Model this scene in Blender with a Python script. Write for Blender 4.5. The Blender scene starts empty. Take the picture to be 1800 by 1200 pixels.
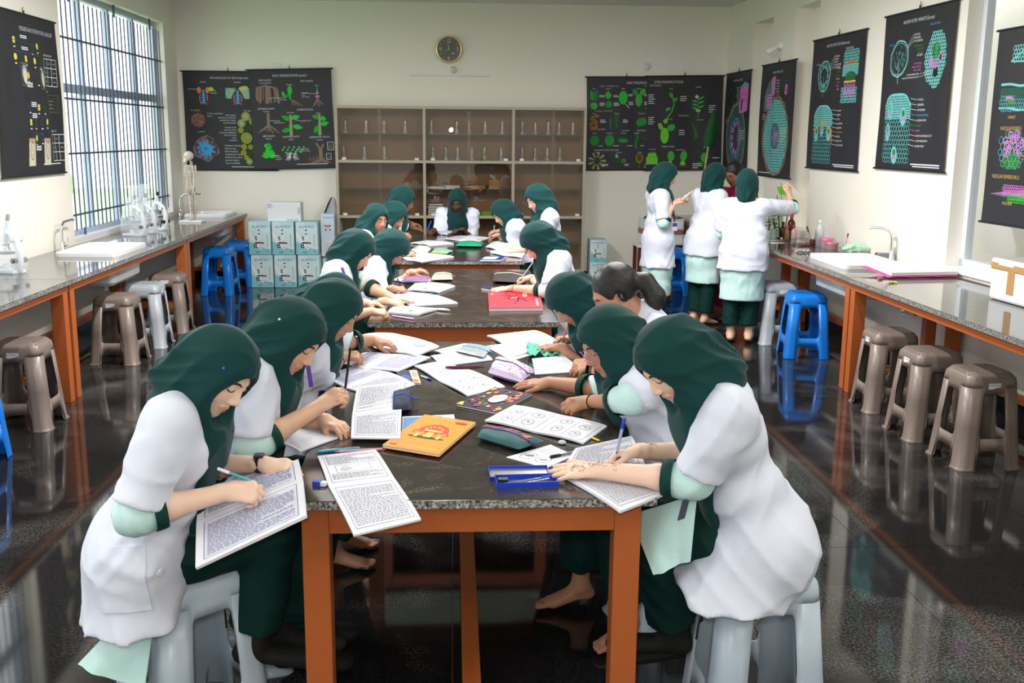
import bpy, bmesh, math, random
import numpy as np
from mathutils import Vector, Matrix, noise

random.seed(7)
SC = bpy.context.scene
COL = SC.collection
PI = math.pi

# ------------------------------------------------------------------ camera
FPX, PITCH, YAW, ROLL, CAMH = 1805.9, .1978, .0573, .0085, 1.85
_cy, _sy, _cp, _sp, _cr, _sr = math.cos(YAW), math.sin(YAW), math.cos(PITCH), math.sin(PITCH), math.cos(ROLL), math.sin(ROLL)
cam = bpy.data.cameras.new('camera')
cam.sensor_width = 36.0
cam.lens = 36.0 * FPX / 1800.0
cam.clip_start = .05
cam.clip_end = 400
CAM = bpy.data.objects.new('camera', cam)
COL.objects.link(CAM)
_r0, _f0 = Vector((_cy, -_sy, 0)), Vector((_sy * _cp, _cy * _cp, -_sp))
_d0 = Vector((-_sy * _sp, -_cy * _sp, -_cp))
# image x axis and image down axis after the small roll
_ix = _r0 * _cr - _d0 * _sr
_iy = _r0 * _sr + _d0 * _cr
CAM.matrix_world = Matrix(((_ix.x, -_iy.x, -_f0.x, 0), (_ix.y, -_iy.y, -_f0.y, 0), (_ix.z, -_iy.z, -_f0.z, CAMH), (0, 0, 0, 1)))
SC.camera = CAM


def ray(px, py):
    a, b = (px - 900) / FPX, (py - 600) / FPX
    return _ix * a + _iy * b + _f0


def at(px, py, Y):
    d = ray(px, py); t = Y / d.y
    return Vector((d.x * t, Y, CAMH + d.z * t))


def onz(px, py, z):
    d = ray(px, py); t = (z - CAMH) / d.z
    return Vector((d.x * t, d.y * t, z))


def onx(px, py, X):
    d = ray(px, py); t = X / d.x
    return Vector((X, d.y * t, CAMH + d.z * t))


# ------------------------------------------------------------------ world, lamps, exposure
W = bpy.data.worlds.new('sky'); SC.world = W; W.use_nodes = True
nt = W.node_tree; nt.nodes.clear()
out = nt.nodes.new('ShaderNodeOutputWorld'); bg = nt.nodes.new('ShaderNodeBackground')
bg.inputs[0].default_value = (.93, .97, 1, 1); bg.inputs[1].default_value = 3.0
nt.links.new(bg.outputs[0], out.inputs[0])

SC.view_settings.view_transform = 'Standard'
SC.view_settings.look = 'None'
SC.view_settings.exposure = .36
SC.view_settings.gamma = 1.0
SC.view_settings.use_curve_mapping = False
SC.cycles.use_denoising = True
SC.cycles.max_bounces = 8
SC.cycles.transparent_max_bounces = 16
SC.cycles.caustics_reflective = False
SC.cycles.caustics_refractive = False
SC.cycles.sample_clamp_indirect = 4.0


def lamp(name, kind, loc, power, color=(1, 1, 1), size=.1, size_y=None, rot=(0, 0, 0)):
    l = bpy.data.lights.new(name, kind); l.energy = power; l.color = color
    if kind == 'AREA':
        l.size = size
        if size_y: l.shape = 'RECTANGLE'; l.size_y = size_y
    else:
        l.shadow_soft_size = size
    o = bpy.data.objects.new(name, l); COL.objects.link(o); o.location = loc; o.rotation_euler = rot
    return o


# the photographer's flash on the camera, and fill lamps added under the unseen ceiling
lamp('camera_flash', 'POINT', (-.06, .02, 1.97), 54, (1, .98, .96), .05)
FILL_SPOTS = [(x * (.55 if y > 5 else 1), y) for y in (-.8, 1.6, 4.0, 6.0, 7.9) for x in (-2.1, 2.1)]
for x, y in FILL_SPOTS:
    lamp('added_fill_light', 'AREA', (x, y, 3.36), {-.8: 20, 1.6: 20, 4.0: 26, 6.0: 42, 7.9: 96}[y], (1, .98, .95), .12, 1.2)


# ------------------------------------------------------------------ materials
MATS = {}


def mat(name, col, rough=.5, metal=0., spec=.5, noise_amt=0., noise_scale=8., bump=0., bump_scale=40., coat=0., sheen=0., emit=0., stretch=None, sss=0.):
    if name in MATS: return MATS[name]
    m = bpy.data.materials.new(name); m.use_nodes = True
    nt = m.node_tree; b = nt.nodes['Principled BSDF']
    b.inputs['Base Color'].default_value = (*col, 1)
    b.inputs['Roughness'].default_value = rough
    b.inputs['Metallic'].default_value = metal
    b.inputs['Specular IOR Level'].default_value = spec
    b.inputs['Coat Weight'].default_value = coat
    b.inputs['Coat Roughness'].default_value = .05
    b.inputs['Sheen Weight'].default_value = sheen
    if sss:
        b.inputs['Subsurface Weight'].default_value = sss
        b.inputs['Subsurface Radius'].default_value = (.012, .005, .003)
        b.inputs['Subsurface Scale'].default_value = 1.
    if emit:
        b.inputs['Emission Color'].default_value = (*col, 1); b.inputs['Emission Strength'].default_value = emit
    if noise_amt or bump:
        tc = nt.nodes.new('ShaderNodeTexCoord'); mp = nt.nodes.new('ShaderNodeMapping')
        nt.links.new(tc.outputs['Object'], mp.inputs[0])
        if stretch: mp.inputs['Scale'].default_value = stretch
    if noise_amt:
        n = nt.nodes.new('ShaderNodeTexNoise'); n.inputs['Scale'].default_value = noise_scale; n.inputs['Detail'].default_value = 5
        nt.links.new(mp.outputs[0], n.inputs['Vector'])
        mx = nt.nodes.new('ShaderNodeMix'); mx.data_type = 'RGBA'
        a = [min(1, c * (1 + noise_amt)) for c in col]; d = [c * (1 - noise_amt) for c in col]
        mx.inputs[6].default_value = (*d, 1); mx.inputs[7].default_value = (*a, 1)
        nt.links.new(n.outputs[0], mx.inputs[0]); nt.links.new(mx.outputs[2], b.inputs['Base Color'])
    if bump:
        n = nt.nodes.new('ShaderNodeTexNoise'); n.inputs['Scale'].default_value = bump_scale; n.inputs['Detail'].default_value = 4
        nt.links.new(mp.outputs[0], n.inputs['Vector'])
        bp = nt.nodes.new('ShaderNodeBump'); bp.inputs['Strength'].default_value = bump; bp.inputs['Distance'].default_value = .02
        nt.links.new(n.outputs[0], bp.inputs['Height']); nt.links.new(bp.outputs[0], b.inputs['Normal'])
    MATS[name] = m
    return m


def granite(name, base, vein, rough=.09, vein_pos=.56, scale=2.2, speck=.25, fine=95):
    m = bpy.data.materials.new(name); m.use_nodes = True; nt = m.node_tree; b = nt.nodes['Principled BSDF']
    L = nt.links.new
    tc = nt.nodes.new('ShaderNodeTexCoord')
    n1 = nt.nodes.new('ShaderNodeTexNoise'); n1.inputs['Scale'].default_value = scale; n1.inputs['Detail'].default_value = 8; n1.inputs['Distortion'].default_value = 1.6
    L(tc.outputs['Object'], n1.inputs['Vector'])
    r1 = nt.nodes.new('ShaderNodeValToRGB')
    e = r1.color_ramp.elements
    e[0].position = vein_pos - .10; e[0].color = (0, 0, 0, 1); e[1].position = vein_pos + .22; e[1].color = (1, 1, 1, 1)
    L(n1.outputs[0], r1.inputs[0])
    n2 = nt.nodes.new('ShaderNodeTexNoise'); n2.inputs['Scale'].default_value = fine; n2.inputs['Detail'].default_value = 6; n2.inputs['Roughness'].default_value = .75
    L(tc.outputs['Object'], n2.inputs['Vector'])
    r2 = nt.nodes.new('ShaderNodeValToRGB'); e = r2.color_ramp.elements
    e[0].position = .42; e[0].color = (0, 0, 0, 1); e[1].position = .68; e[1].color = (1, 1, 1, 1)
    L(n2.outputs[0], r2.inputs[0])
    mu = nt.nodes.new('ShaderNodeMath'); mu.operation = 'MULTIPLY_ADD'
    L(r1.outputs[0], mu.inputs[0]); mu.inputs[1].default_value = 1.; mu.inputs[2].default_value = speck
    m2 = nt.nodes.new('ShaderNodeMath'); m2.operation = 'MULTIPLY'; L(mu.outputs[0], m2.inputs[0]); L(r2.outputs[0], m2.inputs[1])
    mx = nt.nodes.new('ShaderNodeMix'); mx.data_type = 'RGBA'
    mx.inputs[6].default_value = (*base, 1); mx.inputs[7].default_value = (*vein, 1)
    L(m2.outputs[0], mx.inputs[0]); L(mx.outputs[2], b.inputs['Base Color'])
    b.inputs['Roughness'].default_value = rough; b.inputs['Specular IOR Level'].default_value = .55
    MATS[name] = m
    return m


def pane_mat(name, tint=(1, 1, 1), ior=1.5, rough=.0, boost=1.):
    m = bpy.data.materials.new(name); m.use_nodes = True; nt = m.node_tree; nt.nodes.clear()
    o = nt.nodes.new('ShaderNodeOutputMaterial'); mx = nt.nodes.new('ShaderNodeMixShader')
    t = nt.nodes.new('ShaderNodeBsdfTransparent'); t.inputs[0].default_value = (*tint, 1)
    g = nt.nodes.new('ShaderNodeBsdfGlossy'); g.inputs['Roughness'].default_value = rough
    f = nt.nodes.new('ShaderNodeLayerWeight'); f.inputs[0].default_value = .5
    pw = nt.nodes.new('ShaderNodeMath'); pw.operation = 'POWER'; pw.inputs[1].default_value = 4.
    nt.links.new(f.outputs['Facing'], pw.inputs[0])
    r0 = ((ior - 1) / (ior + 1)) ** 2
    mm = nt.nodes.new('ShaderNodeMath'); mm.operation = 'MULTIPLY_ADD'; mm.inputs[1].default_value = boost * (1 - r0); mm.inputs[2].default_value = boost * r0; mm.use_clamp = True
    nt.links.new(pw.outputs[0], mm.inputs[0]); nt.links.new(mm.outputs[0], mx.inputs[0])
    nt.links.new(t.outputs[0], mx.inputs[1]); nt.links.new(g.outputs[0], mx.inputs[2]); nt.links.new(mx.outputs[0], o.inputs[0])
    MATS[name] = m
    return m


def print_mat(name='ink_print', rough=.6):
    m = bpy.data.materials.new(name); m.use_nodes = True; nt = m.node_tree; b = nt.nodes['Principled BSDF']
    a = nt.nodes.new('ShaderNodeAttribute'); a.attribute_name = 'Col'
    nt.links.new(a.outputs[0], b.inputs['Base Color']); b.inputs['Roughness'].default_value = rough; b.inputs['Specular IOR Level'].default_value = .3
    MATS[name] = m
    return m


def srgb(r, g, b):
    f = lambda c: (c / 255 / 12.92) if c / 255 <= .04045 else ((c / 255 + .055) / 1.055) ** 2.4
    return (f(r), f(g), f(b))


WALL = mat('wall_paint', srgb(246, 241, 230), .8, spec=.2, bump=.04, bump_scale=60)
CEIL = mat('ceiling_paint', srgb(236, 235, 230), .9, spec=.1)
ORANGE = mat('orange_painted_steel', srgb(180, 96, 48), .32, spec=.5, noise_amt=.06, noise_scale=30)
GRAN = granite('granite_tabletop', srgb(38, 30, 28), srgb(128, 114, 106), .13, .56, 6., .26, 140)
GRANB = granite('granite_counter', srgb(66, 64, 63), srgb(150, 148, 146), .07, .62, 5, .38)
GEDGE = granite('granite_edge', srgb(34, 34, 38), srgb(200, 198, 190), .35, .36, 30, .5)
FLOORM = granite('floor_granite', srgb(17, 16, 19), srgb(150, 146, 140), .06, .60, .9, .10)
GROUT = mat('joint_filler', srgb(120, 112, 100), .8)
BROWN = mat('brown_stool_plastic', srgb(126, 112, 104), .35, noise_amt=.04, noise_scale=60)
GREYP = mat('grey_stool_plastic', srgb(164, 170, 178), .35)
PALEP = mat('pale_blue_grey_plastic', srgb(182, 196, 210), .3)
BLUEP = mat('blue_stool_plastic', srgb(22, 122, 220), .3)
WHITEC = mat('white_ceramic', srgb(240, 240, 240), .15)
FOAM = mat('styrofoam', srgb(238, 240, 243), .75, bump=.12, bump_scale=160)
CHROME = mat('chrome', (.75, .76, .78), .12, 1.)
BLACK = mat('black_plastic', (.012, .012, .014), .4)
WHITEP = mat('white_plastic', srgb(235, 235, 235), .4)
ALU = mat('blue_grey_aluminium', srgb(186, 198, 218), .4, .3)
IRON = mat('grille_paint', srgb(70, 82, 110), .45)
SHEET = mat('black_chart_fabric', srgb(40, 40, 46), .55, bump=.05, bump_scale=12)
ROD = mat('black_chart_rod', srgb(28, 29, 36), .4)
WOODF = mat('cabinet_laminate', srgb(186, 172, 152), .45, noise_amt=.18, noise_scale=14, stretch=(1, 1, 12))
WOODB = mat('cabinet_back_laminate', srgb(138, 108, 80), .5, noise_amt=.15, noise_scale=8, stretch=(14, 1, 1))
GLASS = pane_mat('cabinet_glass', (.92, .90, .87), 1.5, .0, 1.1)
WGLASS = pane_mat('window_glass', (.96, .97, .98), 1.45)
JARG = pane_mat('jar_glass', (.95, .97, .98), 1.5, .25, 6.)
SHELFG = pane_mat('green_shelf_glass', (.55, .72, .62), 1.5)
PLASTICBAG = pane_mat('clear_plastic', (.80, .83, .86), 1.5, .2, 3.)
INK = print_mat()
PAPER = mat('notebook_paper', srgb(232, 232, 240), .7, spec=.2)


# ------------------------------------------------------------------ mesh builder
class MB:
    def __init__(self):
        self.v, self.f, self.m, self.mats, self.smooth = [], [], [], [], []
        self.cur = 0

    def mat(self, m):
        if m not in self.mats: self.mats.append(m)
        self.cur = self.mats.index(m)
        return self

    def add(self, vs, fs, smooth=False):
        n = len(self.v); self.v += [tuple(v) for v in vs]
        for f in fs:
            self.f.append(tuple(i + n for i in f)); self.m.append(self.cur); self.smooth.append(smooth)
        return self

    def box(self, c, s, rz=0., M=None):
        x, y, z = s[0] / 2, s[1] / 2, s[2] / 2
        vs = [Vector((a * x, b * y, d * z)) for d in (-1, 1) for b in (-1, 1) for a in (-1, 1)]
        if rz: R = Matrix.Rotation(rz, 3, 'Z'); vs = [R @ v for v in vs]
        if M is not None: vs = [M @ v for v in vs]
        vs = [v + Vector(c) for v in vs]
        return self.add(vs, [(0, 2, 3, 1), (4, 5, 7, 6), (0, 1, 5, 4), (2, 6, 7, 3), (0, 4, 6, 2), (1, 3, 7, 5)])

    def box2(self, a, b):
        return self.box([(a[i] + b[i]) / 2 for i in range(3)], [abs(b[i] - a[i]) for i in range(3)])

    def tube(self, pts, r, n=8, caps=True, closed=False, flat=1.):
        pts = [Vector(p) for p in pts]; rs = r if isinstance(r, (list, tuple)) else [r] * len(pts)
        N = len(pts); prev = None; vs = []
        for i, p in enumerate(pts):
            a, b = pts[i - 1] if (i or closed) else p, pts[(i + 1) % N] if (i < N - 1 or closed) else p
            t = (b - a).normalized() if (b - a).length > 1e-9 else Vector((0, 0, 1))
            if prev is None:
                u = t.orthogonal().normalized()
            else:
                u = prev - t * prev.dot(t)
                u = u.normalized() if u.length > 1e-6 else t.orthogonal().normalized()
            prev = u; w = t.cross(u)
            vs += [p + (u * math.cos(2 * PI * k / n) + w * math.sin(2 * PI * k / n) * flat) * rs[i] for k in range(n)]
        fs = []
        for i in range(N if closed else N - 1):
            j = (i + 1) % N
            for k in range(n):
                l = (k + 1) % n
                fs.append((i * n + k, i * n + l, j * n + l, j * n + k))
        self.add(vs, fs, True)
        if caps and not closed:
            self.add(vs[:n], [tuple(range(n - 1, -1, -1))]); self.add(vs[-n:], [tuple(range(n))])
        return self

    def lathe(self, prof, c=(0, 0, 0), n=16, M=None, capb=True, capt=True, smooth=True):
        vs = []
        for r, z in prof:
            for k in range(n):
                v = Vector((r * math.cos(2 * PI * k / n), r * math.sin(2 * PI * k / n), z))
                if M is not None: v = M @ v
                vs.append(v + Vector(c))
        fs = [(i * n + k, i * n + (k + 1) % n, (i + 1) * n + (k + 1) % n, (i + 1) * n + k) for i in range(len(prof) - 1) for k in range(n)]
        self.add(vs, fs, smooth)
        if capb: self.add(vs[:n], [tuple(range(n - 1, -1, -1))])
        if capt: self.add(vs[-n:], [tuple(range(n))])
        return self

    def prism(self, poly, z0, z1):
        n = len(poly)
        vs = [(x, y, z0) for x, y in poly] + [(x, y, z1) for x, y in poly]
        return self.add(vs, [tuple(range(n - 1, -1, -1)), tuple(range(n, 2 * n))] + [(i, (i + 1) % n, n + (i + 1) % n, n + i) for i in range(n)])

    def slab(self, grid, th, nrm=None):
        """grid[i][j] of points: a thin curved sheet with real thickness th along its normal"""
        a, b = len(grid), len(grid[0]); G = [[Vector(p) for p in r] for r in grid]; N = []
        for i in range(a):
            for j in range(b):
                du = G[min(i + 1, a - 1)][j] - G[max(i - 1, 0)][j]; dv = G[i][min(j + 1, b - 1)] - G[i][max(j - 1, 0)]
                N.append(du.cross(dv).normalized())
        top = [G[i][j] + N[i * b + j] * th / 2 for i in range(a) for j in range(b)]
        bot = [G[i][j] - N[i * b + j] * th / 2 for i in range(a) for j in range(b)]
        q = [(i * b + j, (i + 1) * b + j, (i + 1) * b + j + 1, i * b + j + 1) for i in range(a - 1) for j in range(b - 1)]
        self.add(top, q, True); self.add(bot, [f[::-1] for f in q], True)
        ring = [i * b for i in range(a)] + [(a - 1) * b + j for j in range(1, b)] + [i * b + b - 1 for i in range(a - 2, -1, -1)] + [j for j in range(b - 2, 0, -1)]
        n = len(ring); vs = [top[i] for i in ring] + [bot[i] for i in ring]
        self.add(vs, [(i, n + i, n + (i + 1) % n, (i + 1) % n) for i in range(n)])
        return self

    def build(self, name, parent=None, m=None, bevel=0., loc=None, subsurf=0):
        me = bpy.data.meshes.new(name); me.from_pydata(self.v, [], self.f)
        if m is not None and not self.mats: self.mats = [m]
        for x in self.mats: me.materials.append(x)
        if len(self.mats) > 1: me.polygons.foreach_set('material_index', self.m)
        me.polygons.foreach_set('use_smooth', self.smooth)
        me.update()
        o = bpy.data.objects.new(name, me); COL.objects.link(o)
        if parent is not None: o.parent = parent
        if loc is not None: o.location = loc
        if bevel:
            b = o.modifiers.new('edge', 'BEVEL'); b.width = bevel; b.segments = 2; b.limit_method = 'ANGLE'; b.angle_limit = .6
        return o


def tag(o, label, cat, group=None, kind=None):
    if label: o['label'] = label
    if cat: o['category'] = cat
    if group: o['group'] = group
    if kind: o['kind'] = kind
    return o


def empty(name, loc, rz=0., label=None, cat=None, group=None):
    o = bpy.data.objects.new(name, None); COL.objects.link(o); o.location = loc; o.rotation_euler = (0, 0, rz)
    o.empty_display_size = .1
    return tag(o, label, cat, group)


def struct(o):
    o['kind'] = 'structure'
    return o


KIDS = {}


def copy_tree(o, parent=None):
    c = o.copy(); COL.objects.link(c)
    if parent is not None: c.parent = parent
    for ch in list(o.children): copy_tree(ch, c)
    return c


# ------------------------------------------------------------------ flat print (ink lying on a sheet)
GL = {}


def glyph(ch, bold=False):
    if ch in GL: return GL[ch]
    cu = bpy.data.curves.new('glyph', 'FONT'); cu.body = ch; cu.size = 1; cu.resolution_u = 2
    o = bpy.data.objects.new('glyph', cu); COL.objects.link(o)
    dg = bpy.context.evaluated_depsgraph_get(); dg.update()
    me = o.evaluated_get(dg).to_mesh()
    vs = [(v.co.x, v.co.y) for v in me.vertices]; fs = [tuple(p.vertices) for p in me.polygons]
    w = (max([v[0] for v in vs]) if vs else .22) + .06
    o.evaluated_get(dg).to_mesh_clear()
    bpy.data.objects.remove(o); bpy.data.curves.remove(cu)
    GL[ch] = (vs, fs, w)
    return GL[ch]


class Ink:
    """2D drawing in sheet units; mapped onto a surface by fn(u, v) -> point, lifted a little"""

    def __init__(self): self.v, self.f, self.c, self.l, self.z, self.hold, self.sub = [], [], [], [], 0, False, True

    def poly(self, pts, col, fs=None):
        if not self.hold: self.z += 1
        xs = [p[0] for p in pts]; ys = [p[1] for p in pts]; ext = max(max(xs) - min(xs), max(ys) - min(ys))
        if fs is None and ext > .10 and self.sub:          # big shapes get inner rings so that they follow a curved sheet
            P = []
            for a, b in zip(pts, pts[1:] + pts[:1]):
                k = max(1, int(math.hypot(b[0] - a[0], b[1] - a[1]) / .05)); P += [(a[0] + (b[0] - a[0]) * i / k, a[1] + (b[1] - a[1]) * i / k) for i in range(k)]
            cx, cy = sum(xs) / len(xs), sum(ys) / len(ys); m = max(2, int(ext / .10)); N = len(P)
            pts = [(cx + (x - cx) * r / m, cy + (y - cy) * r / m) for r in range(m, 0, -1) for x, y in P] + [(cx, cy)]
            fs = [(r * N + i, r * N + (i + 1) % N, (r + 1) * N + (i + 1) % N, (r + 1) * N + i) for r in range(m - 1) for i in range(N)] + [((m - 1) * N + i, (m - 1) * N + (i + 1) % N, m * N) for i in range(N)]
        n = len(self.v); self.v += pts; self.l += [self.z + (1 if self.hold else 0)] * len(pts)
        if fs is None: fs = [tuple(range(len(pts)))]
        for f in fs: self.f.append(tuple(i + n for i in f)); self.c.append(col)

    def line(self, pts, w, col, closed=False):
        P = list(pts) + ([pts[0]] if closed else [])
        h0 = self.hold; self.hold = True
        P = [(x0 + (x1 - x0) * i / k, y0 + (y1 - y0) * i / k) for (x0, y0), (x1, y1) in zip(P, P[1:]) for k in [max(1, int(math.hypot(x1 - x0, y1 - y0) / .12))] for i in range(k)] + [P[-1]]
        for (x0, y0), (x1, y1) in zip(P, P[1:]):
            dx, dy = x1 - x0, y1 - y0; L = math.hypot(dx, dy) or 1e-9; nx, ny = -dy / L * w / 2, dx / L * w / 2
            self.poly([(x0 + nx, y0 + ny), (x0 - nx, y0 - ny), (x1 - nx, y1 - ny), (x1 + nx, y1 + ny)], col)
        self.hold = h0

    def rect(self, x0, y0, x1, y1, col):
        h0 = self.hold; self.hold = h0 or max(abs(x1 - x0), abs(y1 - y0)) < .1 or min(abs(x1 - x0), abs(y1 - y0)) < .02
        self.poly([(x0, y0), (x1, y0), (x1, y1), (x0, y1)], col)
        self.hold = h0

    def frame(self, x0, y0, x1, y1, w, col): self.line([(x0, y0), (x1, y0), (x1, y1), (x0, y1)], w, col, True)

    def ell(self, x, y, a, b, col, n=20, rot=0., jit=0.):
        self.poly(self.epts(x, y, a, b, n, rot, jit), col)

    def epts(self, x, y, a, b, n=20, rot=0., jit=0.):
        c, s = math.cos(rot), math.sin(rot); P = []
        for k in range(n):
            t = 2 * PI * k / n; q = 1 + jit * (random.random() - .5) * 2
            X, Y = a * q * math.cos(t), b * q * math.sin(t); P.append((x + X * c - Y * s, y + X * s + Y * c))
        return P

    def ring(self, x, y, a, b, w, col, n=24, rot=0., jit=0.): self.line(self.epts(x, y, a, b, n, rot, jit), w, col, True)

    def leaf(self, x, y, L, w, rot, col, n=7):
        c, s = math.cos(rot), math.sin(rot)
        P = [(L * i / n, w * math.sin(PI * (i / n) ** .8)) for i in range(n + 1)] + [(L * i / n, -w * math.sin(PI * (i / n) ** .8)) for i in range(n - 1, 0, -1)]
        self.poly([(x + a * c - b * s, y + a * s + b * c) for a, b in P], col)

    def text(self, x, y, s, h, col, align='l', sx=1., rot=0.):
        c, sn = math.cos(rot), math.sin(rot); k = h / .72
        tw = sum(glyph(ch)[2] if ch != ' ' else .3 for ch in s) * k * sx
        ox = {'l': 0, 'c': -tw / 2, 'r': -tw}[align]
        h0 = self.hold; self.hold = True
        for ch in s:
            if ch == ' ': ox += .3 * k * sx; continue
            vs, fs, w = glyph(ch)
            self.poly([(x + (ox + a * k * sx) * c - b * k * sn, y + (ox + a * k * sx) * sn + b * k * c) for a, b in vs], col, fs)
            ox += w * k * sx
        self.hold = h0

    def cells(self, inside, x0, y0, x1, y1, d, w, col, jit=.25):
        """a network of plant cells (hexagon outlines) where inside(x, y)"""
        dy = d * .866; row = 0; y = y0; self.z += 1; self.hold = True
        while y < y1 + d:
            x = x0 + (d / 2 if row % 2 else 0); k = 0
            while x < x1 + d:
                if inside(x, y):
                    h = [(x + d * .52 * math.cos(PI / 6 + t * PI / 3) + jit * d * .3 * math.sin(x * 91 + y * 57 + t * 2), y + d * .57 * math.sin(PI / 6 + t * PI / 3) + jit * d * .3 * math.cos(x * 73 + y * 41 + t)) for t in range(6)]
                    self.line(h, w, col, True)
                x += d; k += 1
            y += dy; row += 1
        self.hold = False

    def obj(self, name, fn, parent=None, m=None, step=4.5e-5):
        me = bpy.data.meshes.new(name)
        me.from_pydata([tuple(fn(a, b, step * l)) for (a, b), l in zip(self.v, self.l)], [], self.f)
        at_ = me.color_attributes.new('Col', 'FLOAT_COLOR', 'CORNER')
        buf = []
        for f, c in zip(self.f, self.c): buf += [*c, 1.] * len(f)
        at_.data.foreach_set('color', buf)
        me.materials.append(m or INK); me.update()
        o = bpy.data.objects.new(name, me); COL.objects.link(o)
        if parent is not None: o.parent = parent
        return o
# ------------------------------------------------------------------ the room
XL, XR, YB, YF, ZC = -3.422, 3.487, 13.371, -2.2, 3.46
SKEW = -.0444   # the right wall runs slightly askew


def WX(y): return XR + SKEW * (y - YB)


def skew(b):
    b.v = [(x + SKEW * (y - YB), y, z) for x, y, z in b.v]
    return b


def onw(px, py, off=0.):
    d = ray(px, py); t = (XR - off - SKEW * YB) / (d.x - SKEW * d.y)
    return Vector((d.x * t, d.y * t, CAMH + d.z * t))


def wall_x(name, X, sgn, holes):
    """side wall with openings; holes = (y0, y1, z0, z1); thickness goes outwards"""
    b = MB(); ys = sorted({YF, YB, *[h[0] for h in holes], *[h[1] for h in holes]})
    for y0, y1 in zip(ys, ys[1:]):
        cut = [h for h in holes if h[0] <= y0 + 1e-6 and h[1] >= y1 - 1e-6]
        zs = [(0, ZC)]
        if cut: zs = [(0, cut[0][2]), (cut[0][3], ZC)]
        for z0, z1 in zs:
            if z1 > z0 + 1e-4: b.box2((X, y0, z0), (X + sgn * .2, y1, z1))
    if sgn > 0: skew(b)
    return struct(b.build(name, m=WALL))


WINL = [(9.50, 12.83, .90, 3.12), (4.85, 7.95, .90, 3.12), (-1.2, 2.6, .9, 3.12)]
WINR = [(3.6, 7.61, .90, 3.2)]
NICHE = [(11.72, 12.39, .9, 3.165), (10.41, 11.06, .9, 3.185)]
wall_x('wall_left', XL, -1, WINL)
wall_x('wall_right', XR, 1, WINR + NICHE)
struct(MB().box2((XL - .2, YB, 0), (XR + .4, YB + .2, ZC)).build('wall_back', m=WALL))
struct(MB().box2((XL - .2, YF - .2, 0), (XR + 1, YF, ZC)).build('wall_front', m=WALL))
struct(MB().box2((XL - .2, YF - .2, ZC), (XR + 1, YB + .2, ZC + .15)).build('ceiling', m=CEIL))
# the two narrow recesses of the right wall are walled up at the back
nb = MB()
for y0, y1, z0, z1 in NICHE: nb.box2((XR + .2, y0 - .05, z0 - .05), (XR + .26, y1 + .05, z1 + .05))
struct(skew(nb).build('wall_niche', m=WALL))
fl = struct(MB().box2((XL - .2, YF - .2, -.12), (XR + .75, YB + .2, -.004)).build('floor', m=GROUT))
xs = [-3.81 + .95 * k for k in range(10)]; ysl = [4.37 + 1.42 * k for k in range(-5, 8)]
tile0 = None
shared = {}
for x0, x1 in zip(xs, xs[1:]):
    for y0, y1 in zip(ysl, ysl[1:]):
        a0, a1, b0, b1 = max(x0, XL) + .0015, min(x1, XR + .75) - .0015, max(y0, YF) + .0015, min(y1, YB) - .0015
        if a1 - a0 < .02 or b1 - b0 < .02: continue
        MB().box2((a0, b0, -.03), (a1, b1, 0)).build('tile', fl, FLOORM)
# low black skirting along the walls
SK = mat('black_skirting', srgb(30, 28, 30), .25)
for nm, a, b in (('baseboard_left', (XL, YF, 0), (XL + .015, YB, .11)), ('baseboard_right', (XR - .015, YF, 0), (XR, YB, .11)), ('baseboard_back', (XL, YB - .015, 0), (XR, YB, .11))):
    struct((skew if 'right' in nm else (lambda b: b))(MB().box2(a, b)).build(nm, m=SK))


# ---- windows: frames, panes, and the iron grille of the left side
def left_window(n, y0, y1, z0, z1):
    X = XL - .13
    fr = MB().mat(ALU)
    zt = z0 + (z1 - z0) * .60
    for a, b in ((z0, z0 + .05), (z1 - .05, z1), (zt - .03, zt + .05)): fr.box2((X - .03, y0, a), (X + .03, y1, b))
    npn = 4; w = (y1 - y0) / npn
    for k in range(npn + 1):
        yy = min(max(y0 + k * w, y0 + .03), y1 - .03); fr.box2((X - .025, yy - .03, z0), (X + .025, yy + .03, z1))
    o = struct(fr.build('window_%d' % n))
    for k in range(npn):
        for a, b in ((z0 + .05, zt - .03), (zt + .05, z1 - .05)):
            MB().box2((X - .004, y0 + k * w + .035, a), (X + .004, y0 + (k + 1) * w - .035, b)).build('pane', o, WGLASS)
    g = empty('window_grille', (XL - .04, (y0 + y1) / 2, z0), 0, 'blue grey iron grille of upright bars across the %s window of the left wall' % ('far' if n == 1 else ('second' if n == 2 else 'nearest')), 'grille')
    nb = int((y1 - y0) / .118); L = y1 - y0
    for k in range(nb):
        yy = -L / 2 + L * (k + .5) / nb
        MB().box2((-.005, yy - .005, .06), (.005, yy + .005, z1 - z0 - .10)).build('bar', g, IRON)
    for f in (.09, .34, .56, .80):
        MB().box2((-.014, -L / 2, (z1 - z0) * f - .009), (.0, L / 2, (z1 - z0) * f + .009)).build('cross_bar', g, IRON)
    for k in (0, 1, 2):
        for s in (0, 1):
            yy = -L / 2 + L * (.12 + .38 * k)
            za, zb = (0, .07) if s == 0 else (z1 - z0 - .12, z1 - z0)
            MB().box2((-.014, yy - .012, za), (.004, yy + .012, zb)).build('lug', g, IRON)
    struct(MB().box2((XL - .2, y0, z0 - .03), (XL + .002, y1, z0 + .004)).build('trim_%d' % n, m=WHITEC))


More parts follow.
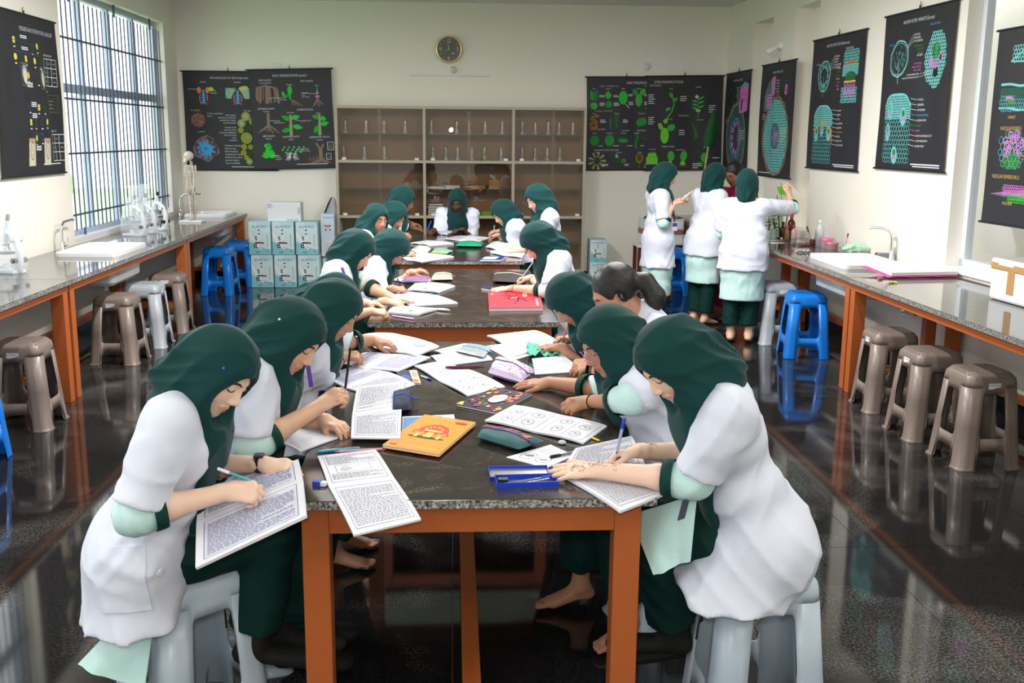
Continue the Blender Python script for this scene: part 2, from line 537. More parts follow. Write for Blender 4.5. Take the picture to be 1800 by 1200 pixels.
for i, h in enumerate(WINL): left_window(i + 1, *h)
y0, y1, z0, z1 = WINR[0]
fr = MB().mat(mat('white_window_frame', srgb(226, 232, 240), .4)); X = XR + .14
for a, b in ((z0, z0 + .06), (z1 - .06, z1)): fr.box2((X - .03, y0, a), (X + .03, y1, b))
for k in range(4):
    yy = min(max(y0 + (y1 - y0) * k / 3, y0 + .03), y1 - .03); fr.box2((X - .03, yy - .03, z0), (X + .03, yy + .03, z1))
o = struct(skew(fr).build('window_4'))
for k in range(3):
    skew(MB().box2((X - .004, y0 + (y1 - y0) * k / 3 + .03, z0 + .06), (X + .004, y0 + (y1 - y0) * (k + 1) / 3 - .03, z1 - .06))).build('pane', o, WGLASS)
struct(skew(MB().box2((XR - .02, y0, z0 - .03), (XR + .2, y1, z0 + .004))).build('trim_4', m=WHITEC))

# ---- outside: bright ground and greenery seen through the left grille, a pale corridor wall on the right
gr = MB().box2((-60, -30, -.6), (XL - .25, 45, -.5)).build('lawn', m=mat('lawn', srgb(176, 204, 150), .9, noise_amt=.15, noise_scale=.4)); struct(gr)
random.seed(3)
leafm = mat('hedge_leaf', srgb(150, 190, 120), .8, noise_amt=.35, noise_scale=6)
hb = MB()
for k in range(46):
    y = 6 + k * .8 + random.uniform(-.3, .3); x = -15 - random.uniform(0, 3); r = random.uniform(.5, .8)
    for j in range(10):
        c = Vector((x + random.uniform(-r, r) * .6, y + random.uniform(-r, r) * .6, random.uniform(-.9, .2) * r))
        a = r * random.uniform(.25, .5)
        hb.lathe([(.05 * a, -a), (.8 * a, -.6 * a), (a, 0), (.75 * a, .6 * a), (.05 * a, a)], c, 7, smooth=False)
hd = hb.build('hedge', m=leafm); tag(hd, 'sunlit green hedge beyond the left window', 'hedge', kind='stuff')
struct(MB().box2((XR + 2.6, -3, -.1), (XR + 2.75, 14, 4)).build('wall_outside', m=mat('corridor_wall', srgb(226, 222, 210), .8)))
struct(MB().box2((XR + .8, -3, 3.45), (XR + 2.1, 14, 3.6)).build('added_sky_blocker', m=mat('corridor_wall', srgb(226, 222, 210), .8)))  # unseen slab added to cut the daylight entering by the right window
struct(MB().box2((XR + .8, -3, -.12), (XR + 2.8, 14, -.02)).build('corridor_floor', m=mat('corridor_floor', srgb(170, 165, 155), .7)))

# ---- housings for the added fill lamps, outside the frame
for k, (x, y) in enumerate(FILL_SPOTS):
    t = empty('added_fill_lamp', (x, y, ZC - .03), 0, 'added white fill lamp on the unseen ceiling, %s row, %s from the front wall' % ('left' if x < 0 else 'right', ['first', 'second', 'third', 'fourth', 'fifth'][k // 2]), 'lamp', 'added fill lamps on the ceiling')
    MB().box2((-.04, -.62, -.03), (.04, .62, .03)).build('housing', t, WHITEP)
# ------------------------------------------------------------------ lab tables
TW, TL_, TZ = 1.07, 2.317, .82
TXC = .053


def lab_table(y0, label):
    t = empty('lab_table', (TXC, y0 + TL_ / 2, 0), 0, label, 'table', 'granite lab tables down the middle')
    hx, hy = TW / 2, TL_ / 2
    top = MB().box2((-hx, -hy, TZ - .022), (hx, hy, TZ)).build('tabletop', t, GRAN, bevel=.002)
    e = MB()
    for a, b in (((-hx - .001, -hy - .001, TZ - .026), (hx + .001, -hy + .006, TZ - .0025)), ((-hx - .001, hy - .006, TZ - .026), (hx + .001, hy + .001, TZ - .0025)),
                 ((-hx - .001, -hy, TZ - .026), (-hx + .006, hy, TZ - .0025)), ((hx - .006, -hy, TZ - .026), (hx + .001, hy, TZ - .0025))): e.box2(a, b)
    e.build('edge_band', top, GEDGE)
    fx, fy, zt, L = hx - .035, hy - .045, TZ - .027, .08
    for sx in (-1, 1):
        for sy in (-1, 1):
            MB().box((sx * (fx - L / 2), sy * (fy - L / 2), zt / 2), (L, L, zt)).build('leg', t, ORANGE, bevel=.004)
    for sy in (-1, 1): MB().box2((-fx + L, sy * fy, zt - .09), (fx - L, sy * (fy - .04), zt)).build('apron', t, ORANGE, bevel=.002)
    for sx in (-1, 1): MB().box2((sx * fx, -fy + L, zt - .09), (sx * (fx - .04), fy - L, zt)).build('apron', t, ORANGE, bevel=.002)
    MB().box2((-.03, -fy + .04, .07), (.03, fy - .04, .13)).build('stretcher', t, ORANGE, bevel=.002)
    for sy in (-1, 1): MB().box2((-fx + L, sy * (fy - L / 2) - .025, .07), (fx - L, sy * (fy - L / 2) + .025, .13)).build('stretcher', t, ORANGE, bevel=.002)
    return t


Y1, Y2, Y3 = 2.816, 5.671, 8.5285
lab_table(Y1, 'nearest granite topped lab table with orange steel legs')
lab_table(Y2, 'middle lab table carrying the red notebook')
lab_table(Y3, 'farthest lab table in front of the glass cabinet')


# ------------------------------------------------------------------ wall benches
BZ = .85


def bench(name, xf, xw, y0, y1, legs, label, s, hole=None):
    """xf front edge, xw wall side"""
    t = empty(name, ((xf + xw) / 2, (y0 + y1) / 2, 0), 0, label, 'bench')
    ox, oy = (xf + xw) / 2, (y0 + y1) / 2
    def B(a, b): return MB().box2((a[0] - ox, a[1] - oy, a[2]), (b[0] - ox, b[1] - oy, b[2]))
    z = BZ
    if hole is None: top = B((xf, y0 + .002, z - .03), (xw, y1 - .002, z)).build('worktop', t, GRANB, bevel=.002)
    else:
        a, c, d, e = hole; x0, x1 = min(xf, xw), max(xf, xw); X, Y = [x0, a, c, x1], [y0 + .002, d, e, y1 - .002]; q = MB(); vs = [(x - ox, y - oy, h) for h in (z - .03, z) for y in Y for x in X]; I4 = lambda i, j, k: k * 16 + j * 4 + i; fs = []
        for j in range(3):
            for i in range(3):
                if i == j == 1: continue
                f = [I4(i, j, 1), I4(i + 1, j, 1), I4(i + 1, j + 1, 1), I4(i, j + 1, 1)]; fs += [tuple(f), tuple(v - 16 for v in f[::-1])]
        for P in ([(i, 0) for i in range(4)] + [(3, j) for j in range(1, 4)] + [(i, 3) for i in (2, 1, 0)] + [(0, j) for j in (2, 1)],): fs += [(I4(*P[k], 0), I4(*P[(k + 1) % 12], 0), I4(*P[(k + 1) % 12], 1), I4(*P[k], 1)) for k in range(12)]
        P = [(1, 1), (1, 2), (2, 2), (2, 1)]; fs += [(I4(*P[k], 0), I4(*P[(k + 1) % 4], 0), I4(*P[(k + 1) % 4], 1), I4(*P[k], 1)) for k in range(4)]
        top = q.add(vs, fs).build('worktop', t, GRANB)
    B((xf - s * .001, y0 + .004, z - .031), (xf + s * .004, y1 - .004, z - .003)).build('edge_band', top, GEDGE)
    f = xf + s * .025
    B((f, y0 + .01, z - .085), (f + s * .04, y1 - .01, z - .031)).build('front_rail', t, ORANGE, bevel=.002)
    for y in legs:
        B((f, y - .04, 0), (f + s * .09, y + .04, z - .086)).build('leg', t, ORANGE, bevel=.003)
        B((xw - s * .10, y - .04, 0), (xw - s * .02, y + .04, z - .031)).build('leg', t, ORANGE, bevel=.003)
        B((f + s * .09, y - .025, z - .085), (xw - s * .10, y + .025, z - .031)).build('side_rail', t, ORANGE)
        B((f + s * .09, y - .02, .12), (xw - s * .10, y + .02, .17)).build('side_rail', t, ORANGE)
    B((xw - s * .09, y0 + .03, .17), (xw - s * .05, y1 - .03, .22)).build('back_rail', t, ORANGE)
    return t


XFL, XFR = -2.637, 2.89
bench('lab_bench', XFL, XL + .004, 10.42, YB - .02, (10.48, 13.26), 'granite wall bench in the far left corner under the skeleton', -1, (-3.225, -2.77, 12.645, 13.255))
bench('lab_bench', XFL, XL + .004, 7.203, 10.417, (7.26, 10.36), 'granite wall bench along the left window with bagged microscopes', -1, (-3.225, -2.77, 8.545, 9.335))
bench('lab_bench', XFL, XL + .004, 3.98, 7.20, (4.05, 7.13), 'nearest granite wall bench on the left, bag wrapped microscope on it', -1)
bench('lab_bench', XFR, WX(10.3) - .004, 7.34, 10.30, (7.40, 10.24), 'granite wall bench on the right holding the sink and glassware', 1, (3.055, 3.53, 7.825, 8.595))
bench('lab_bench', XFR - .01, WX(7.335) - .012, 3.98, 7.335, (4.05, 7.27), 'nearest granite wall bench on the right holding the taped foam box', 1)
bench('lab_bench', XFR, WX(YB) - .004, 10.305, YB - .02, (10.37, 13.26), 'granite wall bench in the far right corner behind the standing students', 1)


# ------------------------------------------------------------------ plastic stools
def rsq(hw, r, n=4):
    """rounded square outline"""
    P = []
    for q, (sx, sy) in enumerate(((1, 1), (-1, 1), (-1, -1), (1, -1))):
        for k in range(n + 1):
            a = q * PI / 2 + PI / 2 * k / n
            P.append((sx * (hw - r) + r * math.cos(a), sy * (hw - r) + r * math.sin(a)))
    return P


STOOL_H = .55


def make_stool(m, style):
    t = empty('plastic_stool', (0, 0, 0))
    H = STOOL_H; ht, hb, rr = .148, .192, (.045 if style == 'plain' else .03)
    vt, vw = .80, .33      # top of window, bottom of window (fractions of height)
    hwf = lambda v: hb + (ht - hb) * v + (.012 * max(0, 1 - v / .035) if style == 'plain' else 0) - (.02 * max(0, (v - .93) / .07) ** 2)
    wsz = .60               # half width of window, fraction of straight part
    def arch(u, half, lo, hi, rnd):   # upper outline of an opening, rounded corners
        d = half - abs(u)
        if d <= 0: return lo
        return hi - rnd * (1 - math.sqrt(max(0, 1 - max(0, 1 - d / .13) ** 2)))
    us = [-1.5, -1.33, -1.16, -1., -.8, -wsz - .0, -wsz + .03, -wsz + .075, -wsz + .13, -.2, .2, wsz - .13, wsz - .075, wsz - .03, wsz, .8, 1., 1.16, 1.33, 1.5]
    def pt(side, u, v):
        hw = hwf(v); c = hw - rr
        if abs(u) <= 1: x, y = u * c, -hw
        else:
            a = (abs(u) - 1) / .5 * PI / 4; x = math.copysign(c + rr * math.sin(a), u); y = -c - rr * math.cos(a)
        R = side * PI / 2
        return (x * math.cos(R) - y * math.sin(R), x * math.sin(R) + y * math.cos(R), v * H)
    seat = MB(); legs = [MB() for _ in range(4)]; rails = [MB() for _ in range(4)]
    for s in range(4):
        for u0, u1 in zip(us, us[1:]):
            um = (u0 + u1) / 2
            A = [arch(u, wsz, 0, .20, .12) for u in (u0, u1)]
            w1 = [arch(u, wsz, vw + .12, vt, .08) for u in (u0, u1)]
            w0 = [vw + .06 * (1 - math.sqrt(max(0, 1 - max(0, 1 - (wsz - abs(u)) / .13) ** 2))) if abs(u) < wsz else vw + .06 for u in (u0, u1)]
            inw = abs(um) < wsz
            def strip(b, va, vb, n=1):
                for k in range(n):
                    f0, f1 = k / n, (k + 1) / n
                    q = [pt(s, u0, va[0] + (vb[0] - va[0]) * f0), pt(s, u1, va[1] + (vb[1] - va[1]) * f0), pt(s, u1, va[1] + (vb[1] - va[1]) * f1), pt(s, u0, va[0] + (vb[0] - va[0]) * f1)]
                    b.add(q, [(0, 1, 2, 3)], True)
            if inw:
                strip(rails[s], A, w0); strip(seat, w1, (.86, .86)); strip(seat, (.86, .86), (1, 1), 3)
            else:
                b = legs[s if u1 > 0 else (s - 1) % 4]
                strip(b, (0, 0), (.035, .035), 2); strip(b, (.035, .035), (.86, .86), 2); strip(seat, (.86, .86), (1, 1), 3)
    hw = hwf(1); P = rsq(hw, rr + .0, 6)
    for k, (sc, dz) in enumerate(((1., 0), (.93, .004), (.86, .005), (.0, .004))):
        pass
    ringz = [[(x * sc, y * sc, H + dz) for x, y in P] for sc, dz in ((1, 0), (.95, .004), (.88, .003))]
    n = len(P)
    for r0, r1 in zip(ringz, ringz[1:]): seat.add(r0 + r1, [(i, (i + 1) % n, n + (i + 1) % n, n + i) for i in range(n)], True)
    seat.add(ringz[-1], [tuple(range(n))])
    def fin(b, nm):
        bm = bmesh.new(); o = b.build(nm, t, m)
        bm.from_mesh(o.data); bmesh.ops.remove_doubles(bm, verts=bm.verts, dist=1e-4); bm.to_mesh(o.data); bm.free()
        sm = o.modifiers.new('wall', 'SOLIDIFY'); sm.thickness = .007; sm.offset = -1
        return o
    so = fin(seat, 'seat')
    for b in legs: fin(b, 'leg')
    for b in rails: fin(b, 'rail')
    # little studs / holes on the seat; hole shade is put into dark discs
    d = MB()
    if style == 'plain':
        for x, y in ((0, 0), (.08, .08), (-.08, .08), (.08, -.08), (-.08, -.08)): d.lathe([(.007, 0), (.006, .0015), (.001, .002)], (x, y, H + .0031), 8)
        for i in range(9):
            for j in range(9):
                if (i + j) % 2: d.box((-.1 + i * .025, -.1 + j * .025, H + .0036), (.016, .006, .0014), PI / 4 if i % 2 else -PI / 4)
        d.build('seat_stud', so, m)
    else:
        for i in range(9):
            for j in range(9): d.lathe([(.006, 0), (.005, .0006)], (-.1 + i * .025, -.1 + j * .025, H + .0032), 6)
        d.build('seat_hole', so, mat('hole_shade_blue', srgb(10, 60, 120), .5))
    return t


def sticker(st, side, u=.0):
    """white sticker with a red corner on a stool's side skirt"""
    R = Matrix.Rotation(side * PI / 2, 4, 'Z'); H = STOOL_H
    ink = Ink(); w, h = .075, .034
    ink.rect(-w / 2, -h / 2, w / 2, h / 2, srgb(238, 238, 240))
    ink.poly([(-w * .2, -h / 2), (w / 2, -h / 2), (w / 2, -h * .05)], srgb(200, 30, 40)); ink.text(0, 0.001, 'ACTIONWARE', .009, srgb(40, 40, 50), 'c', .85)
    def fn(a, b, l=0.):
        v = .88; hw = .192 + (.148 - .192) * v
        return R @ Vector((a + u, -hw - .0012 - l + .5 * b * (.044 / .55), H * v + b))
    return ink.obj('sticker', fn, st, None, 3e-4)


stools = {}
for key, m, stl in (('brown', BROWN, 'plain'), ('grey', GREYP, 'plain'), ('pale', PALEP, 'plain'), ('blue', BLUEP, 'holes')):
    stools[key] = [make_stool(m, stl), False]


def place_stool(key, x, y, rz, label, group, st=None):
    base, used = stools[key]
    o = base if not used else None
    if o is None:
        o = base.copy(); COL.objects.link(o)
        for ch in base.children:
            if ch.name.startswith('sticker'): continue
            copy_tree(ch, o)
    stools[key][1] = True
    o.location = (x, y, 0); o.rotation_euler = (0, 0, rz); tag(o, label, 'stool', group)
    if st is not None: STK.append((o, st))
    return o


STK = []
GLs, GRs = 'stools along the left bench', 'stools along the right bench'
place_stool('brown', -2.74, 6.55, .02, 'brown plastic stool nearest the camera under the left bench', GLs, 0)
place_stool('brown', -2.75, 8.46, -.05, 'brown stool beside the orange bench leg, first of three on the left', GLs, 0)
place_stool('grey', -2.72, 9.12, .03, 'light grey plastic stool between two brown ones under the left bench', GLs, 1)
place_stool('brown', -2.70, 9.80, .06, 'brown stool in the left bench row next to the blue stools', GLs, 0)
place_stool('blue', -2.73, 12.10, -.06, 'front blue plastic stool of the pair beside the microscope boxes', GLs)
place_stool('blue', -2.64, 12.80, .05, 'rear blue plastic stool of the pair beside the microscope boxes', GLs)
place_stool('blue', -2.76, 5.72, .0, 'blue plastic stool cut by the left edge of the picture', GLs)
place_stool('brown', 3.02, 6.84, -.05, 'brown stool farthest of three under the right bench', GRs, 3)
place_stool('brown', 3.00, 6.18, .03, 'middle brown stool of three under the right bench', GRs, 3)
place_stool('brown', 3.04, 5.63, .05, 'nearest brown stool of three under the right bench', GRs, 0)
place_stool('blue', 3.02, 8.58, -.1, 'bright blue perforated stool by the right bench leg', GRs)
place_stool('grey', 2.98, 9.20, .0, 'light grey stool behind the blue one at the right bench', GRs, 0)
place_stool('blue', 2.58, 12.05, .1, 'blue stool behind the student holding tweezers', GRs)
for o, s in STK: sticker(o, s)
# ------------------------------------------------------------------ charts on the walls
WH, CY, PK, GN, LG, BRN, YEL, BLU, ORG, TEA = srgb(225, 228, 232), srgb(120, 205, 205), srgb(214, 120, 205), srgb(60, 150, 70), srgb(70, 205, 60), srgb(150, 125, 110), srgb(215, 205, 70), srgb(80, 170, 220), srgb(222, 140, 50), srgb(90, 165, 165)


def labels(I, x, y, words, h, col, dy=1.45, align='l', lead=None):
    for k, w in enumerate(words):
        yy = y - k * h * dy; I.text(x, yy, w, h, col, align)
        if lead: I.line([(x + (-.006 if align == 'l' else .006), yy + h / 2), (lead[0], lead[1] + (yy - y) * .5)], .0022, col)


def wall_chart(origin, right, nrm, W, Hh, draw, label, tilt=0., curl=.012, seed=1):
    right = Vector(right).normalized(); nrm = Vector(nrm); up = Vector((0, 0, 1))
    R = Matrix.Rotation(tilt, 3, nrm); r2, u2 = R @ right, R @ up
    O = Vector(origin)
    t = empty('wall_chart', O + r2 * W / 2 + u2 * Hh, 0, label, 'poster', 'black teaching charts on the walls'); c0 = t.location.copy()

    def fn(u, v, lift=0.):
        f = v / Hh
        b = curl * (math.sin(u * 7.3 + seed) * .5 + .5) * math.sin(PI * min(1, max(0, f))) + curl * .6 * math.sin(u * 15 + seed * 2 + v * 2) * (1 - f) * math.sin(PI * min(1, max(0, f)))
        sq = .012 * math.sin(PI * f)
        u = W / 2 + (u - W / 2) * (1 - sq)
        return O + r2 * u + u2 * v + nrm * (b + lift) - c0
    nu, nv = 20, 24
    MB().slab([[fn(W * i / nu, Hh * j / nv) for j in range(nv + 1)] for i in range(nu + 1)], .0016).build('chart_sheet', t, SHEET)
    for z in (0, Hh): MB().tube([O - r2 * .025 + u2 * z - c0, O + r2 * (W + .025) + u2 * z - c0], .0085, 8).build('rod', t, ROD)
    c = MB(); p = O + r2 * W / 2 + u2 * Hh - c0
    c.tube([p + u2 * .005, p + u2 * .03], .008, 6); c.tube([p + u2 * .03 + nrm * -.01, p + u2 * .055 + nrm * -.0], .003, 6); c.build('hook', t, BLACK)
    I = Ink(); random.seed(seed); draw(I, W, Hh)
    I.obj('chart_print', lambda a, b, l: fn(a, b, .0018 + l), t)['kind'] = 'stuff'
    return t


def d_stem(I, W, H, mono):
    I.text(W / 2, H * .925, 'ANATOMY OF STEM - ' + ('MONOCOT (Zea mays)' if mono else 'DICOT (Helianthus annus)'), .028, WH, 'c', .62)
    cx, cy = W * .27, H * .71
    I.ring(cx, cy, W * .135, H * .115, .012, CY, 30, .1, .05); I.ring(cx, cy, W * .12, H * .10, .004, CY, 30)
    if mono:
        for k in range(26):
            a = random.uniform(0, 6.28); q = math.sqrt(random.uniform(.02, .7)); I.ring(cx + W * .115 * q * math.cos(a), cy + H * .095 * q * math.sin(a), .009, .012, .004, TEA, 8)
    else:
        for k in range(10): I.ell(cx + W * .085 * math.cos(k * .628), cy + H * .075 * math.sin(k * .628), .022, .03, TEA, 9, k * .6, .2)
    I.line([(cx, cy), (cx + .01, cy - H * .16)], .004, WH); labels(I, W * .46, H * .84, ['CUTICLE', 'EPIDERMIS', 'HYPODERMIS'] if mono else ['STEM HAIR', 'EPIDERMIS', 'CORTEX', 'COLLENCHYMA', 'PARENCHYMA'], .017, WH, 1.5, 'l', (cx + W * .11, cy + H * .07))
    I.text(W * .09, H * .80, 'VASCULAR', .016, BLU if mono else WH, 'l', .8); I.text(W * .66, H * .885, 'VASCULAR BUNDLE', .018, BLU if mono else WH, 'l', .7)
    bx, by = W * .78, H * .68
    if mono:
        ins = lambda x, y: (((x - bx) / (W * .14)) ** 2 + ((y - by) / (H * .165)) ** 2 < 1)
        I.cells(ins, bx - W * .16, by - H * .18, bx + W * .16, by + H * .18, .030, .009, CY)
        I.ell(bx, by + H * .05, .065, .062, srgb(35, 95, 40), 14, 0, .08); I.cells(lambda x, y: ((x - bx) / .06) ** 2 + ((y - by - H * .05) / .055) ** 2 < 1, bx - .06, by, bx + .06, by + .13, .02, .004, GN)
        for x, y in ((-.07, -.02), (.08, .005), (.0, -.055)): I.ell(bx + x, by + y, .030, .036, PK, 12); I.ell(bx + x, by + y, .018, .024, srgb(40, 40, 46), 12)
        I.ell(bx + .01, by - .10, .045, .04, srgb(30, 28, 32), 12)
        for k, wd in enumerate(['COMPANION CELL', 'SIEVE TUBE', 'PHLOEM']): I.text(W * .60, H * (.77 - .022 * k), wd, .015, GN, 'r', .8)
        for k, wd in enumerate(['PITTED VESSEL', 'ANNULAR VESSEL', 'SPIRAL VESSEL']): I.text(W * .60, H * (.66 - .02 * k), wd, .015, PK, 'r', .8)
        I.text(W * .60, H * .71, 'XYLEM', .018, WH, 'r'); labels(I, W * .58, H * .595, ['XYLEM PARENCHYMA', 'WATER CONTAINING CAVITY'], .014, WH, 1.7, 'r', (bx - .04, by - .09))
    else:
        ins = lambda x, y: abs(x - bx) < W * .135
        I.cells(lambda x, y: ins(x, y) and (y > by + H * .10 or y < by - H * .07), bx - W * .15, by - H * .17, bx + W * .13, by + H * .17, .030, .007, CY)
        for k in range(9): I.ell(bx - W * .12 + k * W * .03, by + H * .085 + .03 * math.sin(PI * k / 8), .018, .016, ORG, 8); I.ell(bx - W * .12 + k * W * .03, by + H * .085 + .03 * math.sin(PI * k / 8), .009, .009, srgb(60, 40, 30), 8)
        I.cells(lambda x, y: ins(x, y), bx - W * .13, by + H * .02, bx + W * .12, by + H * .075, .018, .007, CY)
        I.ell(bx, by + H * .005, .12, .045, srgb(40, 100, 50), 16); I.rect(bx - .12, by - .045, bx + .12, by - .03, YEL)
        for k in range(4):
            for j in range(4): I.ring(bx - .09 + k * .06, by - .06 - j * .032, .022, .016, .008, PK, 9)
        for k, (wd, c) in enumerate((('HYPODERMIS', ORG), ('PHLOEM', WH), ('PHLOEM', GN), ('SIEVE TUBE', GN), ('CAMBIUM', YEL), ('XYLEM', PK), ('VESSELS', PK), ('PITH', WH))): I.text(W * .60, H * (.775 - .026 * k), wd, .016, c, 'r', .8)
    top = H * .50; x0, x1 = W * .10, W * .50; mid = (x0 + x1) / 2
    edge = lambda x: top - .10 * ((x - mid) / (mid - x0)) ** 4 - .02
    inside = lambda x, y: x0 < x < x1 and .05 * H < y < edge(x)
    I.cells(lambda x, y: inside(x, y) and y > H * .33, x0, H * .32, x1, top, .024, .008, CY)
    I.cells(lambda x, y: inside(x, y) and y <= H * .33, x0, .06 * H, x1, H * .35, .042, .0055, TEA)
    I.line([(x0 + (x1 - x0) * k / 14, edge(x0 + (x1 - x0) * k / 14)) for k in range(15)], .014, CY)
    for x, y in ((.2, .38), (.40, .34), (.18, .24), (.30, .09)) if mono else ((.17, .27), (.31, .31), (.45, .27)):
        I.ell(W * x, H * y, .05, .075, srgb(120, 195, 190), 14, 0, .06); I.ell(W * x, H * y + .025, .026, .028, srgb(50, 120, 60), 10)
        for q in (-.02, .02): I.ell(W * x + q, H * y - .02, .016, .02, srgb(180, 130, 190), 9)
    if not mono: I.line([(x0, H * .30), (W * .2, H * .325), (W * .31, H * .385), (W * .42, H * .32), (x1, H * .30), (x1 + .01, H * .2)], .016, ORG)
    for k, (wd, c) in enumerate((('CUTICLE', WH), ('EPIDERMIS', WH), ('HYPODERMIS', WH), ('VASCULAR BUNDLE', BLU), ('SCLERENCHYMA', WH), ('PHLOEM', GN), ('XYLEM', PK), ('WATER CONTAINING CAVITY', WH), ('XYLEM PARENCHYMA', WH), ('GROUND TISSUE', WH)) if mono else (('STEM HAIR', WH), ('EPIDERMIS', WH), ('CORTEX', WH), ('COLLENCHYMA', WH), ('PARENCHYMA', WH), ('STARCH SHEATH', ORG), ('PERICYCLE', WH), ('MEDULLARY RAY', WH), ('VASCULAR BUNDLE', WH))):
        y = H * (.435 - .032 * k); I.text(W * .60, y, wd, .0165, c, 'l', .75); I.line([(W * .59, y + .008), (W * .50, y + .02)], .003, c)
    I.rect(W * .55, H * .035, W * .95, H * .043, WH); I.rect(W * .58, H * .022, W * .95, H * .028, WH)


def d_root(I, W, H, dic):
    I.text(W / 2, H * .91, 'ANATOMY OF ROOT - ' + ('DICOT' if dic else 'MONOCOT'), .026, WH, 'c', .62)
    cx, cy = W * .52, H * .36
    for k, (c, q) in enumerate(((srgb(160, 115, 80), 1), (srgb(110, 150, 130), .93))): I.ring(cx, cy, W * .39 * q, H * .345 * q, .022, c, 40, 0, .03)
    a, b = W * .36, H * .32
    I.cells(lambda x, y: .16 < ((x - cx) / a) ** 2 + ((y - cy) / b) ** 2 < .95, cx - a, cy - b, cx + a, cy + b, .034, .011, CY if dic else srgb(70, 110, 100), .4)
    ia, ib = (W * .14, H * .14) if dic else (W * .24, H * .19)
    I.ell(cx, cy, ia, ib, srgb(70, 110, 130) if dic else srgb(60, 70, 80), 30); I.ring(cx, cy, ia, ib, .014, BLU if not dic else srgb(150, 140, 120), 30)
    if dic:
        for k in range(4):
            for j in range(3): I.ring(cx + .025 * j * math.cos(k * PI / 2 + .3) * 1.2, cy + .04 * j * math.sin(k * PI / 2 + .3), .016, .02, .009, PK, 9)
    else:
        for k in range(12): I.ell(cx + ia * .72 * math.cos(k * .52), cy + ib * .78 * math.sin(k * .52), .032, .036, PK, 10); I.ell(cx + ia * .72 * math.cos(k * .52), cy + ib * .78 * math.sin(k * .52), .014, .018, srgb(60, 40, 70), 9)
    I.ring(W * .22 if not dic else W * .78, H * .74, W * .12, H * .10, .008, srgb(80, 110, 115) if not dic else srgb(90, 80, 90), 24)
    if dic:
        I.ell(W * .78, H * .76, .04, .06, PK, 12); I.ell(W * .78, H * .76, .018, .03, srgb(50, 40, 60), 9)
        I.cells(lambda x, y: x < W * .44 and ((x - W * .44) / (W * .32)) ** 2 + ((y - H * .66) / (H * .21)) ** 2 < 1, W * .12, H * .6, W * .44, H * .88, .032, .010, srgb(90, 150, 140)); I.line([(W * .14, H * .68), (W * .22, H * .82), (W * .36, H * .88), (W * .44, H * .885)], .014, srgb(160, 115, 80))
        I.cells(lambda x, y: W * .32 < x < W * .44, W * .32, H * .74, W * .44, H * .86, .03, .012, PK); I.cells(lambda x, y: True, W * .2, H * .63, W * .3, H * .7, .04, .014, PK)
    else:
        I.poly([(W * .62, H * .60), (W * .62, H * .84), (W * .8, H * .88), (W * .96, H * .86), (W * .96, H * .62), (W * .8, H * .60)], PK); I.ell(W * .72, H * .68, .025, .08, srgb(50, 40, 60), 12)
        for k in range(6): I.ell(W * (.66 + .05 * k), H * (.74 + .04 * math.sin(k * 2)), .02, .026, srgb(180, 90, 170), 9)
        I.line([(W * .62, H * .84), (W * .8, H * .885), (W * .96, H * .86)], .03, BLU); I.line([(W * .62, H * .82), (W * .8, H * .865), (W * .96, H * .84)], .012, ORG)
    labels(I, W * .58, H * .84, ['ROOT HAIR', 'EPIBLEMA', 'CORTEX', 'PERICYCLE', 'PHLOEM', 'XYLEM'], .017, WH, 1.8, 'r')
    labels(I, W * .70, H * .42, ['ENDODERMIS', 'PASSAGE CELL', 'METAXYLEM', 'PROTOXYLEM', 'PHLOEM', 'PITH'], .018, WH, 1.6, 'l', (cx + .04, cy + .03))
    labels(I, W * .10, H * .55, ['ROOT', 'EPIBLEMA', 'STELE'], .016, WH, 1.6)
    I.rect(W * .05, H * .03, W * .4, H * .037, WH)


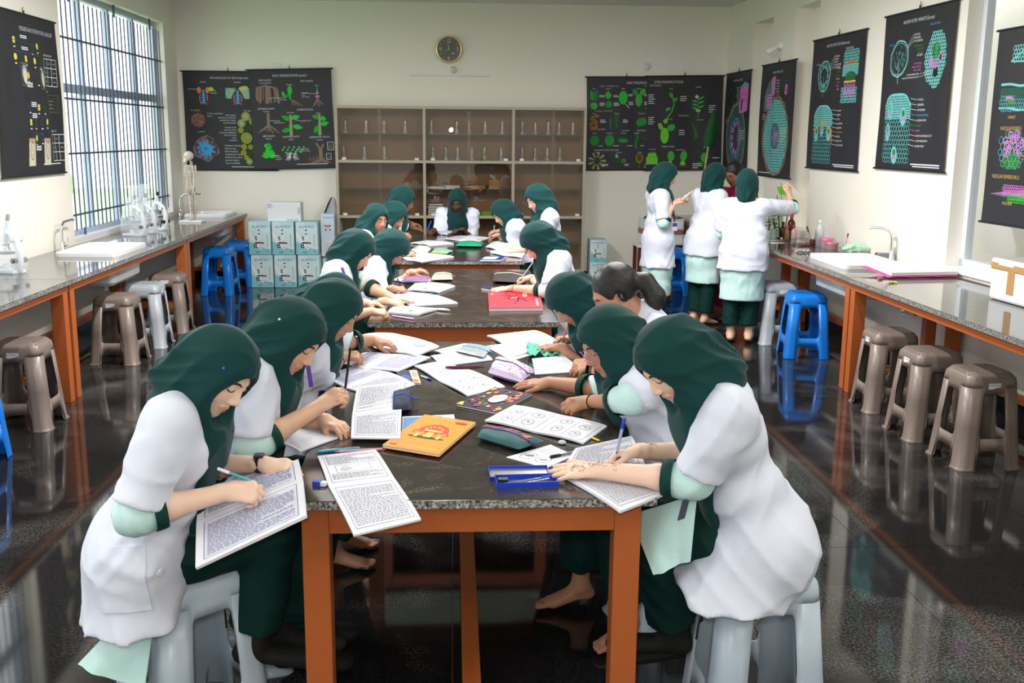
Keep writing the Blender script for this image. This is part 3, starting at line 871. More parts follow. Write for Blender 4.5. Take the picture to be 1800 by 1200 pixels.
def d_leafan(I, W, H):
    def cellsrow(x0, y0, a, b, n): pass
    I.cells(lambda x, y: abs(y - (H * .86 + .1 * (x - .1))) < .05 and x > W * .16, W * .16, H * .80, W * .98, H * .98, .03, .006, CY)
    I.line([(W * .15, H * .835), (W * .3, H * .90), (W * .5, H * .93), (W * .98, H * .95)], .010, CY); I.line([(W * .15, H * .835), (W * .4, H * .82), (W * .98, H * .85)], .010, CY)
    I.text(W * .5, H * .965, 'ANATOMY OF LEAF', .03, WH, 'l', .7)
    for y0, y1, d, c in ((.66, .705, .016, srgb(50, 110, 90)), (.60, .66, .028, TEA)):
        I.cells(lambda x, y: W * .08 < x < W * .98 and y0 * H - .08 * (x / W) < y < y1 * H - .06 * (x / W), W * .08, .5 * H, W * .98, .72 * H, d, .005, c)
    I.line([(W * (.08 + .09 * k), H * (.72 - .006 * k + .006 * (k % 2))) for k in range(11)], .016, CY); I.line([(W * (.08 + .09 * k), H * (.60 - .006 * k + .006 * (k % 2))) for k in range(11)], .014, CY)
    I.ell(W * .18, H * .645, .05, .018, PK, 12, -.2); I.ell(W * .19, H * .633, .05, .014, GN, 12, -.2)
    for x in (.45, .66): I.ell(W * x, H * .62, .02, .03, PK, 8)
    OC = srgb(222, 180, 90)
    I.text(W * .18, H * .545, 'VEINLET', .020, OC, 'l', .8); I.text(W * .12, H * .487, 'VASCULAR BUNDLE', .026, OC, 'l', .72); I.text(W * .62, H * .475, 'T.S.', .024, OC); I.text(W * .62, H * .455, 'STOMATA', .018, OC)
    bx, by = W * .25, H * .385
    I.cells(lambda x, y: ((x - bx) / .16) ** 2 + ((y - by) / .13) ** 2 < 1, bx - .16, by - .13, bx + .16, by + .13, .045, .005, TEA)
    for k in range(22):
        x, y = bx + random.uniform(-.11, .11), by + random.uniform(-.03, .11)
        if ((x - bx) / .12) ** 2 + ((y - by - .03) / .09) ** 2 < 1: I.ring(x, y, random.uniform(.014, .028), random.uniform(.016, .03), .008, PK, 9)
    I.cells(lambda x, y: ((x - bx) / .10) ** 2 + ((y - by + .07) / .05) ** 2 < 1, bx - .1, by - .13, bx + .1, by, .02, .006, GN)
    labels(I, W * .50, H * .42, ['PROTOXYLEM', 'XYLEM PARENCHYMA', 'METAXYLEM', 'PHLOEM', 'COMPANION CELL'], .021, OC, 1.7, 'l', (bx + .10, by + .02))
    I.text(W * .08, H * .24, 'VASCULAR BUNDLE IN L.S', .026, OC, 'l', .72)
    I.poly([(W * .07, H * .155), (W * .3, H * .185), (W * .98, H * .205), (W * .98, H * .165), (W * .3, H * .155)], srgb(170, 100, 170)); I.cells(lambda x, y: y < H * .2, W * .2, H * .16, W * .95, H * .195, .02, .004, PK)
    I.poly([(W * .07, H * .155), (W * .3, H * .153), (W * .98, H * .160), (W * .98, H * .115), (W * .4, H * .13)], srgb(50, 120, 60)); I.cells(lambda x, y: True, W * .25, H * .128, W * .9, H * .148, .022, .004, LG)
    I.text(W * .44, H * .21, 'XYLEM', .018, OC); I.text(W * .2, H * .105, 'PHLOEM', .020, OC)


def d_leafmod(I, W, H):
    I.text(W * .5, H * .925, 'LEAF MODIFICATIONS', .032, WH, 'l', .8)
    for x, y, s in ((.16, .895, 'LEAF TENDRILS'), (.72, .90, 'LEAF SPINES'), (.10, .63, 'SCALE LEAVES'), (.75, .655, 'PHYLLODES')): I.text(W * x, H * y, ' '.join(s.replace(' ', '_')).replace('_', ' '), .018, WH, 'l', .9)
    for x, y, s in ((.05, .435, 'REPRODUCTIVE LEAVES'), (.45, .42, 'SUCCULENT'), (.64, .42, 'HETEROPHYLLY'), (.84, .42, 'STORAGE'), (.10, .21, 'INSECTIVOROUS PLANTS (TRAP LEAVES)')): I.text(W * x, H * y, s, .016, WH, 'l', .75)
    names = ['Pisum', 'Lathyrus', 'Smilax', 'Opuntia', 'Argemone', 'Ruscus', 'Casuarina', 'Parkinsonia', 'Acacia', 'Begonia', 'Bryophyllum', 'Salicornia', 'Limnophila', 'Aloe', 'Drosera', 'Utricularia', 'Dionaea', 'Nepenthes']
    g1, g2, g3 = srgb(36, 150, 60), srgb(60, 180, 70), srgb(30, 120, 60)
    def lab(x, y, n=3):
        for k in range(n): I.rect(W * x, H * y - k * .016, W * x + random.uniform(.05, .08), H * y - k * .016 + .007, WH)
    cells = [(.09, .77, 'b'), (.27, .77, 'b2'), (.46, .78, 'o'), (.66, .78, 'c'), (.86, .77, 's')]
    for x, y, k in cells:
        cx, cy = W * x, H * y
        if k == 'b':
            for a in range(9): I.leaf(cx, cy - .03 + .012 * a, .07, .018, PI / 2 + (.9 if a % 2 else -.9), g1 if a % 2 else g3)
            I.ell(cx, cy - .09, .045, .045, g2, 14, 0, .1)
        elif k == 'b2': I.poly([(cx, cy + .1), (cx + .045, cy + .04), (cx + .02, cy), (cx - .02, cy), (cx - .045, cy + .05)], g2); I.ell(cx + .01, cy - .07, .04, .045, g1, 12, .3, .1)
        elif k == 'o': I.ell(cx, cy, .058, .085, srgb(50, 190, 60), 18); I.line([(cx + .03, cy - .08), (cx + .08, cy - .13)], .008, WH)
        elif k == 'c': I.ell(cx, cy - .03, .045, .08, g2, 16); I.ell(cx - .05, cy + .07, .035, .045, g1, 12, .5); I.ell(cx + .05, cy + .07, .035, .045, g2, 12, -.5)
        else:
            for a in range(5): I.ell(cx + (.025 if a % 2 else -.025), cy + .09 - a * .045, .038, .032, g1 if a % 2 else g2, 12)
        lab(x + .07, y - .05); lab(x + .065, y + .03, 2); I.text(cx, H * .87, names[cells.index((x, y, k))], .016, WH, 'c', .75)
    for k, x in enumerate((.09, .38, .70, .88)):
        cx, cy = W * x, H * .52
        if k == 0:
            for a in range(7): I.ell(cx + .035 * math.cos(a * 2.4), cy + .075 - a * .025, .035, .022, srgb(165, 115, 45), 10, a)
        elif k == 1:
            for a in range(12): I.leaf(cx, cy - .08 + a * .014, .055, .006, PI / 2 + (.5 if a % 2 else -.5), g3)
            I.rect(cx - .085, cy - .08, cx - .072, cy + .05, g1)
        elif k == 2: I.ell(cx, cy, .075, .05, g1, 14, .3, .1)
        else:
            for a in range(7): I.leaf(cx - .03, cy - .1 + a * .03, .085, .016, .6 + .2 * (a % 2), g1)
        lab(x + .08, .54, 3); I.text(cx, H * .605, names[5 + k], .016, WH, 'c', .75)
    for k, x in enumerate((.10, .29, .47, .64, .86)):
        cx, cy = W * x, H * .32
        if k < 2: I.ell(cx, cy, .062, .062 if k == 0 else .07, g1, 16, 0, .08)
        elif k == 2: I.ell(cx, cy, .065, .03, g1, 14, 0, .08)
        elif k == 3:
            for a in range(7): I.ell(cx + .012 * math.sin(a), cy + .08 - a * .028, .022, .018, g3, 8)
        else:
            for a in range(9): I.leaf(cx, cy - .09, .17, .012, PI / 2 + (a - 4) * .18, g1 if a % 2 else srgb(70, 190, 130))
        I.text(cx, H * .395, names[9 + k], .016, WH, 'c', .75); lab(x + .05, .26, 1)
    for k, x in enumerate((.14, .42, .68, .86)):
        cx, cy = W * x, H * .10
        if k == 0:
            for a in range(9): I.ell(cx + .07 * math.cos(a * .7), cy + .07 * math.sin(a * .7), .034, .013, srgb(150, 160, 100), 8, a * .7); I.ell(cx + .1 * math.cos(a * .7), cy + .1 * math.sin(a * .7), .016, .016, srgb(190, 180, 110), 8)
        elif k == 1:
            for a in range(14): I.leaf(cx, cy - .04, .12, .005, a * .23 - .2, srgb(30, 80, 50))
            I.ring(cx + .06, cy, .022, .018, .006, srgb(200, 190, 120), 12); I.ell(cx - .03, cy + .06, .02, .028, srgb(130, 180, 170), 10, .5)
        elif k == 2: I.ell(cx, cy + .03, .05, .06, srgb(150, 130, 30), 14); I.ell(cx, cy + .035, .036, .044, srgb(90, 70, 30), 14); I.line([(cx, cy - .03), (cx, cy - .1)], .006, g1)
        else: I.ell(cx - .04, cy + .0, .022, .05, srgb(220, 140, 60), 12, .1); I.ell(cx - .045, cy - .07, .032, .045, srgb(225, 140, 60), 12); I.leaf(cx - .02, cy + .03, .1, .02, .9, srgb(190, 160, 60)); I.ell(cx + .07, cy + .05, .016, .035, g1, 10)
        I.text(cx, H * .185, names[14 + k], .016, WH, 'c', .75); lab(x + .07, .06, 2)
    I.rect(W * .74, H * .025, W * .97, H * .031, WH)


def d_stemmod(I, W, H):
    I.text(W * .10, H * .925, 'STEM MODIFICATIONS', .032, WH, 'l', .8); I.text(W * .04, H * .895, 'STEM TENDRILS', .018, WH, 'l', .8); I.text(W * .64, H * .875, 'RUNNER', .016, WH, 'l', .8)
    g1, g2 = srgb(60, 175, 60), srgb(110, 205, 50)
    def lab(x, y, n=3):
        for k in range(n): I.rect(W * x, H * y - k * .026, W * x + random.uniform(.06, .10), H * y - k * .026 + .009, WH)
    lab(.02, .80, 5); lab(.02, .56, 4)
    I.text(W * .3, H * .86, 'Vitis', .016, WH); x, y = W * .33, H * .60
    I.line([(x - .08, y - .08), (x, y + .03), (x + .03, y + .12), (x, y + .26)], .018, g1); I.ell(x - .08, y - .09, .03, .03, g2, 10); I.ell(x - .05, y + .06, .035, .02, g1, 10, .5); I.leaf(x, y + .2, .08, .02, 2, g1); I.leaf(x + .02, y + .16, .07, .02, .6, g1); lab(.44, .78, 3)
    x, y = W * .68, H * .66
    for a in range(6): I.leaf(x, y - .02 + a * .025, .09, .014, (.25 if a % 2 else 2.8) + a * .05, g1)
    I.ell(x, y - .03, .03, .024, srgb(170, 210, 130), 8, 0, .3); I.ell(x - .02, y + .14, .025, .02, srgb(200, 220, 170), 8, 0, .3); I.line([(x, y - .12), (x, y + .12)], .008, g1); lab(.82, .68, 4)
    I.text(W * .42, H * .575, 'PHYLLOCLADES', .016, WH, 'l', .8); I.text(W * .26, H * .54, 'Opuntia', .016, WH); I.text(W * .66, H * .53, 'Casuarina', .016, WH)
    x, y = W * .24, H * .37
    I.ell(x, y, .055, .10, g2, 18); I.ell(x - .055, y + .115, .028, .05, g2, 12, .5); I.ell(x + .085, y + .10, .055, .042, g1, 12, .4); lab(.43, .42, 3)
    x, y = W * .64, H * .36
    for a in range(16): I.leaf(x, y - .06 + a * .010, .11, .004, .9 + .08 * a, srgb(50, 110, 50))
    I.rect(W * .82, H * .36, W * .835, H * .50, g1); I.text(W * .86, H * .50, 'SCALE', .016, WH)
    I.text(W * .2, H * .245, 'TUBEROUS STEMS', .018, WH, 'l', .8); I.text(W * .76, H * .235, 'BULBIL', .018, WH, 'l', .8); I.text(W * .04, H * .22, 'Knol khol', .015, WH); I.text(W * .40, H * .21, 'Bulbophyllum', .015, WH)
    x, y = W * .08, H * .08
    I.rect(x - .075, y - .02, x + .075, y + .07, g2)
    for a in range(8): I.leaf(x - .06 + a * .017, y + .06, .08, .008, PI / 2 + (a - 4) * .08, g2)
    for x in (.33, .50): I.ell(W * x, H * .15, .045, .065, g1, 14, -.2 if x > .4 else .1); I.ell(W * x - .01, H * .065, .034, .042, g2, 12)
    x = W * .78; I.ell(x, H * .13, .055, .06, g1, 14, 0, .1); I.ell(x - .05, H * .055, .03, .03, g1, 10); lab(.88, .12, 1)
    I.poly([(W * .3, H * .03), (W * .6, H * .03), (W * .55, H * .05), (W * .35, H * .05)], srgb(90, 60, 40)); lab(.62, .06, 3)


def d_rootmod(I, W, H):
    I.text(W * .5, H * .925, 'ROOT MODIFICATIONS (aerial) 1', .030, WH, 'c', .68)
    g1, g2, b1 = srgb(40, 200, 50), srgb(35, 165, 45), srgb(140, 118, 104)
    for x, y, s in ((.20, .885, 'PROP ROOTS'), (.70, .87, 'STILT ROOTS'), (.19, .60, 'BUTTRESS ROOTS'), (.66, .585, 'CLIMBING ROOTS'), (.20, .325, 'NEST ROOTS'), (.47, .315, 'FLOATING ROOTS'), (.82, .305, 'RESPIRATORY ROOTS')): I.text(W * x, H * y, s, .022, WH, 'c', .8)
    for x, y, s in ((.2, .86, 'Ficus benghalensis'), (.49, .84, 'Pandanus'), (.82, .825, 'Maize'), (.19, .575, 'Terminalia'), (.48, .56, 'Piper betle'), (.82, .55, 'Pothos'), (.2, .30, 'Bischofia'), (.47, .29, 'Jussiaea'), (.82, .28, 'Avicennia')): I.text(W * x, H * y, s, .017, WH, 'c', .8)
    def lab(x, y, ws, tx, ty):
        for k, s in enumerate(ws): I.text(W * x, H * (y - .02 * k), s, .014, WH, 'l', .8)
        I.line([(W * x, H * y + .008), (W * tx, H * ty)], .004, WH)
    for k in range(16):
        x = W * (.08 + .017 * k) + random.uniform(-.01, .01)
        if 5 < k < 8 or k in (11, 12): continue
        I.line([(W * .2 + (x - W * .2) * .9, H * (.83 - .02 * abs(k - 8) / 8)), (x, H * .74), (x + random.uniform(-.02, .02), H * random.uniform(.66, .7))], random.uniform(.008, .022), b1)
    I.line([(W * .22, H * .84), (W * .21, H * .66)], .05, b1); I.line([(W * .08, H * .815), (W * .2, H * .84), (W * .34, H * .81)], .02, b1); I.line([(W * .34, H * .80), (W * .35, H * .66)], .025, b1)
    I.ell(W * .49, H * .79, .028, .055, g1, 14); I.ell(W * .41, H * .75, .02, .035, g1, 10, .3); I.line([(W * .41, H * .735), (W * .46, H * .73), (W * .48, H * .76)], .022, g2); I.line([(W * .49, H * .76), (W * .49, H * .70)], .02, g1)
    for k in range(5): I.line([(W * .50, H * .70), (W * (.52 + .03 * k), H * .635)], .006, b1)
    I.line([(W * .82, H * .81), (W * .82, H * .74)], .018, g2); I.ell(W * .82, H * .76, .02, .015, PK, 8); I.ell(W * .82, H * .722, .028, .018, PK, 10)
    for k in range(9): I.line([(W * .82, H * .71), (W * (.76 + .016 * k), H * random.uniform(.62, .66))], .008, b1)
    lab(.36, .71, ['MAIN STEM', 'PROP ROOT'], .24, .715); lab(.63, .755, ['MAIN STEM', 'NODE', 'STILT ROOTS'], .80, .75)
    I.line([(W * .21, H * .565), (W * .205, H * .42)], .036, b1)
    for k in range(8): I.line([(W * .205, H * .45), (W * (.08 + .036 * k + .0), H * random.uniform(.36, .40))], .011, b1)
    lab(.27, .48, ['MAIN STEM', 'BUTTRESS ROOTS'], .22, .49); lab(.60, .475, ['CLIMBING ROOTS'], .50, .50)
    for cx in (.48, .83):
        I.line([(W * cx, H * .545), (W * cx, H * .33)], .03, srgb(165, 150, 135))
        for dx, dy, L, r in ((0, .49, .13, 2.7), (.01, .51, .11, .2), (.02, .43, .13, -.2), (-.01, .40, .12, 3.4)) if cx < .6 else ((0, .51, .10, 2.9), (.01, .51, .08, -.3), (.01, .44, .11, .2), (-.02, .43, .11, 4.2)): I.leaf(W * (cx + dx), H * dy, L, .03, r, g1 if dx > 0 else g2)
        I.line([(W * cx - .015, H * .45), (W * cx - .02, H * .33)], .012, g1)
    for k in range(12): I.ell(W * .19 + random.uniform(-.05, .05), H * (.25 - .011 * k), .028, .018, g1 if k % 2 else g2, 8, k)
    for k in range(7): I.leaf(W * .19, H * .12, .10, .024, .2 + k * .45, g1)
    lab(.27, .13, ['NODE', 'PITCHER', 'LIKE LEAF'], .22, .14)
    for k in range(40): a = random.uniform(0, 6.28); q = math.sqrt(random.random()); I.line([(W * .47 + .02 * math.cos(a), H * .13 + .02 * math.sin(a)), (W * .47 + .10 * q * math.cos(a), H * .11 + .075 * q * math.sin(a))], .004, WH)
    for k in range(14): I.ell(W * (.36 + .02 * k), H * (.19 + .03 * math.sin(k * 2.1)), .015, .012, g1, 7)
    I.line([(W * .82, H * .19), (W * .82, H * .09)], .045, b1); I.line([(W * .82, H * .18), (W * .77, H * .255)], .022, b1); I.line([(W * .82, H * .18), (W * .86, H * .24)], .022, b1)
    for k in range(16): I.line([(W * (.68 + .018 * k), H * .075), (W * (.68 + .018 * k), H * random.uniform(.095, .13))], .006, b1); I.line([(W * .82, H * .09), (W * (.68 + .018 * k), H * .05)], .006, b1)
    I.frame(W * .91, H * .18, W * .985, H * .26, .006, WH); I.frame(W * .89, H * .085, W * .945, H * .145, .005, WH)
    for k in range(5): I.line([(W * (.92 + .013 * k), H * .19), (W * (.92 + .013 * k), H * random.uniform(.21, .245))], .006, BRN)
    lab(.55, .19, ['FLOATING ROOTS', 'PNEUMATOPHORES'], .50, .16); I.rect(W * .52, H * .038, W * .9, H * .044, WH)


def d_frog(I, W, H):
    I.text(W * .52, H * .925, 'FROG-HISTOLOGY OF TESTIS AND OVARY', .026, WH, 'c', .68)
    br = srgb(80, 52, 40)
    for cx, nm in ((.22, 'TESTIS'), (.60, 'OVARY')):
        x, y = W * cx, H * .74; I.text(x, H * .885, nm, .018, WH, 'c')
        if nm == 'OVARY': I.ell(x - .09, y + .05, .065, .065, srgb(100, 165, 120), 16, 0, .1); I.ell(x + .11, y + .05, .085, .065, srgb(110, 170, 130), 16, 0, .1); I.cells(lambda a, b: abs(b - y - .05) < .055 and (abs(a - x + .09) < .06 or abs(a - x - .11) < .075), x - .16, y - .02, x + .2, y + .11, .018, .004, srgb(190, 220, 200)); I.ell(x + .07, y + .115, .06, .025, YEL, 12, .2)
        for s in (-1, 1):
            I.ell(x + s * .05, y - .02, .03, .10, br, 14, s * .25); I.line([(x + s * .045, y + .03), (x + s * .05, y - .03), (x + s * .03, y - .09)], .010, PK)
            if nm == 'TESTIS': I.ell(x + s * .052, y + .085, .026, .04, ORG, 12)
        if nm == 'TESTIS': I.ell(x + .095, y + .10, .035, .025, YEL, 10)
        I.line([(x, y + .09), (x, y - .08)], .024, BLU)
        for k in range(4): I.line([(x - .03, y - .06 + .03 * k), (x, y - .07 + .03 * k), (x + .03, y - .06 + .03 * k)], .01, BLU)
    labels(I, W * .05, H * .815, ['MESORCHIUM'], .014, WH, 1.5); labels(I, W * .30, H * .80, ['TESTIS', 'KIDNEY'], .016, WH, 1.8)
    I.text(W * .12, H * .60, 'T.S. TESTIS', .018, WH, 'c'); I.ell(W * .145, H * .51, .088, .088, srgb(120, 85, 70), 24)
    for k in range(120): a = random.uniform(0, 6.28); q = math.sqrt(random.random()) * .082; I.ell(W * .145 + q * math.cos(a), H * .51 + q * math.sin(a), .004, .004, srgb(190, 150, 150), 5)
    labels(I, W * .25, H * .57, ['TUNICA ALBUGINEA', 'CRYPT'], .015, WH, 2.2)
    cx, cy = W * .22, H * .22; I.text(cx - .05, H * .385, 'A CRYPT', .016, WH, 'c'); I.ell(cx, cy, .165, .165, srgb(120, 110, 125), 11, .3, .14); I.ell(cx, cy, .150, .150, srgb(90, 56, 38), 26, 0, .03)
    for k in range(11): I.leaf(cx + .01 * math.cos(k * .571), cy + .01 * math.sin(k * .571), .115, .024, k * .571 + .2, srgb(60, 165, 225))
    labels(I, W * .43, H * .245, ['GERMINAL EPITHELIUM', 'SERTOLI CELL', 'SPERM BUNDLE', 'CONNECTIVE TISSUE', 'INTERSTITIAL CELLS', 'BLOOD VESSELS', 'TAILS OF SPERMS'], .0165, WH, 2.2)
    I.text(W * .66, H * .60, 'T.S. OVARY', .018, WH)
    I.poly([(W * .70, H * .56), (W * .61, H * .50), (W * .59, H * .38), (W * .60, H * .24), (W * .66, H * .12), (W * .76, H * .07), (W * .9, H * .1), (W * .9, H * .56)], srgb(40, 60, 40))
    for x, y, r in ((.68, .55, .055), (.63, .48, .05), (.62, .41, .035), (.68, .33, .07), (.72, .24, .03), (.65, .24, .035), (.64, .18, .035), (.67, .13, .03), (.70, .09, .04), (.76, .5, .05), (.8, .2, .06), (.8, .4, .04)):
        I.ell(W * x, H * y, r, r, srgb(165, 160, 50), 16); I.ell(W * x, H * y, r * .8, r * .8, srgb(140, 140, 40), 16)
        if r > .037: I.ell(W * x, H * y, r * .45, r * .45, srgb(90, 185, 220), 12)
    labels(I, W * .57, H * .555, ['PERITONEUM', 'GERMINAL EPITHELIUM', 'CONNECTIVE TISSUE', 'BLOOD VESSELS'], .015, WH, 2.1, 'r'); labels(I, W * .57, H * .43, ['YOUNG OVUM', 'MATURE OVUM', 'VITELLINE MEMBRANE', 'FOLLICLE CELLS', 'YOLK', 'NUCLEUS'], .015, WH, 2.1, 'r')
    I.rect(W * .5, H * .032, W * .9, H * .038, WH)


def d_pedigree(I, W, H):
    I.text(W * .93, H * .895, "PEDIGREE ANALYSIS WIDOW'S PEAK & EARLOBE", .034, srgb(200, 205, 210), 'r', .62)
    tl = srgb(60, 90, 105)
    def sym(x, y, k, f=True):
        c = YEL if f else tl
        if k == 's': (I.rect if f else (lambda a, b, e, g, cc: I.frame(a, b, e, g, .005, cc)))(W * x - .02, H * y - .024, W * x + .02, H * y + .024, c)
        else: (I.ell(W * x, H * y, .024, .026, c, 14) if f else I.ring(W * x, H * y, .024, .026, .005, c, 14))
        I.rect(W * x - .015, H * y - .055, W * x + .015, H * y - .046, WH)
    for x, y, k, f in ((.30, .83, 's', 1), (.55, .80, 'o', 0), (.64, .815, 'o', 1), (.30, .73, 'o', 1), (.39, .72, 'o', 0), (.44, .725, 's', 1), (.57, .72, 'o', 1), (.66, .715, 'o', 0), (.45, .625, 'o', 1), (.60, .61, 's', 0), (.42, .435, 'o', 0), (.58, .43, 's', 1), (.67, .43, 'o', 0), (.42, .335, 's', 1), (.52, .335, 's', 0), (.62, .335, 'o', 0), (.70, .34, 'o', 1), (.52, .235, 'o', 1), (.62, .24, 's', 0)): sym(x, y, k, f)
    for a, b in (((.28, .83), (.62, .815)), ((.28, .765), (.68, .755)), ((.5, .725), (.5, .66)), ((.44, .655), (.6, .645)), ((.4, .435), (.7, .43)), ((.38, .37), (.72, .37)), ((.52, .335), (.52, .27)), ((.5, .265), (.64, .265))): I.line([(W * a[0], H * a[1]), (W * b[0], H * b[1])], .004, tl)
    for x, y, n in ((.44, .86, 2), (.44, .79, 2), (.46, .575, 3), (.50, .455, 3), (.50, .385, 3), (.55, .18, 3)):
        for k in range(n): I.rect(W * x - .06, H * y - .014 * k, W * x + .06, H * y - .014 * k + .008, WH)
    for x0, y0, nm in ((.755, .575, 'WIDOWS PEAK TRAIT'), (.80, .085, 'EARLOBE TRAIT')):
        I.text(W * x0, H * (y0 + .19), nm, .016, WH, 'l', .8)
        for i in range(4): I.line([(W * x0, H * (y0 + i * .058)), (W * (x0 + .2), H * (y0 + i * .058))], .005, WH); I.line([(W * (x0 + i * .0667), H * y0), (W * (x0 + i * .0667), H * (y0 + .174))], .005, WH)
        for i in range(8): I.text(W * (x0 + .02 + .0667 * ((i + 1) % 3)), H * (y0 + .14 - .058 * ((i + 1) // 3)), random.choice(['w', 'Ww', 'WW', 'e']), .012, WH)
    I.text(W * .75, H * .53, 'NOTES', .014, WH); I.frame(W * .77, H * .405, W * .95, H * .515, .006, srgb(90, 95, 50))
    for k in range(4): I.line([(W * .78, H * (.495 - .024 * k)), (W * .95, H * (.495 - .024 * k))], .003, srgb(90, 95, 50)); I.text(W * .81, H * (.475 - .024 * k), 'genotype trait', .012, WH)
    sk, dk = srgb(205, 196, 176), srgb(110, 85, 70)
    for x, y, k in ((.39, .60, 'h'), (.68, .59, 'h'), (.42, .10, 'e'), (.68, .10, 'e')):
        x0, y0 = W * x - .05, H * y - .05
        if k == 'h': I.frame(x0, y0, x0 + .12, y0 + .17, .004, srgb(150, 140, 120)); I.ell(x0 + .06, y0 + .09, .048, .072, srgb(150, 150, 160), 14); I.ell(x0 + .06, y0 + .07, .036, .06, sk, 14)
        else:
            I.rect(x0, y0, x0 + .13, y0 + .22, sk); I.ring(x0 + .065, y0 + .12, .04, .07, .007, dk, 16); I.line([(x0 + .05, y0 + .16), (x0 + .07, y0 + .12), (x0 + .05, y0 + .07)], .006, dk); I.rect(x0, y0 + .18, x0 + .13, y0 + .22, srgb(170, 150, 130))
    I.rect(W * .62, H * .063, W * .93, H * .069, WH)


wall_chart((XL + .022, 8.06, 1.50), (0, 1, 0), (1, 0, 0), 1.27, 1.26, d_pedigree, 'black pedigree analysis chart with yellow symbols beside the left window', .0, .03, 3)
wall_chart((-3.36, YB - .018, 1.39), (1, 0, 0), (0, -1, 0), 1.12, 1.21, d_frog, 'black frog histology chart on the back wall beside the skeleton', .0, .014, 4)
wall_chart((-2.515, YB - .055, 1.405), (1, 0, 0), (0, -1, 0), 1.03, 1.215, d_rootmod, 'black root modifications chart on the back wall left of the cabinet', .03, .014, 5)
wall_chart((1.70, YB - .018, 1.42), (1, 0, 0), (0, -1, 0), 1.02, 1.165, d_leafmod, 'black leaf modifications chart on the back wall right of the cabinet', .012, .012, 6)
wall_chart((2.47, YB - .055, 1.425), (1, 0, 0), (0, -1, 0), .985, 1.175, d_stemmod, 'black stem modifications chart in the back right corner', .02, .012, 7)


def rchart(y0, y1, z0, z1, draw, label, seed, off=.02):
    n = Vector((-1, SKEW, 0)).normalized()
    r = Vector((-SKEW, -1, 0)) * 1.
    wall_chart((WX(y0) - off, y0, z0), (SKEW * (y1 - y0), y1 - y0, 0), n, y0 - y1, z1 - z0, draw, label, 0., .016, seed)


rchart(13.29, 12.34, 1.40, 2.635, lambda I, W, H: d_root(I, W, H, False), 'black root chart with a purple ringed section, first on the right wall from the corner', 8)
rchart(11.95, 10.90, 1.42, 2.655, lambda I, W, H: d_root(I, W, H, True), 'black root chart with a large blue oval section above the raised hand', 9)
rchart(10.46, 9.26, 1.555, 2.80, lambda I, W, H: d_stem(I, W, H, False), 'black dicot stem anatomy chart with an orange band', 10)
rchart(8.89, 7.72, 1.60, 2.86, lambda I, W, H: d_stem(I, W, H, True), 'black monocot stem anatomy chart above the right sink', 11)
rchart(7.12, 5.86, 1.28, 2.58, d_leafan, 'black leaf anatomy chart hanging before the right window', 12, .03)

# ------------------------------------------------------------------ clock, lamp holders, plates
GOLD = mat('gold_rim', (.83, .62, .25), .22, 1.)
ck = empty('wall_clock', (-.056, YB - .03, 2.90), 0, 'round black wall clock with a gold rim above the cabinet', 'clock')
RX = Matrix.Rotation(PI / 2, 3, 'X')
MB().lathe([(.155, -.028), (.160, -.02), (.165, 0), (.163, .018), (.152, .026), (.146, .02), (.145, .01)], (0, 0, 0), 40, RX, True, False).build('rim', ck, GOLD)
MB().lathe([(.148, -.01), (.148, .008)], (0, 0, 0), 40, RX).build('dial', ck, mat('clock_dial', srgb(70, 74, 66), .3))
I = Ink(); GOLDI = srgb(232, 220, 150)
for k in range(12):
    a = PI / 2 - (k + 1) * PI / 6; big = (k + 1) % 3 == 0; h = .05 if big else .018; R_ = .105 if big else .118
    I.text(R_ * math.cos(a), R_ * math.sin(a) - h / 2, str(k + 1), h, GOLDI, 'c')
for k in range(60):
    a = k * PI / 30; r0 = .137; I.line([(r0 * math.cos(a), r0 * math.sin(a)), (.143 * math.cos(a), .143 * math.sin(a))], .002, GOLDI)
I.ell(.053, -.05, .02, .011, srgb(200, 195, 200))
I.obj('numerals', lambda a, b, l: (a, -.0090 - l, b), ck)
hm = MB()
for ang, L, w in ((PI / 2 + .17, .12, .007), (PI / 2 + .30 - .38, .03, .012), (PI * 1.22, .10, .002), (PI * 1.05, .065, .002)):
    d = Vector((math.cos(ang), 0, math.sin(ang))); p = Vector((d.z, 0, -d.x)) * w / 2; y = Vector((0, -.013, 0))
    q = [p * .6, -p * .6, -p + d * L * .8, p + d * L * .8]
    hm.add([v + y for v in q] + [v + y * 1.15 for v in q], [(0, 1, 2, 3), (7, 6, 5, 4), (0, 4, 5, 1), (1, 5, 6, 2), (2, 6, 7, 3), (3, 7, 4, 0)])
hm.lathe([(.008, .010), (.008, .017)], (0, 0, 0), 10, RX); hm.build('hand', ck, mat('gold_paint', GOLDI, .4))
MB().lathe([(.144, .021), (.143, .022)], (0, 0, 0), 40, RX).build('lens', ck, pane_mat('clock_glass', (.97, .97, .97), 1.45))

bt = empty('wall_batten', (-.05, YB - .015, 2.588), 0, 'thin white batten strip on the back wall under the clock', 'batten')
MB().box((0, 0, 0), (1.0, .028, .022)).build('strip', bt, WHITEP, .004); MB().box((0, -.016, 0), (.97, .006, .010)).build('cover', bt, WHITEC)
lh = empty('lamp_holder', (-.005, YB - .004, 2.652), 0, 'white round lamp holder above the batten strip', 'lamp holder')
MB().lathe([(.048, 0), (.047, .01), (.03, .02), (.028, .035)], (0, 0, 0), 20, RX).build('base', lh, WHITEP); MB().lathe([(.024, .035), (.022, .05)], (0, 0, 0), 16, RX).build('socket', lh, mat('cream_socket', srgb(220, 205, 180), .5))
bp = onw(1370, 80, .03)
bl = empty('bulb_lamp', bp, 0, 'white bulb on an angled holder high on the right wall', 'lamp')
RB = Matrix.Rotation(-PI / 2, 3, 'Y'); RT = Matrix.Rotation(-PI / 2 - .55, 3, 'Y')
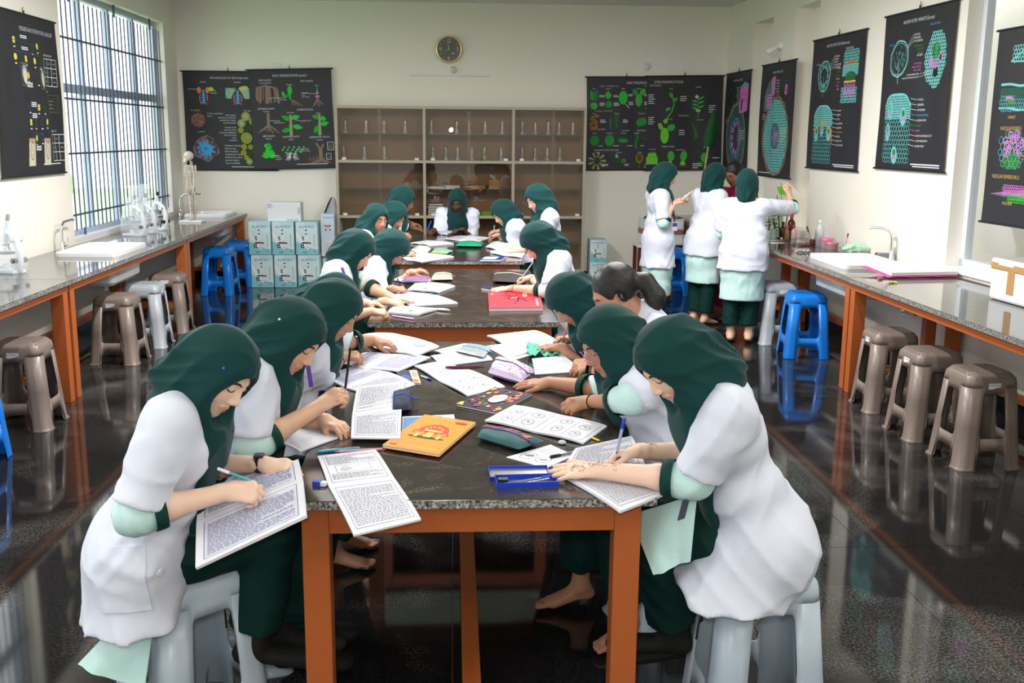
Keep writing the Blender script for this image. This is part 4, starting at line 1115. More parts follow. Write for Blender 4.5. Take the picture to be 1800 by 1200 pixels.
MB().lathe([(.05, -.03), (.05, -.015), (.035, .01)], (0, 0, 0), 18, RB).build('base', bl, WHITEP)
MB().lathe([(.022, 0), (.022, .05)], (0, 0, 0), 14, RT).build('holder', bl, WHITEP)
MB().lathe([(.018, .05), (.03, .085), (.036, .115), (.03, .14), (.012, .155)], (0, 0, 0), 14, RT).build('bulb', bl, WHITEC)
pl = empty('cover_plate', (2.452, YB - .001, 2.722), 0, 'round white cover plate on the back wall above the charts', 'plate')
MB().lathe([(.052, -.0), (.05, .008), (.01, .012)], (0, 0, 0), 24, RX).build('disc', pl, WHITEP); MB().lathe([(.006, .012), (.005, .014)], (0, 0, .02), 8, RX).build('screw', pl, mat('screw_grey', (.2, .2, .2), .5))
sw = empty('switch_plate', (-2.19, YB - .006, 2.665), 0, 'small white switch plate above the root chart', 'switch')
MB().box((0, 0, 0), (.10, .012, .10)).build('plate', sw, WHITEP, .003); MB().box((0, -.009, 0), (.02, .008, .035)).build('rocker', sw, WHITEC)
um = empty('cloth_pole', (3.22, YB - .06, BZ + .002), 0, 'green cloth rolled round a wooden pole leaning in the back right corner', 'pole')
a, b = Vector((-.06, -.06, .0)), Vector((.13, .03, 2.31 - BZ))
MB().tube([a, a + (b - a) * .99], .014, 10).build('pole', um, mat('bare_wood', srgb(205, 180, 140), .6, noise_amt=.1, noise_scale=20))
g = []
for i in range(13):
    t_ = .60 + .40 * i / 12; r = .075 * math.sin(PI * min(1, (1 - t_) / .40 * .86 + .02)) ** .75 * (1.15 if i < 3 else 1) + .006
    c = a + (b - a) * t_
    g.append([c + Vector((r * (1 + .22 * math.cos(5 * k)) * math.cos(2 * PI * k / 20), .45 * r * (1 + .22 * math.sin(6 * k)) * math.sin(2 * PI * k / 20), 0)) for k in range(20)])
q = MB(); 
for r0, r1 in zip(g, g[1:]): q.add(r0 + r1, [(i, (i + 1) % 20, 20 + (i + 1) % 20, 20 + i) for i in range(20)], True)
q.add(g[0], [tuple(range(19, -1, -1))]); q.build('cloth', um, mat('green_cloth', srgb(16, 90, 40), .7, noise_amt=.2, noise_scale=10))

# ------------------------------------------------------------------ display cabinet
CX = [-1.455, -.363, .74, 1.648]; CZ = [.148, .842, 1.522, 2.195]; CYF, CYB = 12.951, 13.34
cb = empty('display_cabinet', (.1, CYF, 0), 0, 'wide glass fronted specimen cabinet of pale laminate against the back wall', 'cabinet')
o0 = Vector((.1, CYF, 0))
def cbox(a, b): return MB().box2(Vector(a) - o0, Vector(b) - o0)
th = .034
cbox((CX[0], CYB - .012, .02), (CX[3], CYB, CZ[3])).build('back_panel', cb, WOODB)
for k, x in enumerate(CX): xx = x + (0, -th / 2, -th / 2, -th)[k]; cbox((xx, CYF, 0), (xx + th, CYB - .012, CZ[3])).build('upright', cb, WOODF)
for k, z in enumerate(CZ): zz = z - (0, th / 2, th / 2, th)[k]; cbox((CX[0] + .001, CYF + .001, zz), (CX[3] - .001, CYB - .012, zz + th)).build('board', cb, WOODF)
cbox((CX[0] + .001, CYF + .03, .0), (CX[3] - .001, CYF + .05, CZ[0])).build('plinth', cb, WOODF)
SHZ = [.493, 1.18, 1.856]
for i in range(3):
    x0, x1 = CX[i] + .02, CX[i + 1] - .02
    for j in range(3):
        z0, z1 = CZ[j] + th * (.98 if j == 0 else .52), CZ[j + 1] - th * (.98 if j == 2 else .52)
        xm = (x0 + x1) / 2 + (.0, .0, .04)[i]
        for k, (a, b) in enumerate(((x0, xm + .02), (xm - .02, x1))):
            p = cbox((a, CYF + .012 + .012 * k, z0), (b, CYF + .017 + .012 * k, z1)).build('glass_pane', cb, GLASS)
            if j > 0:
                xx = (x0 + .06, x1 - .10)[k]; cbox((xx, CYF + .002, z0), (xx + .05, CYF + .011, z0 + .028)).build('pane_clip', p, WHITEP)
        sh = cbox((x0, CYF + .08, SHZ[j] - .004), (x1, CYB - .02, SHZ[j] + .004)).build('glass_shelf', cb, SHELFG)
        cbox((x0, CYF + .078, SHZ[j] - .005), (x1, CYF + .0805, SHZ[j] + .004)).build('shelf_edge', sh, mat('green_glass_edge', srgb(50, 90, 75), .2))

JB, JS = mat('pale_blue_jar_cap', srgb(160, 200, 225), .5), [mat('dark_specimen', srgb(60, 50, 44), .7), mat('pale_specimen', srgb(215, 208, 190), .7), mat('grey_specimen', srgb(130, 122, 112), .7)]


def make_jar():
    t = empty('specimen_jar', (0, 0, 0))
    MB().lathe([(.024, 0), (.026, .004), (.026, .030), (.022, .034)], (0, 0, 0), 14).build('cap', t, JB)
    MB().lathe([(.022, .034), (.0225, .15), (.020, .166), (.012, .175), (.002, .177)], (0, 0, 0), 14, None, False).build('glass', t, JARG)
    return t


def jar_spec(t, kind):
    m = JS[kind % 3]; q = MB(); random.seed(kind)
    if kind % 4 == 0:
        for k in range(5): a = PI / 2 + k * 2 * PI / 5; q.tube([(0, 0, .10), (.016 * math.cos(a), 0, .10 + .03 * math.sin(a))], [.005, .001], 6)
    elif kind % 4 == 1: q.tube([(0, 0, .04), (.006, .002, .08), (-.005, 0, .12), (.003, 0, .15)], [.006, .01, .008, .003], 7)
    elif kind % 4 == 2: q.lathe([(.002, .06), (.012, .07), (.015, .085), (.008, .105), (.002, .11)], (0, 0, 0), 9)
    else: q.tube([(-.004, 0, .04), (-.002, 0, .15)], [.003, .004], 6)
    q.build('specimen', t, m)


proto = make_jar(); first = True; nj = 0
J1 = [607.7, 644.4, 675.7, 712.7, 758.7, 803, 825, 853, 883, 918, 941, 963.7, 982.7, 1006.7]
J2 = [604, 640.7, 675.7, 761, 784, 804.7, 829.6, 852, 881.3, 918, 941, 962.4, 984.7]
ORD = ['first', 'second', 'third', 'fourth', 'fifth', 'sixth', 'seventh', 'eighth', 'ninth', 'tenth', 'eleventh', 'twelfth', 'thirteenth', 'fourteenth']
for row, (J, z) in enumerate(((J1, SHZ[2] + .0045), (J2, CZ[2] + th / 2 + .0005))):
    for k, px in enumerate(J):
        p = at(px, 250, 13.12); t = proto if first else copy_tree(proto); first = False
        t.location = (p.x, 13.12, z); nj += 1
        tag(t, 'blue capped glass jar, %s from left on the cabinet\'s %s' % (ORD[k], 'top shelf' if row == 0 else 'second row'), 'jar', 'specimen jars in the cabinet')
        KIDS[t.name] = t
for k, t in enumerate(KIDS.values()): jar_spec(t, k * 7 + 3)


CBK = .006


def book(name, c, s, col, label, cat, group=None, rz=0., pages=True):
    t = empty(name, c, rz, label, cat, group); m = mat('cover_%02x%02x%02x' % tuple(int(255 * min(1, v)) for v in col), col, .5)
    x, y, z = s
    MB().box((0, 0, z * .06), (x, y, z * .12)).build('cover', t, m); MB().box((0, 0, z * .94), (x, y, z * .12)).build('cover', t, m)
    MB().box((.002, 0, z / 2), (x - .006, y - .006, z * .76)).build('page_block', t, PAPER)
    return t


def pxw(px, y=13.1): return at(px, 340, y).x


BG = 'things on the cabinet shelves'
book('book', (pxw(768), 13.08, SHZ[1] + CBK), (.22, .16, .035), srgb(90, 120, 90), 'dark green book lying on the middle cabinet shelf', 'book', BG)
book('book', (pxw(795), 13.08, SHZ[1] + CBK), (.19, .16, .045), srgb(225, 225, 220), 'white book on the middle cabinet shelf beside the green one', 'book', BG)
def carton(c, s, col, label, cat='box', group=BG, rz=0.):
    t = empty('carton', c, rz, label, cat, group); m = mat('carton_%02x%02x%02x' % tuple(int(255 * min(1, v)) for v in col), col, .6, noise_amt=.06)
    MB().box((0, 0, s[2] * .42), (s[0], s[1], s[2] * .84)).build('body', t, m); MB().box((0, 0, s[2] * .92), (s[0] * 1.02, s[1] * 1.02, s[2] * .16)).build('lid', t, m)
    return t
carton((pxw(838), 13.08, SHZ[1] + CBK), (.20, .16, .05), srgb(170, 120, 80), 'low tan carton on the middle cabinet shelf')
carton((pxw(868), 13.08, SHZ[1] + CBK), (.13, .15, .12), srgb(176, 136, 84), 'square brown carton on the middle cabinet shelf')
for k, (c, w) in enumerate(((srgb(190, 180, 120), .20), (srgb(120, 60, 50), .20), (srgb(200, 180, 60), .19), (srgb(70, 90, 60), .20), (srgb(60, 50, 60), .18))):
    book('book', (pxw(766), 13.06, CZ[1] + th / 2 + .001 + .03 * k), (w, .16, .029), c, '%s book of the stack at the left of the middle cabinet compartment' % ['lowest', 'second lowest', 'yellow third', 'dark green fourth', 'topmost'][k], 'book', BG)
carton((pxw(856), 13.06, CZ[1] + th / 2 + .001), (.13, .12, .055), srgb(120, 180, 50), 'green and yellow carton low in the middle cabinet compartment')
# ------------------------------------------------------------------ soft-bodied shapes: distance fields meshed block by block
F4 = np.float32


def A3(v): return np.array(tuple(v), dtype=F4)


class Prim:
    """f(P) -> distance, with a bounding sphere"""
    def __init__(self, f, c, r): self.f, self.c, self.r = f, A3(c), float(r)


def cone(a, b, ra, rb):
    a, b = A3(a), A3(b); ba = b - a; L2 = float(ba @ ba) + 1e-12
    def f(P):
        h = np.clip(((P - a) @ ba) / L2, 0, 1)
        d = P - a - h[:, None] * ba
        return np.sqrt((d * d).sum(1)) - (ra + (rb - ra) * h)
    return Prim(f, (a + b) / 2, math.sqrt(L2) / 2 + max(ra, rb))


def flatcone(a, b, ra, rb, n, k):
    """capsule squeezed along the unit vector n: thickness = k * radius"""
    a, b = A3(a), A3(b); ba = b - a; L2 = float(ba @ ba) + 1e-12; n = A3(Vector(n).normalized())
    def f(P):
        h = np.clip(((P - a) @ ba) / L2, 0, 1)
        d = P - a - h[:, None] * ba
        s = d @ n
        d2 = (d * d).sum(1) + s * s * (1 / k ** 2 - 1)
        r = ra + (rb - ra) * h; q = np.sqrt(np.maximum(d2, 1e-12))
        return (q - r) * np.maximum(k, np.minimum(1, np.sqrt((d * d).sum(1) + 1e-9) / q))
    return Prim(f, (a + b) / 2, math.sqrt(L2) / 2 + max(ra, rb))


def ellip(c, ax, rad):
    c = A3(c); M = np.array([tuple(v) for v in ax], dtype=F4).T; R = np.array(rad, dtype=F4)
    def f(P):
        q = ((P - c) @ M) / R; k0 = np.sqrt((q * q).sum(1)) + 1e-6; k1 = np.sqrt(((q / R) ** 2).sum(1)) + 1e-6
        return k0 * (k0 - 1) / k1
    return Prim(f, c, max(rad))


def rbox(c, ax, half, r):
    c = A3(c); M = np.array([tuple(v) for v in ax], dtype=F4).T; H = np.array(half, dtype=F4) - r
    def f(P):
        q = np.abs((P - c) @ M) - H
        return np.sqrt((np.maximum(q, 0) ** 2).sum(1)) + np.minimum(q.max(1), 0) - r
    return Prim(f, c, math.sqrt(sum(h * h for h in half)))


def plane(c, n):
    c, n = A3(c), A3(Vector(n).normalized())
    return Prim(lambda P: (P - c) @ n, c, 1e3)


def smin(a, b, k):
    h = np.maximum(k - np.abs(a - b), 0) / k
    return np.minimum(a, b) - h * h * k * .25


def cutcone(a, b, ra, rb, tip, n):
    p = cone(a, b, ra, rb); t, n = A3(tip), A3(Vector(n).normalized()); g = p.f
    return Prim(lambda P: np.maximum(g(P), (P - t) @ n), p.c, p.r)


class Field:
    """ops run in order on blocks of points: ('u', prim, k) union, ('s', prim, k) carve, ('i', prim, k) keep inside, ('g', [prims], k) group unioned hard inside, then blended, ('w', fn) displacement"""
    def __init__(self): self.ops = []
    def u(self, p, k=.02): self.ops.append(('u', [p], k)); return self
    def g(self, ps, k=.01): self.ops.append(('g', ps, k)); return self
    def s(self, p, k=.01): self.ops.append(('s', [p], k)); return self
    def i(self, p, k=.01): self.ops.append(('i', [p], k)); return self
    def w(self, fn): self.ops.append(('w', fn, 0)); return self
    def chain(self, pts, rs, k=.02):
        for a, b, ra, rb in zip(pts, pts[1:], rs, rs[1:]): self.u(cone(a, b, ra, rb), k)
        return self

    def ev(self, P, blk=None, nper=0, half=0.):
        """P (N, 3). With blk (block centres) each op only touches the blocks it can reach"""
        N = len(P); D = np.full(N, .5, dtype=F4)
        fam = None
        for kind, ps, k in self.ops:
            if kind == 'w': D = D + ps(P); continue
            if kind in 'us i g' and kind != 'g':
                p = ps[0]
                if blk is not None and p.r < 100:
                    m = np.sqrt(((blk - p.c) ** 2).sum(1)) < p.r + half + k + .03
                    if not m.any():
                        if kind == 'i': D[:] = np.maximum(D, .3)
                        continue
                    idx = (np.nonzero(m)[0][:, None] * nper + np.arange(nper)[None]).ravel()
                    d = p.f(P[idx]); e = D[idx]
                    if kind == 'u': D[idx] = smin(e, d, k)
                    elif kind == 's': D[idx] = -smin(-e, d, k)
                    else: D[idx] = -smin(-e, -d, k)
                else:
                    d = p.f(P)
                    if kind == 'u': D = smin(D, d, k)
                    elif kind == 's': D = -smin(-D, d, k)
                    else: D = -smin(-D, -d, k)
            else:                                       # group of chains that blend with the base but not with one another
                base = D.copy()
                for ch in ps:
                    c = np.mean([q.c for q in ch], axis=0); r = max(float(np.linalg.norm(q.c - c)) + q.r for q in ch)
                    if blk is not None:
                        m = np.sqrt(((blk - c) ** 2).sum(1)) < r + half + k + .03
                        if not m.any(): continue
                        idx = (np.nonzero(m)[0][:, None] * nper + np.arange(nper)[None]).ravel()
                    else: idx = np.arange(N)
                    Q = P[idx]; d = ch[0].f(Q)
                    for q in ch[1:]: d = smin(d, q.f(Q), .004)
                    D[idx] = np.minimum(D[idx], smin(base[idx], d, k))
        return D

    def bounds(self):
        lo, hi = np.full(3, 1e9), np.full(3, -1e9)
        for kind, ps, k in self.ops:
            if kind in ('u',):
                for p in ps: lo = np.minimum(lo, p.c - p.r); hi = np.maximum(hi, p.c + p.r)
            if kind == 'g':
                for ch in ps:
                    for p in ch: lo = np.minimum(lo, p.c - p.r); hi = np.maximum(hi, p.c + p.r)
        return lo - .03, hi + .03

    def mesh(self, h, smooth=1):
        lo, hi = self.bounds(); B = 8
        nb = np.maximum(1, np.ceil((hi - lo) / (h * B)).astype(int))
        g = np.stack(np.meshgrid(*[np.arange(n) for n in nb], indexing='ij'), -1).reshape(-1, 3)
        cen = (lo + (g + .5) * h * B).astype(F4); half = h * B * .866
        d = np.empty(len(cen), dtype=F4)
        for i in range(0, len(cen), 40000): d[i:i + 40000] = self.ev(cen[i:i + 40000], cen[i:i + 40000], 1, half)
        g = g[np.abs(d) < half * 1.25 + .012]; cen = (lo + (g + .5) * h * B).astype(F4)
        lat = np.stack(np.meshgrid(*[np.arange(B + 1)] * 3, indexing='ij'), -1).reshape(-1, 3).astype(F4)
        vals = np.empty((len(g), (B + 1) ** 3), dtype=F4); CH = 500
        for i in range(0, len(g), CH):
            gg = g[i:i + CH]
            P = (lo.astype(F4) + (gg[:, None, :] * B + lat[None]) * F4(h)).reshape(-1, 3).astype(F4)
            vals[i:i + CH] = self.ev(P, cen[i:i + CH], (B + 1) ** 3, half).reshape(len(gg), -1)
        V = vals.reshape(-1, B + 1, B + 1, B + 1)
        S = V < 0
        c8 = [S[:, a:a + B, b:b + B, c:c + B] for a in (0, 1) for b in (0, 1) for c in (0, 1)]
        cnt = sum(x.astype(np.int8) for x in c8); act = (cnt > 0) & (cnt < 8)
        bi, i, j, k = np.nonzero(act)
        dims = nb * B + 2; gid = lambda x, y, z: (x * dims[1] + y) * dims[2] + z
        gx, gy, gz = g[bi, 0] * B + i, g[bi, 1] * B + j, g[bi, 2] * B + k
        ids = gid(gx, gy, gz)
        corner = {(a, b, c): V[bi, i + a, j + b, k + c] for a in (0, 1) for b in (0, 1) for c in (0, 1)}
        acc = np.zeros((len(bi), 3)); n = np.zeros(len(bi))
        for ax in range(3):
            for u in (0, 1):
                for w in (0, 1):
                    a = [0, 0, 0]; o = [x for x in range(3) if x != ax]; a[o[0]], a[o[1]] = u, w; b = list(a); b[ax] = 1
                    va, vb = corner[tuple(a)], corner[tuple(b)]; m = (va < 0) != (vb < 0)
                    t = np.where(m, va / np.where(m, va - vb, 1), 0); p = np.zeros((len(bi), 3)); p[:, o[0]] = u; p[:, o[1]] = w; p[:, ax] = t
                    acc += p * m[:, None]; n += m
        verts = lo + (np.stack([gx, gy, gz], 1) + acc / np.maximum(n, 1)[:, None]) * h
        order = np.argsort(ids); sid = ids[order]
        def look(q):
            p = np.searchsorted(sid, q); p = np.minimum(p, len(sid) - 1); ok = sid[p] == q
            return order[p], ok
        quads = []
        for ax in range(3):
            sl = [slice(0, B)] * 3; s2 = list(sl); s2[ax] = slice(1, B + 1)
            a, b = S[(slice(None), *sl)], S[(slice(None), *s2)]
            e, x, y, z = np.nonzero(a != b); fl = a[e, x, y, z]
            G = np.stack([g[e, 0] * B + x, g[e, 1] * B + y, g[e, 2] * B + z], 1)
            o = [(ax + 1) % 3, (ax + 2) % 3]; cs = []; good = np.ones(len(e), bool)
            for du, dv in ((0, 0), (-1, 0), (-1, -1), (0, -1)):
                q = G.copy(); q[:, o[0]] += du; q[:, o[1]] += dv; v, ok = look(gid(q[:, 0], q[:, 1], q[:, 2])); cs.append(v); good &= ok
            Q = np.stack(cs, 1)[good]; fl = fl[good]
            Q[~fl] = Q[~fl][:, ::-1]
            quads.append(Q)
        quads = np.concatenate(quads)
        for _ in range(smooth):
            s = np.zeros_like(verts); c = np.zeros(len(verts))
            for q in range(4):
                np.add.at(s, quads[:, q], verts[quads[:, (q + 1) % 4]]); np.add.at(s, quads[:, q], verts[quads[:, (q + 3) % 4]]); np.add.at(c, quads[:, q], 2)
            verts = verts * .45 + .55 * s / np.maximum(c, 1)[:, None]
        return verts, quads


def mesh_obj(name, verts, quads, m, parent=None, cols=None):
    me = bpy.data.meshes.new(name)
    me.vertices.add(len(verts)); me.vertices.foreach_set('co', np.asarray(verts, dtype=F4).ravel())
    n = len(quads); me.loops.add(n * 4); me.loops.foreach_set('vertex_index', quads.astype(np.int32).ravel())
    me.polygons.add(n); me.polygons.foreach_set('loop_start', np.arange(0, n * 4, 4, dtype=np.int32)); me.polygons.foreach_set('loop_total', np.full(n, 4, dtype=np.int32))
    me.polygons.foreach_set('use_smooth', np.ones(n, bool))
    me.materials.append(m); me.update(calc_edges=True)
    if cols is not None:
        a = me.color_attributes.new('Col', 'FLOAT_COLOR', 'POINT'); a.data.foreach_set('color', np.concatenate([cols, np.ones((len(cols), 1))], 1).astype(F4).ravel())
    o = bpy.data.objects.new(name, me); COL.objects.link(o)
    if parent is not None: o.parent = parent
    return o


def folds(dirs, amp, seed=0):
    """cloth: rounded ridges with tighter valleys, bent and fading in patches"""
    rs = np.random.RandomState(seed); W = []
    for d, f in dirs:
        W.append((A3(Vector(d).normalized()) * f, rs.uniform(0, 6.28), A3(rs.normal(size=3)) * f * .22, rs.uniform(0, 6.28), A3(rs.normal(size=3)) * 7, rs.uniform(0, 6.28)))
    def fn(P):
        r = np.zeros(len(P), dtype=F4)
        for a, p, b, q, c, e in W: r += ((1 - np.abs(np.sin((P @ a) * .5 + p + 1.2 * np.sin(P @ b + q)))) ** 1.6 - .28) * np.clip(.45 + .75 * np.sin(P @ c + e), 0, 1)
        return (-r * amp * 1.5 / math.sqrt(len(W))).astype(F4)
    return fn


def scarf_folds(c, ax, e1, e2, amp, seed):
    """folds running from the face round to the nape and down the drape"""
    c, ax, e1, e2 = A3(c), A3(ax), A3(e1), A3(e2); rs = np.random.RandomState(seed); p = rs.uniform(0, 6.28, 6)
    def fn(P):
        q = P - c; t = q @ ax; th = np.arctan2(q @ e2, q @ e1)
        w = np.clip((t + .06) / .16, 0, 1)
        a = (1 - np.abs(np.sin(3.5 * th + p[0] + 9 * t + .8 * np.sin(14 * t + p[1])))) ** 1.4 - .3
        b = (1 - np.abs(np.sin(5.5 * th + p[2] - 12 * t + .9 * np.sin(4 * th + p[3])))) ** 1.4 - .3
        return (-(a * (.25 + .75 * w) + .7 * b * w) * amp * 1.15).astype(F4)
    return fn


# ------------------------------------------------------------------ people
def skin_mat(name, rough=.5):
    m = bpy.data.materials.new(name); m.use_nodes = True; nt = m.node_tree; b = nt.nodes['Principled BSDF']
    a = nt.nodes.new('ShaderNodeAttribute'); a.attribute_name = 'Col'
    nt.links.new(a.outputs[0], b.inputs['Base Color']); b.inputs['Roughness'].default_value = rough; b.inputs['Specular IOR Level'].default_value = .35
    return m


SKINM = skin_mat('skin')
HIJ = mat('dark_green_headscarf', srgb(11, 57, 57), .8, spec=.15, sheen=.12, bump=.05, bump_scale=320)
COAT = mat('white_lab_coat', srgb(220, 225, 240), .75, spec=.2, bump=.10, bump_scale=26)
MINT = mat('mint_tunic', srgb(200, 234, 230), .7, spec=.2, bump=.10, bump_scale=26)
CUFF = mat('dark_green_cuff', srgb(10, 56, 52), .7, spec=.2)
PANT = mat('dark_green_trousers', srgb(6, 46, 42), .75, spec=.2, bump=.05, bump_scale=25)
BLKC = mat('black_cloth', srgb(12, 12, 14), .8)
HAIRM = mat('black_hair', srgb(22, 17, 18), .35, noise_amt=.3, noise_scale=90, stretch=(1, 1, 6), bump=.25, bump_scale=120)
EYEW, EYEB = mat('eye_white', srgb(235, 232, 228), .3), mat('eye_dark', srgb(30, 20, 16), .25)
BROWM = mat('eyebrow_hair', srgb(38, 28, 24), .7)


def V3(p): return Vector(p)


def ik(S, T, L1, L2, pole):
    """elbow/knee between S and T on the side of pole; T is pulled in if out of reach"""
    S, T = V3(S), V3(T); d = T - S; L = d.length
    if L > (L1 + L2) * .995: T = S + d * ((L1 + L2) * .995 / L); d = T - S; L = d.length
    a = (L1 * L1 - L2 * L2 + L * L) / (2 * L); h = math.sqrt(max(0, L1 * L1 - a * a))
    u = d.normalized(); p = V3(pole) - u * V3(pole).dot(u); p = p.normalized() if p.length > 1e-6 else u.orthogonal().normalized()
    return S + u * a + p * h, T


def hand_ops(F, w, d, up, side, pose, s=1.):
    """hand from the wrist w, pointing along d, back of the hand towards up; side +1: thumb towards +side vector"""
    d = V3(d).normalized(); up = V3(up); up = (up - d * up.dot(d)).normalized(); sv = d.cross(up) * side   # towards the thumb
    P = lambda a, b, c: w + d * (a * s) + sv * (b * s) + up * (c * s)
    F.u(flatcone(P(-.02, 0, 0), P(.02, 0, 0), .025 * s, .026 * s, up, .72), .012)
    F.u(flatcone(P(.018, .010, 0), P(.068, .020, .0), .024 * s, .020 * s, up, .55), .012)
    F.u(flatcone(P(.018, -.008, 0), P(.066, -.018, -.002), .024 * s, .019 * s, up, .55), .012)
    F.u(cone(P(.015, .022, -.006), P(.045, .032, -.010), .015 * s, .013 * s), .012)
    curl = {'flat': (.10, .10, .12, .14), 'pen': (.85, .95, 1.1, 1.2), 'fist': (1.25, 1.3, 1.35, 1.35), 'relax': (.42, .48, .55, .6), 'grip': (.75, .8, .85, .9)}[pose]
    chains = []
    for k, (x, y, L, r) in enumerate(((.076, .030, .066, .0082), (.080, .010, .074, .0085), (.077, -.009, .068, .0082), (.069, -.027, .054, .0074))):
        c = curl[k]; spread = (.10, .02, -.05, -.14)[k] if pose in ('flat', 'relax') else (.02, 0, -.02, -.04)[k]
        pts = [P(x - .012, y * .95, .0)]; ang = 0.
        base = d * math.cos(spread) + sv * math.sin(spread)
        p = P(x, y, 0); pts.append(p)
        for q, f in enumerate((.46, .31, .23)):
            ang += c * (.8, 1., .75)[q] if pose != 'flat' else c * (.9, .8, .6)[q]
            p = p + (base * math.cos(ang) - up * math.sin(ang)) * (L * f * s); pts.append(p)
        rr = [.0095, .0090, .0086, .0078, .0068]
        chains.append([cone(a, b, rr[i] * s * r / .0082, rr[i + 1] * s * r / .0082) for i, (a, b) in enumerate(zip(pts, pts[1:]))])
    if pose == 'flat': tp = [P(.022, .026, -.006), P(.052, .048, -.008), P(.078, .060, -.010), P(.098, .064, -.012)]
    elif pose == 'pen': tp = [P(.022, .024, -.010), P(.054, .036, -.022), P(.082, .034, -.034), P(.100, .026, -.046)]
    elif pose == 'fist': tp = [P(.022, .026, -.010), P(.05, .04, -.022), P(.074, .03, -.036), P(.082, .008, -.042)]
    else: tp = [P(.022, .026, -.010), P(.052, .046, -.022), P(.080, .048, -.034), P(.100, .040, -.044)]
    chains.append([cone(a, b, r0 * s, r1 * s) for a, b, r0, r1 in zip(tp, tp[1:], (.0125, .0105, .0095), (.0105, .0095, .0078))])
    F.g(chains, .009)
    # where a pen held by this hand would pass
    return P(.092, .022, -.030), sv, up, d


def head_ops(F, c, f, s, u, k=1.):
    """head with a face; c between the ears at eye height; f forward, s to the person's left, u up"""
    P = lambda a, b, e: c + f * (a * k) + s * (b * k) + u * (e * k)
    F.u(ellip(P(-.012, 0, .030), (f, s, u), (.094 * k, .073 * k, .088 * k)), .01)
    F.u(ellip(P(.030, 0, -.030), (f, s, u), (.062 * k, .056 * k, .080 * k)), .03)
    F.u(cone(P(.056, 0, -.085), P(.066, 0, -.094), .026 * k, .018 * k), .028)
    for q in (-1, 1):
        F.u(cone(P(.052, q * .034, -.030), P(.035, q * .042, -.055), .022 * k, .020 * k), .03)
        F.s(ellip(P(.098, q * .031, .006), (f, s, u), (.018 * k, .018 * k, .012 * k)), .014)
        F.u(ellip(P(.073, q * .031, .004), (f, s, u), (.0145 * k, .0155 * k, .011 * k)), .004)
        F.u(cone(P(.080, q * .016, .026), P(.072, q * .042, .024), .009 * k, .007 * k), .018)
    F.u(cone(P(.084, 0, .016), P(.104, 0, -.028), .0075 * k, .0105 * k), .010)
    F.u(cone(P(.096, -.011, -.035), P(.096, .011, -.035), .0078 * k, .0078 * k), .006)
    F.u(cone(P(.084, -.018, -.060), P(.091, 0, -.056), .0055 * k, .0066 * k), .006); F.u(cone(P(.084, .018, -.060), P(.091, 0, -.056), .0055 * k, .0066 * k), .006)
    F.u(cone(P(.083, -.012, -.071), P(.083, .012, -.071), .0082 * k, .0082 * k), .006)
    return P


def hit(F, o, d, far=.16):
    """first point of the field's surface along a ray"""
    o, d = A3(o), A3(d); t = np.linspace(0, far, 161); P = (o[None] + t[:, None] * d[None]).astype(F4)
    v = F.ev(P); n = np.nonzero(v < 0)[0]
    return Vector([float(x) for x in P[n[0]]]) if len(n) else None


def face_marks(F, P, f, u, k, body, looking_down=True, fine=True):
    """brows, lash lines and eyes: thin shapes lying on the face"""
    mk = lambda pts, r, name, m: None
    for q in (-1, 1):
        for nm, pts, w, m in (('eyebrow', [(q * .012, .021), (q * .024, .0265), (q * .036, .0265), (q * .047, .020)], .0034, BROWM), ('eyelashes', [(q * .017, .000), (q * .024, -.0045), (q * .033, -.006), (q * .042, -.003), (q * .047, .002)], .0022, EYEB)):
            if nm == 'eyelashes' and not looking_down: pts = [(a, b + .010) for a, b in pts]
            L = [hit(F, P(.16, a, b), -f) for a, b in pts]; L = [p + f * .0012 for p in L if p is not None]
            if len(L) > 2: MB().tube(L, [w * k * (.5 if i in (0, len(L) - 1) else 1) for i in range(len(L))], 6).build(nm, body, m)
        if not looking_down:
            p = hit(F, P(.16, q * .031, .003), -f)
            if p is not None:
                b = MB(); sx = f.cross(u)
                def almond(a, c, off, m, n=14):
                    b.mat(m); R = [p + f * off + sx * (a * math.cos(2 * PI * i / n)) + u * (c * math.sin(2 * PI * i / n)) for i in range(n)]; T = p + f * (off + .002)
                    b.add(R + [T], [(i, (i + 1) % n, n) for i in range(n)], True)
                almond(.0135, .0062, .0006, EYEW); almond(.0062, .0060, .0022, EYEB); b.build('eye', body)


TAN = dict(fair=srgb(236, 200, 178), light=srgb(222, 178, 150), mid=srgb(186, 136, 108), deep=srgb(140, 96, 74), dark=srgb(96, 62, 50))
UAL, FAL = .265, .235
HFLD, BF, HEADM, PEOPLE = {}, {}, {}, {}
KEYS = iter('p1 p14 p2 p3 p4 p5 p6 p7 p8 p9 p10 p11 p12 p13 p15 p16 p17 s1 s2 s3 s4'.split())


def ribbon(path, wvec, th, name, m, parent):
    g = [[V3(p) - V3(w) / 2, V3(p), V3(p) + V3(w) / 2] for p, w in zip(path, wvec)]
    return MB().slab(g, th).build(name, parent, m)


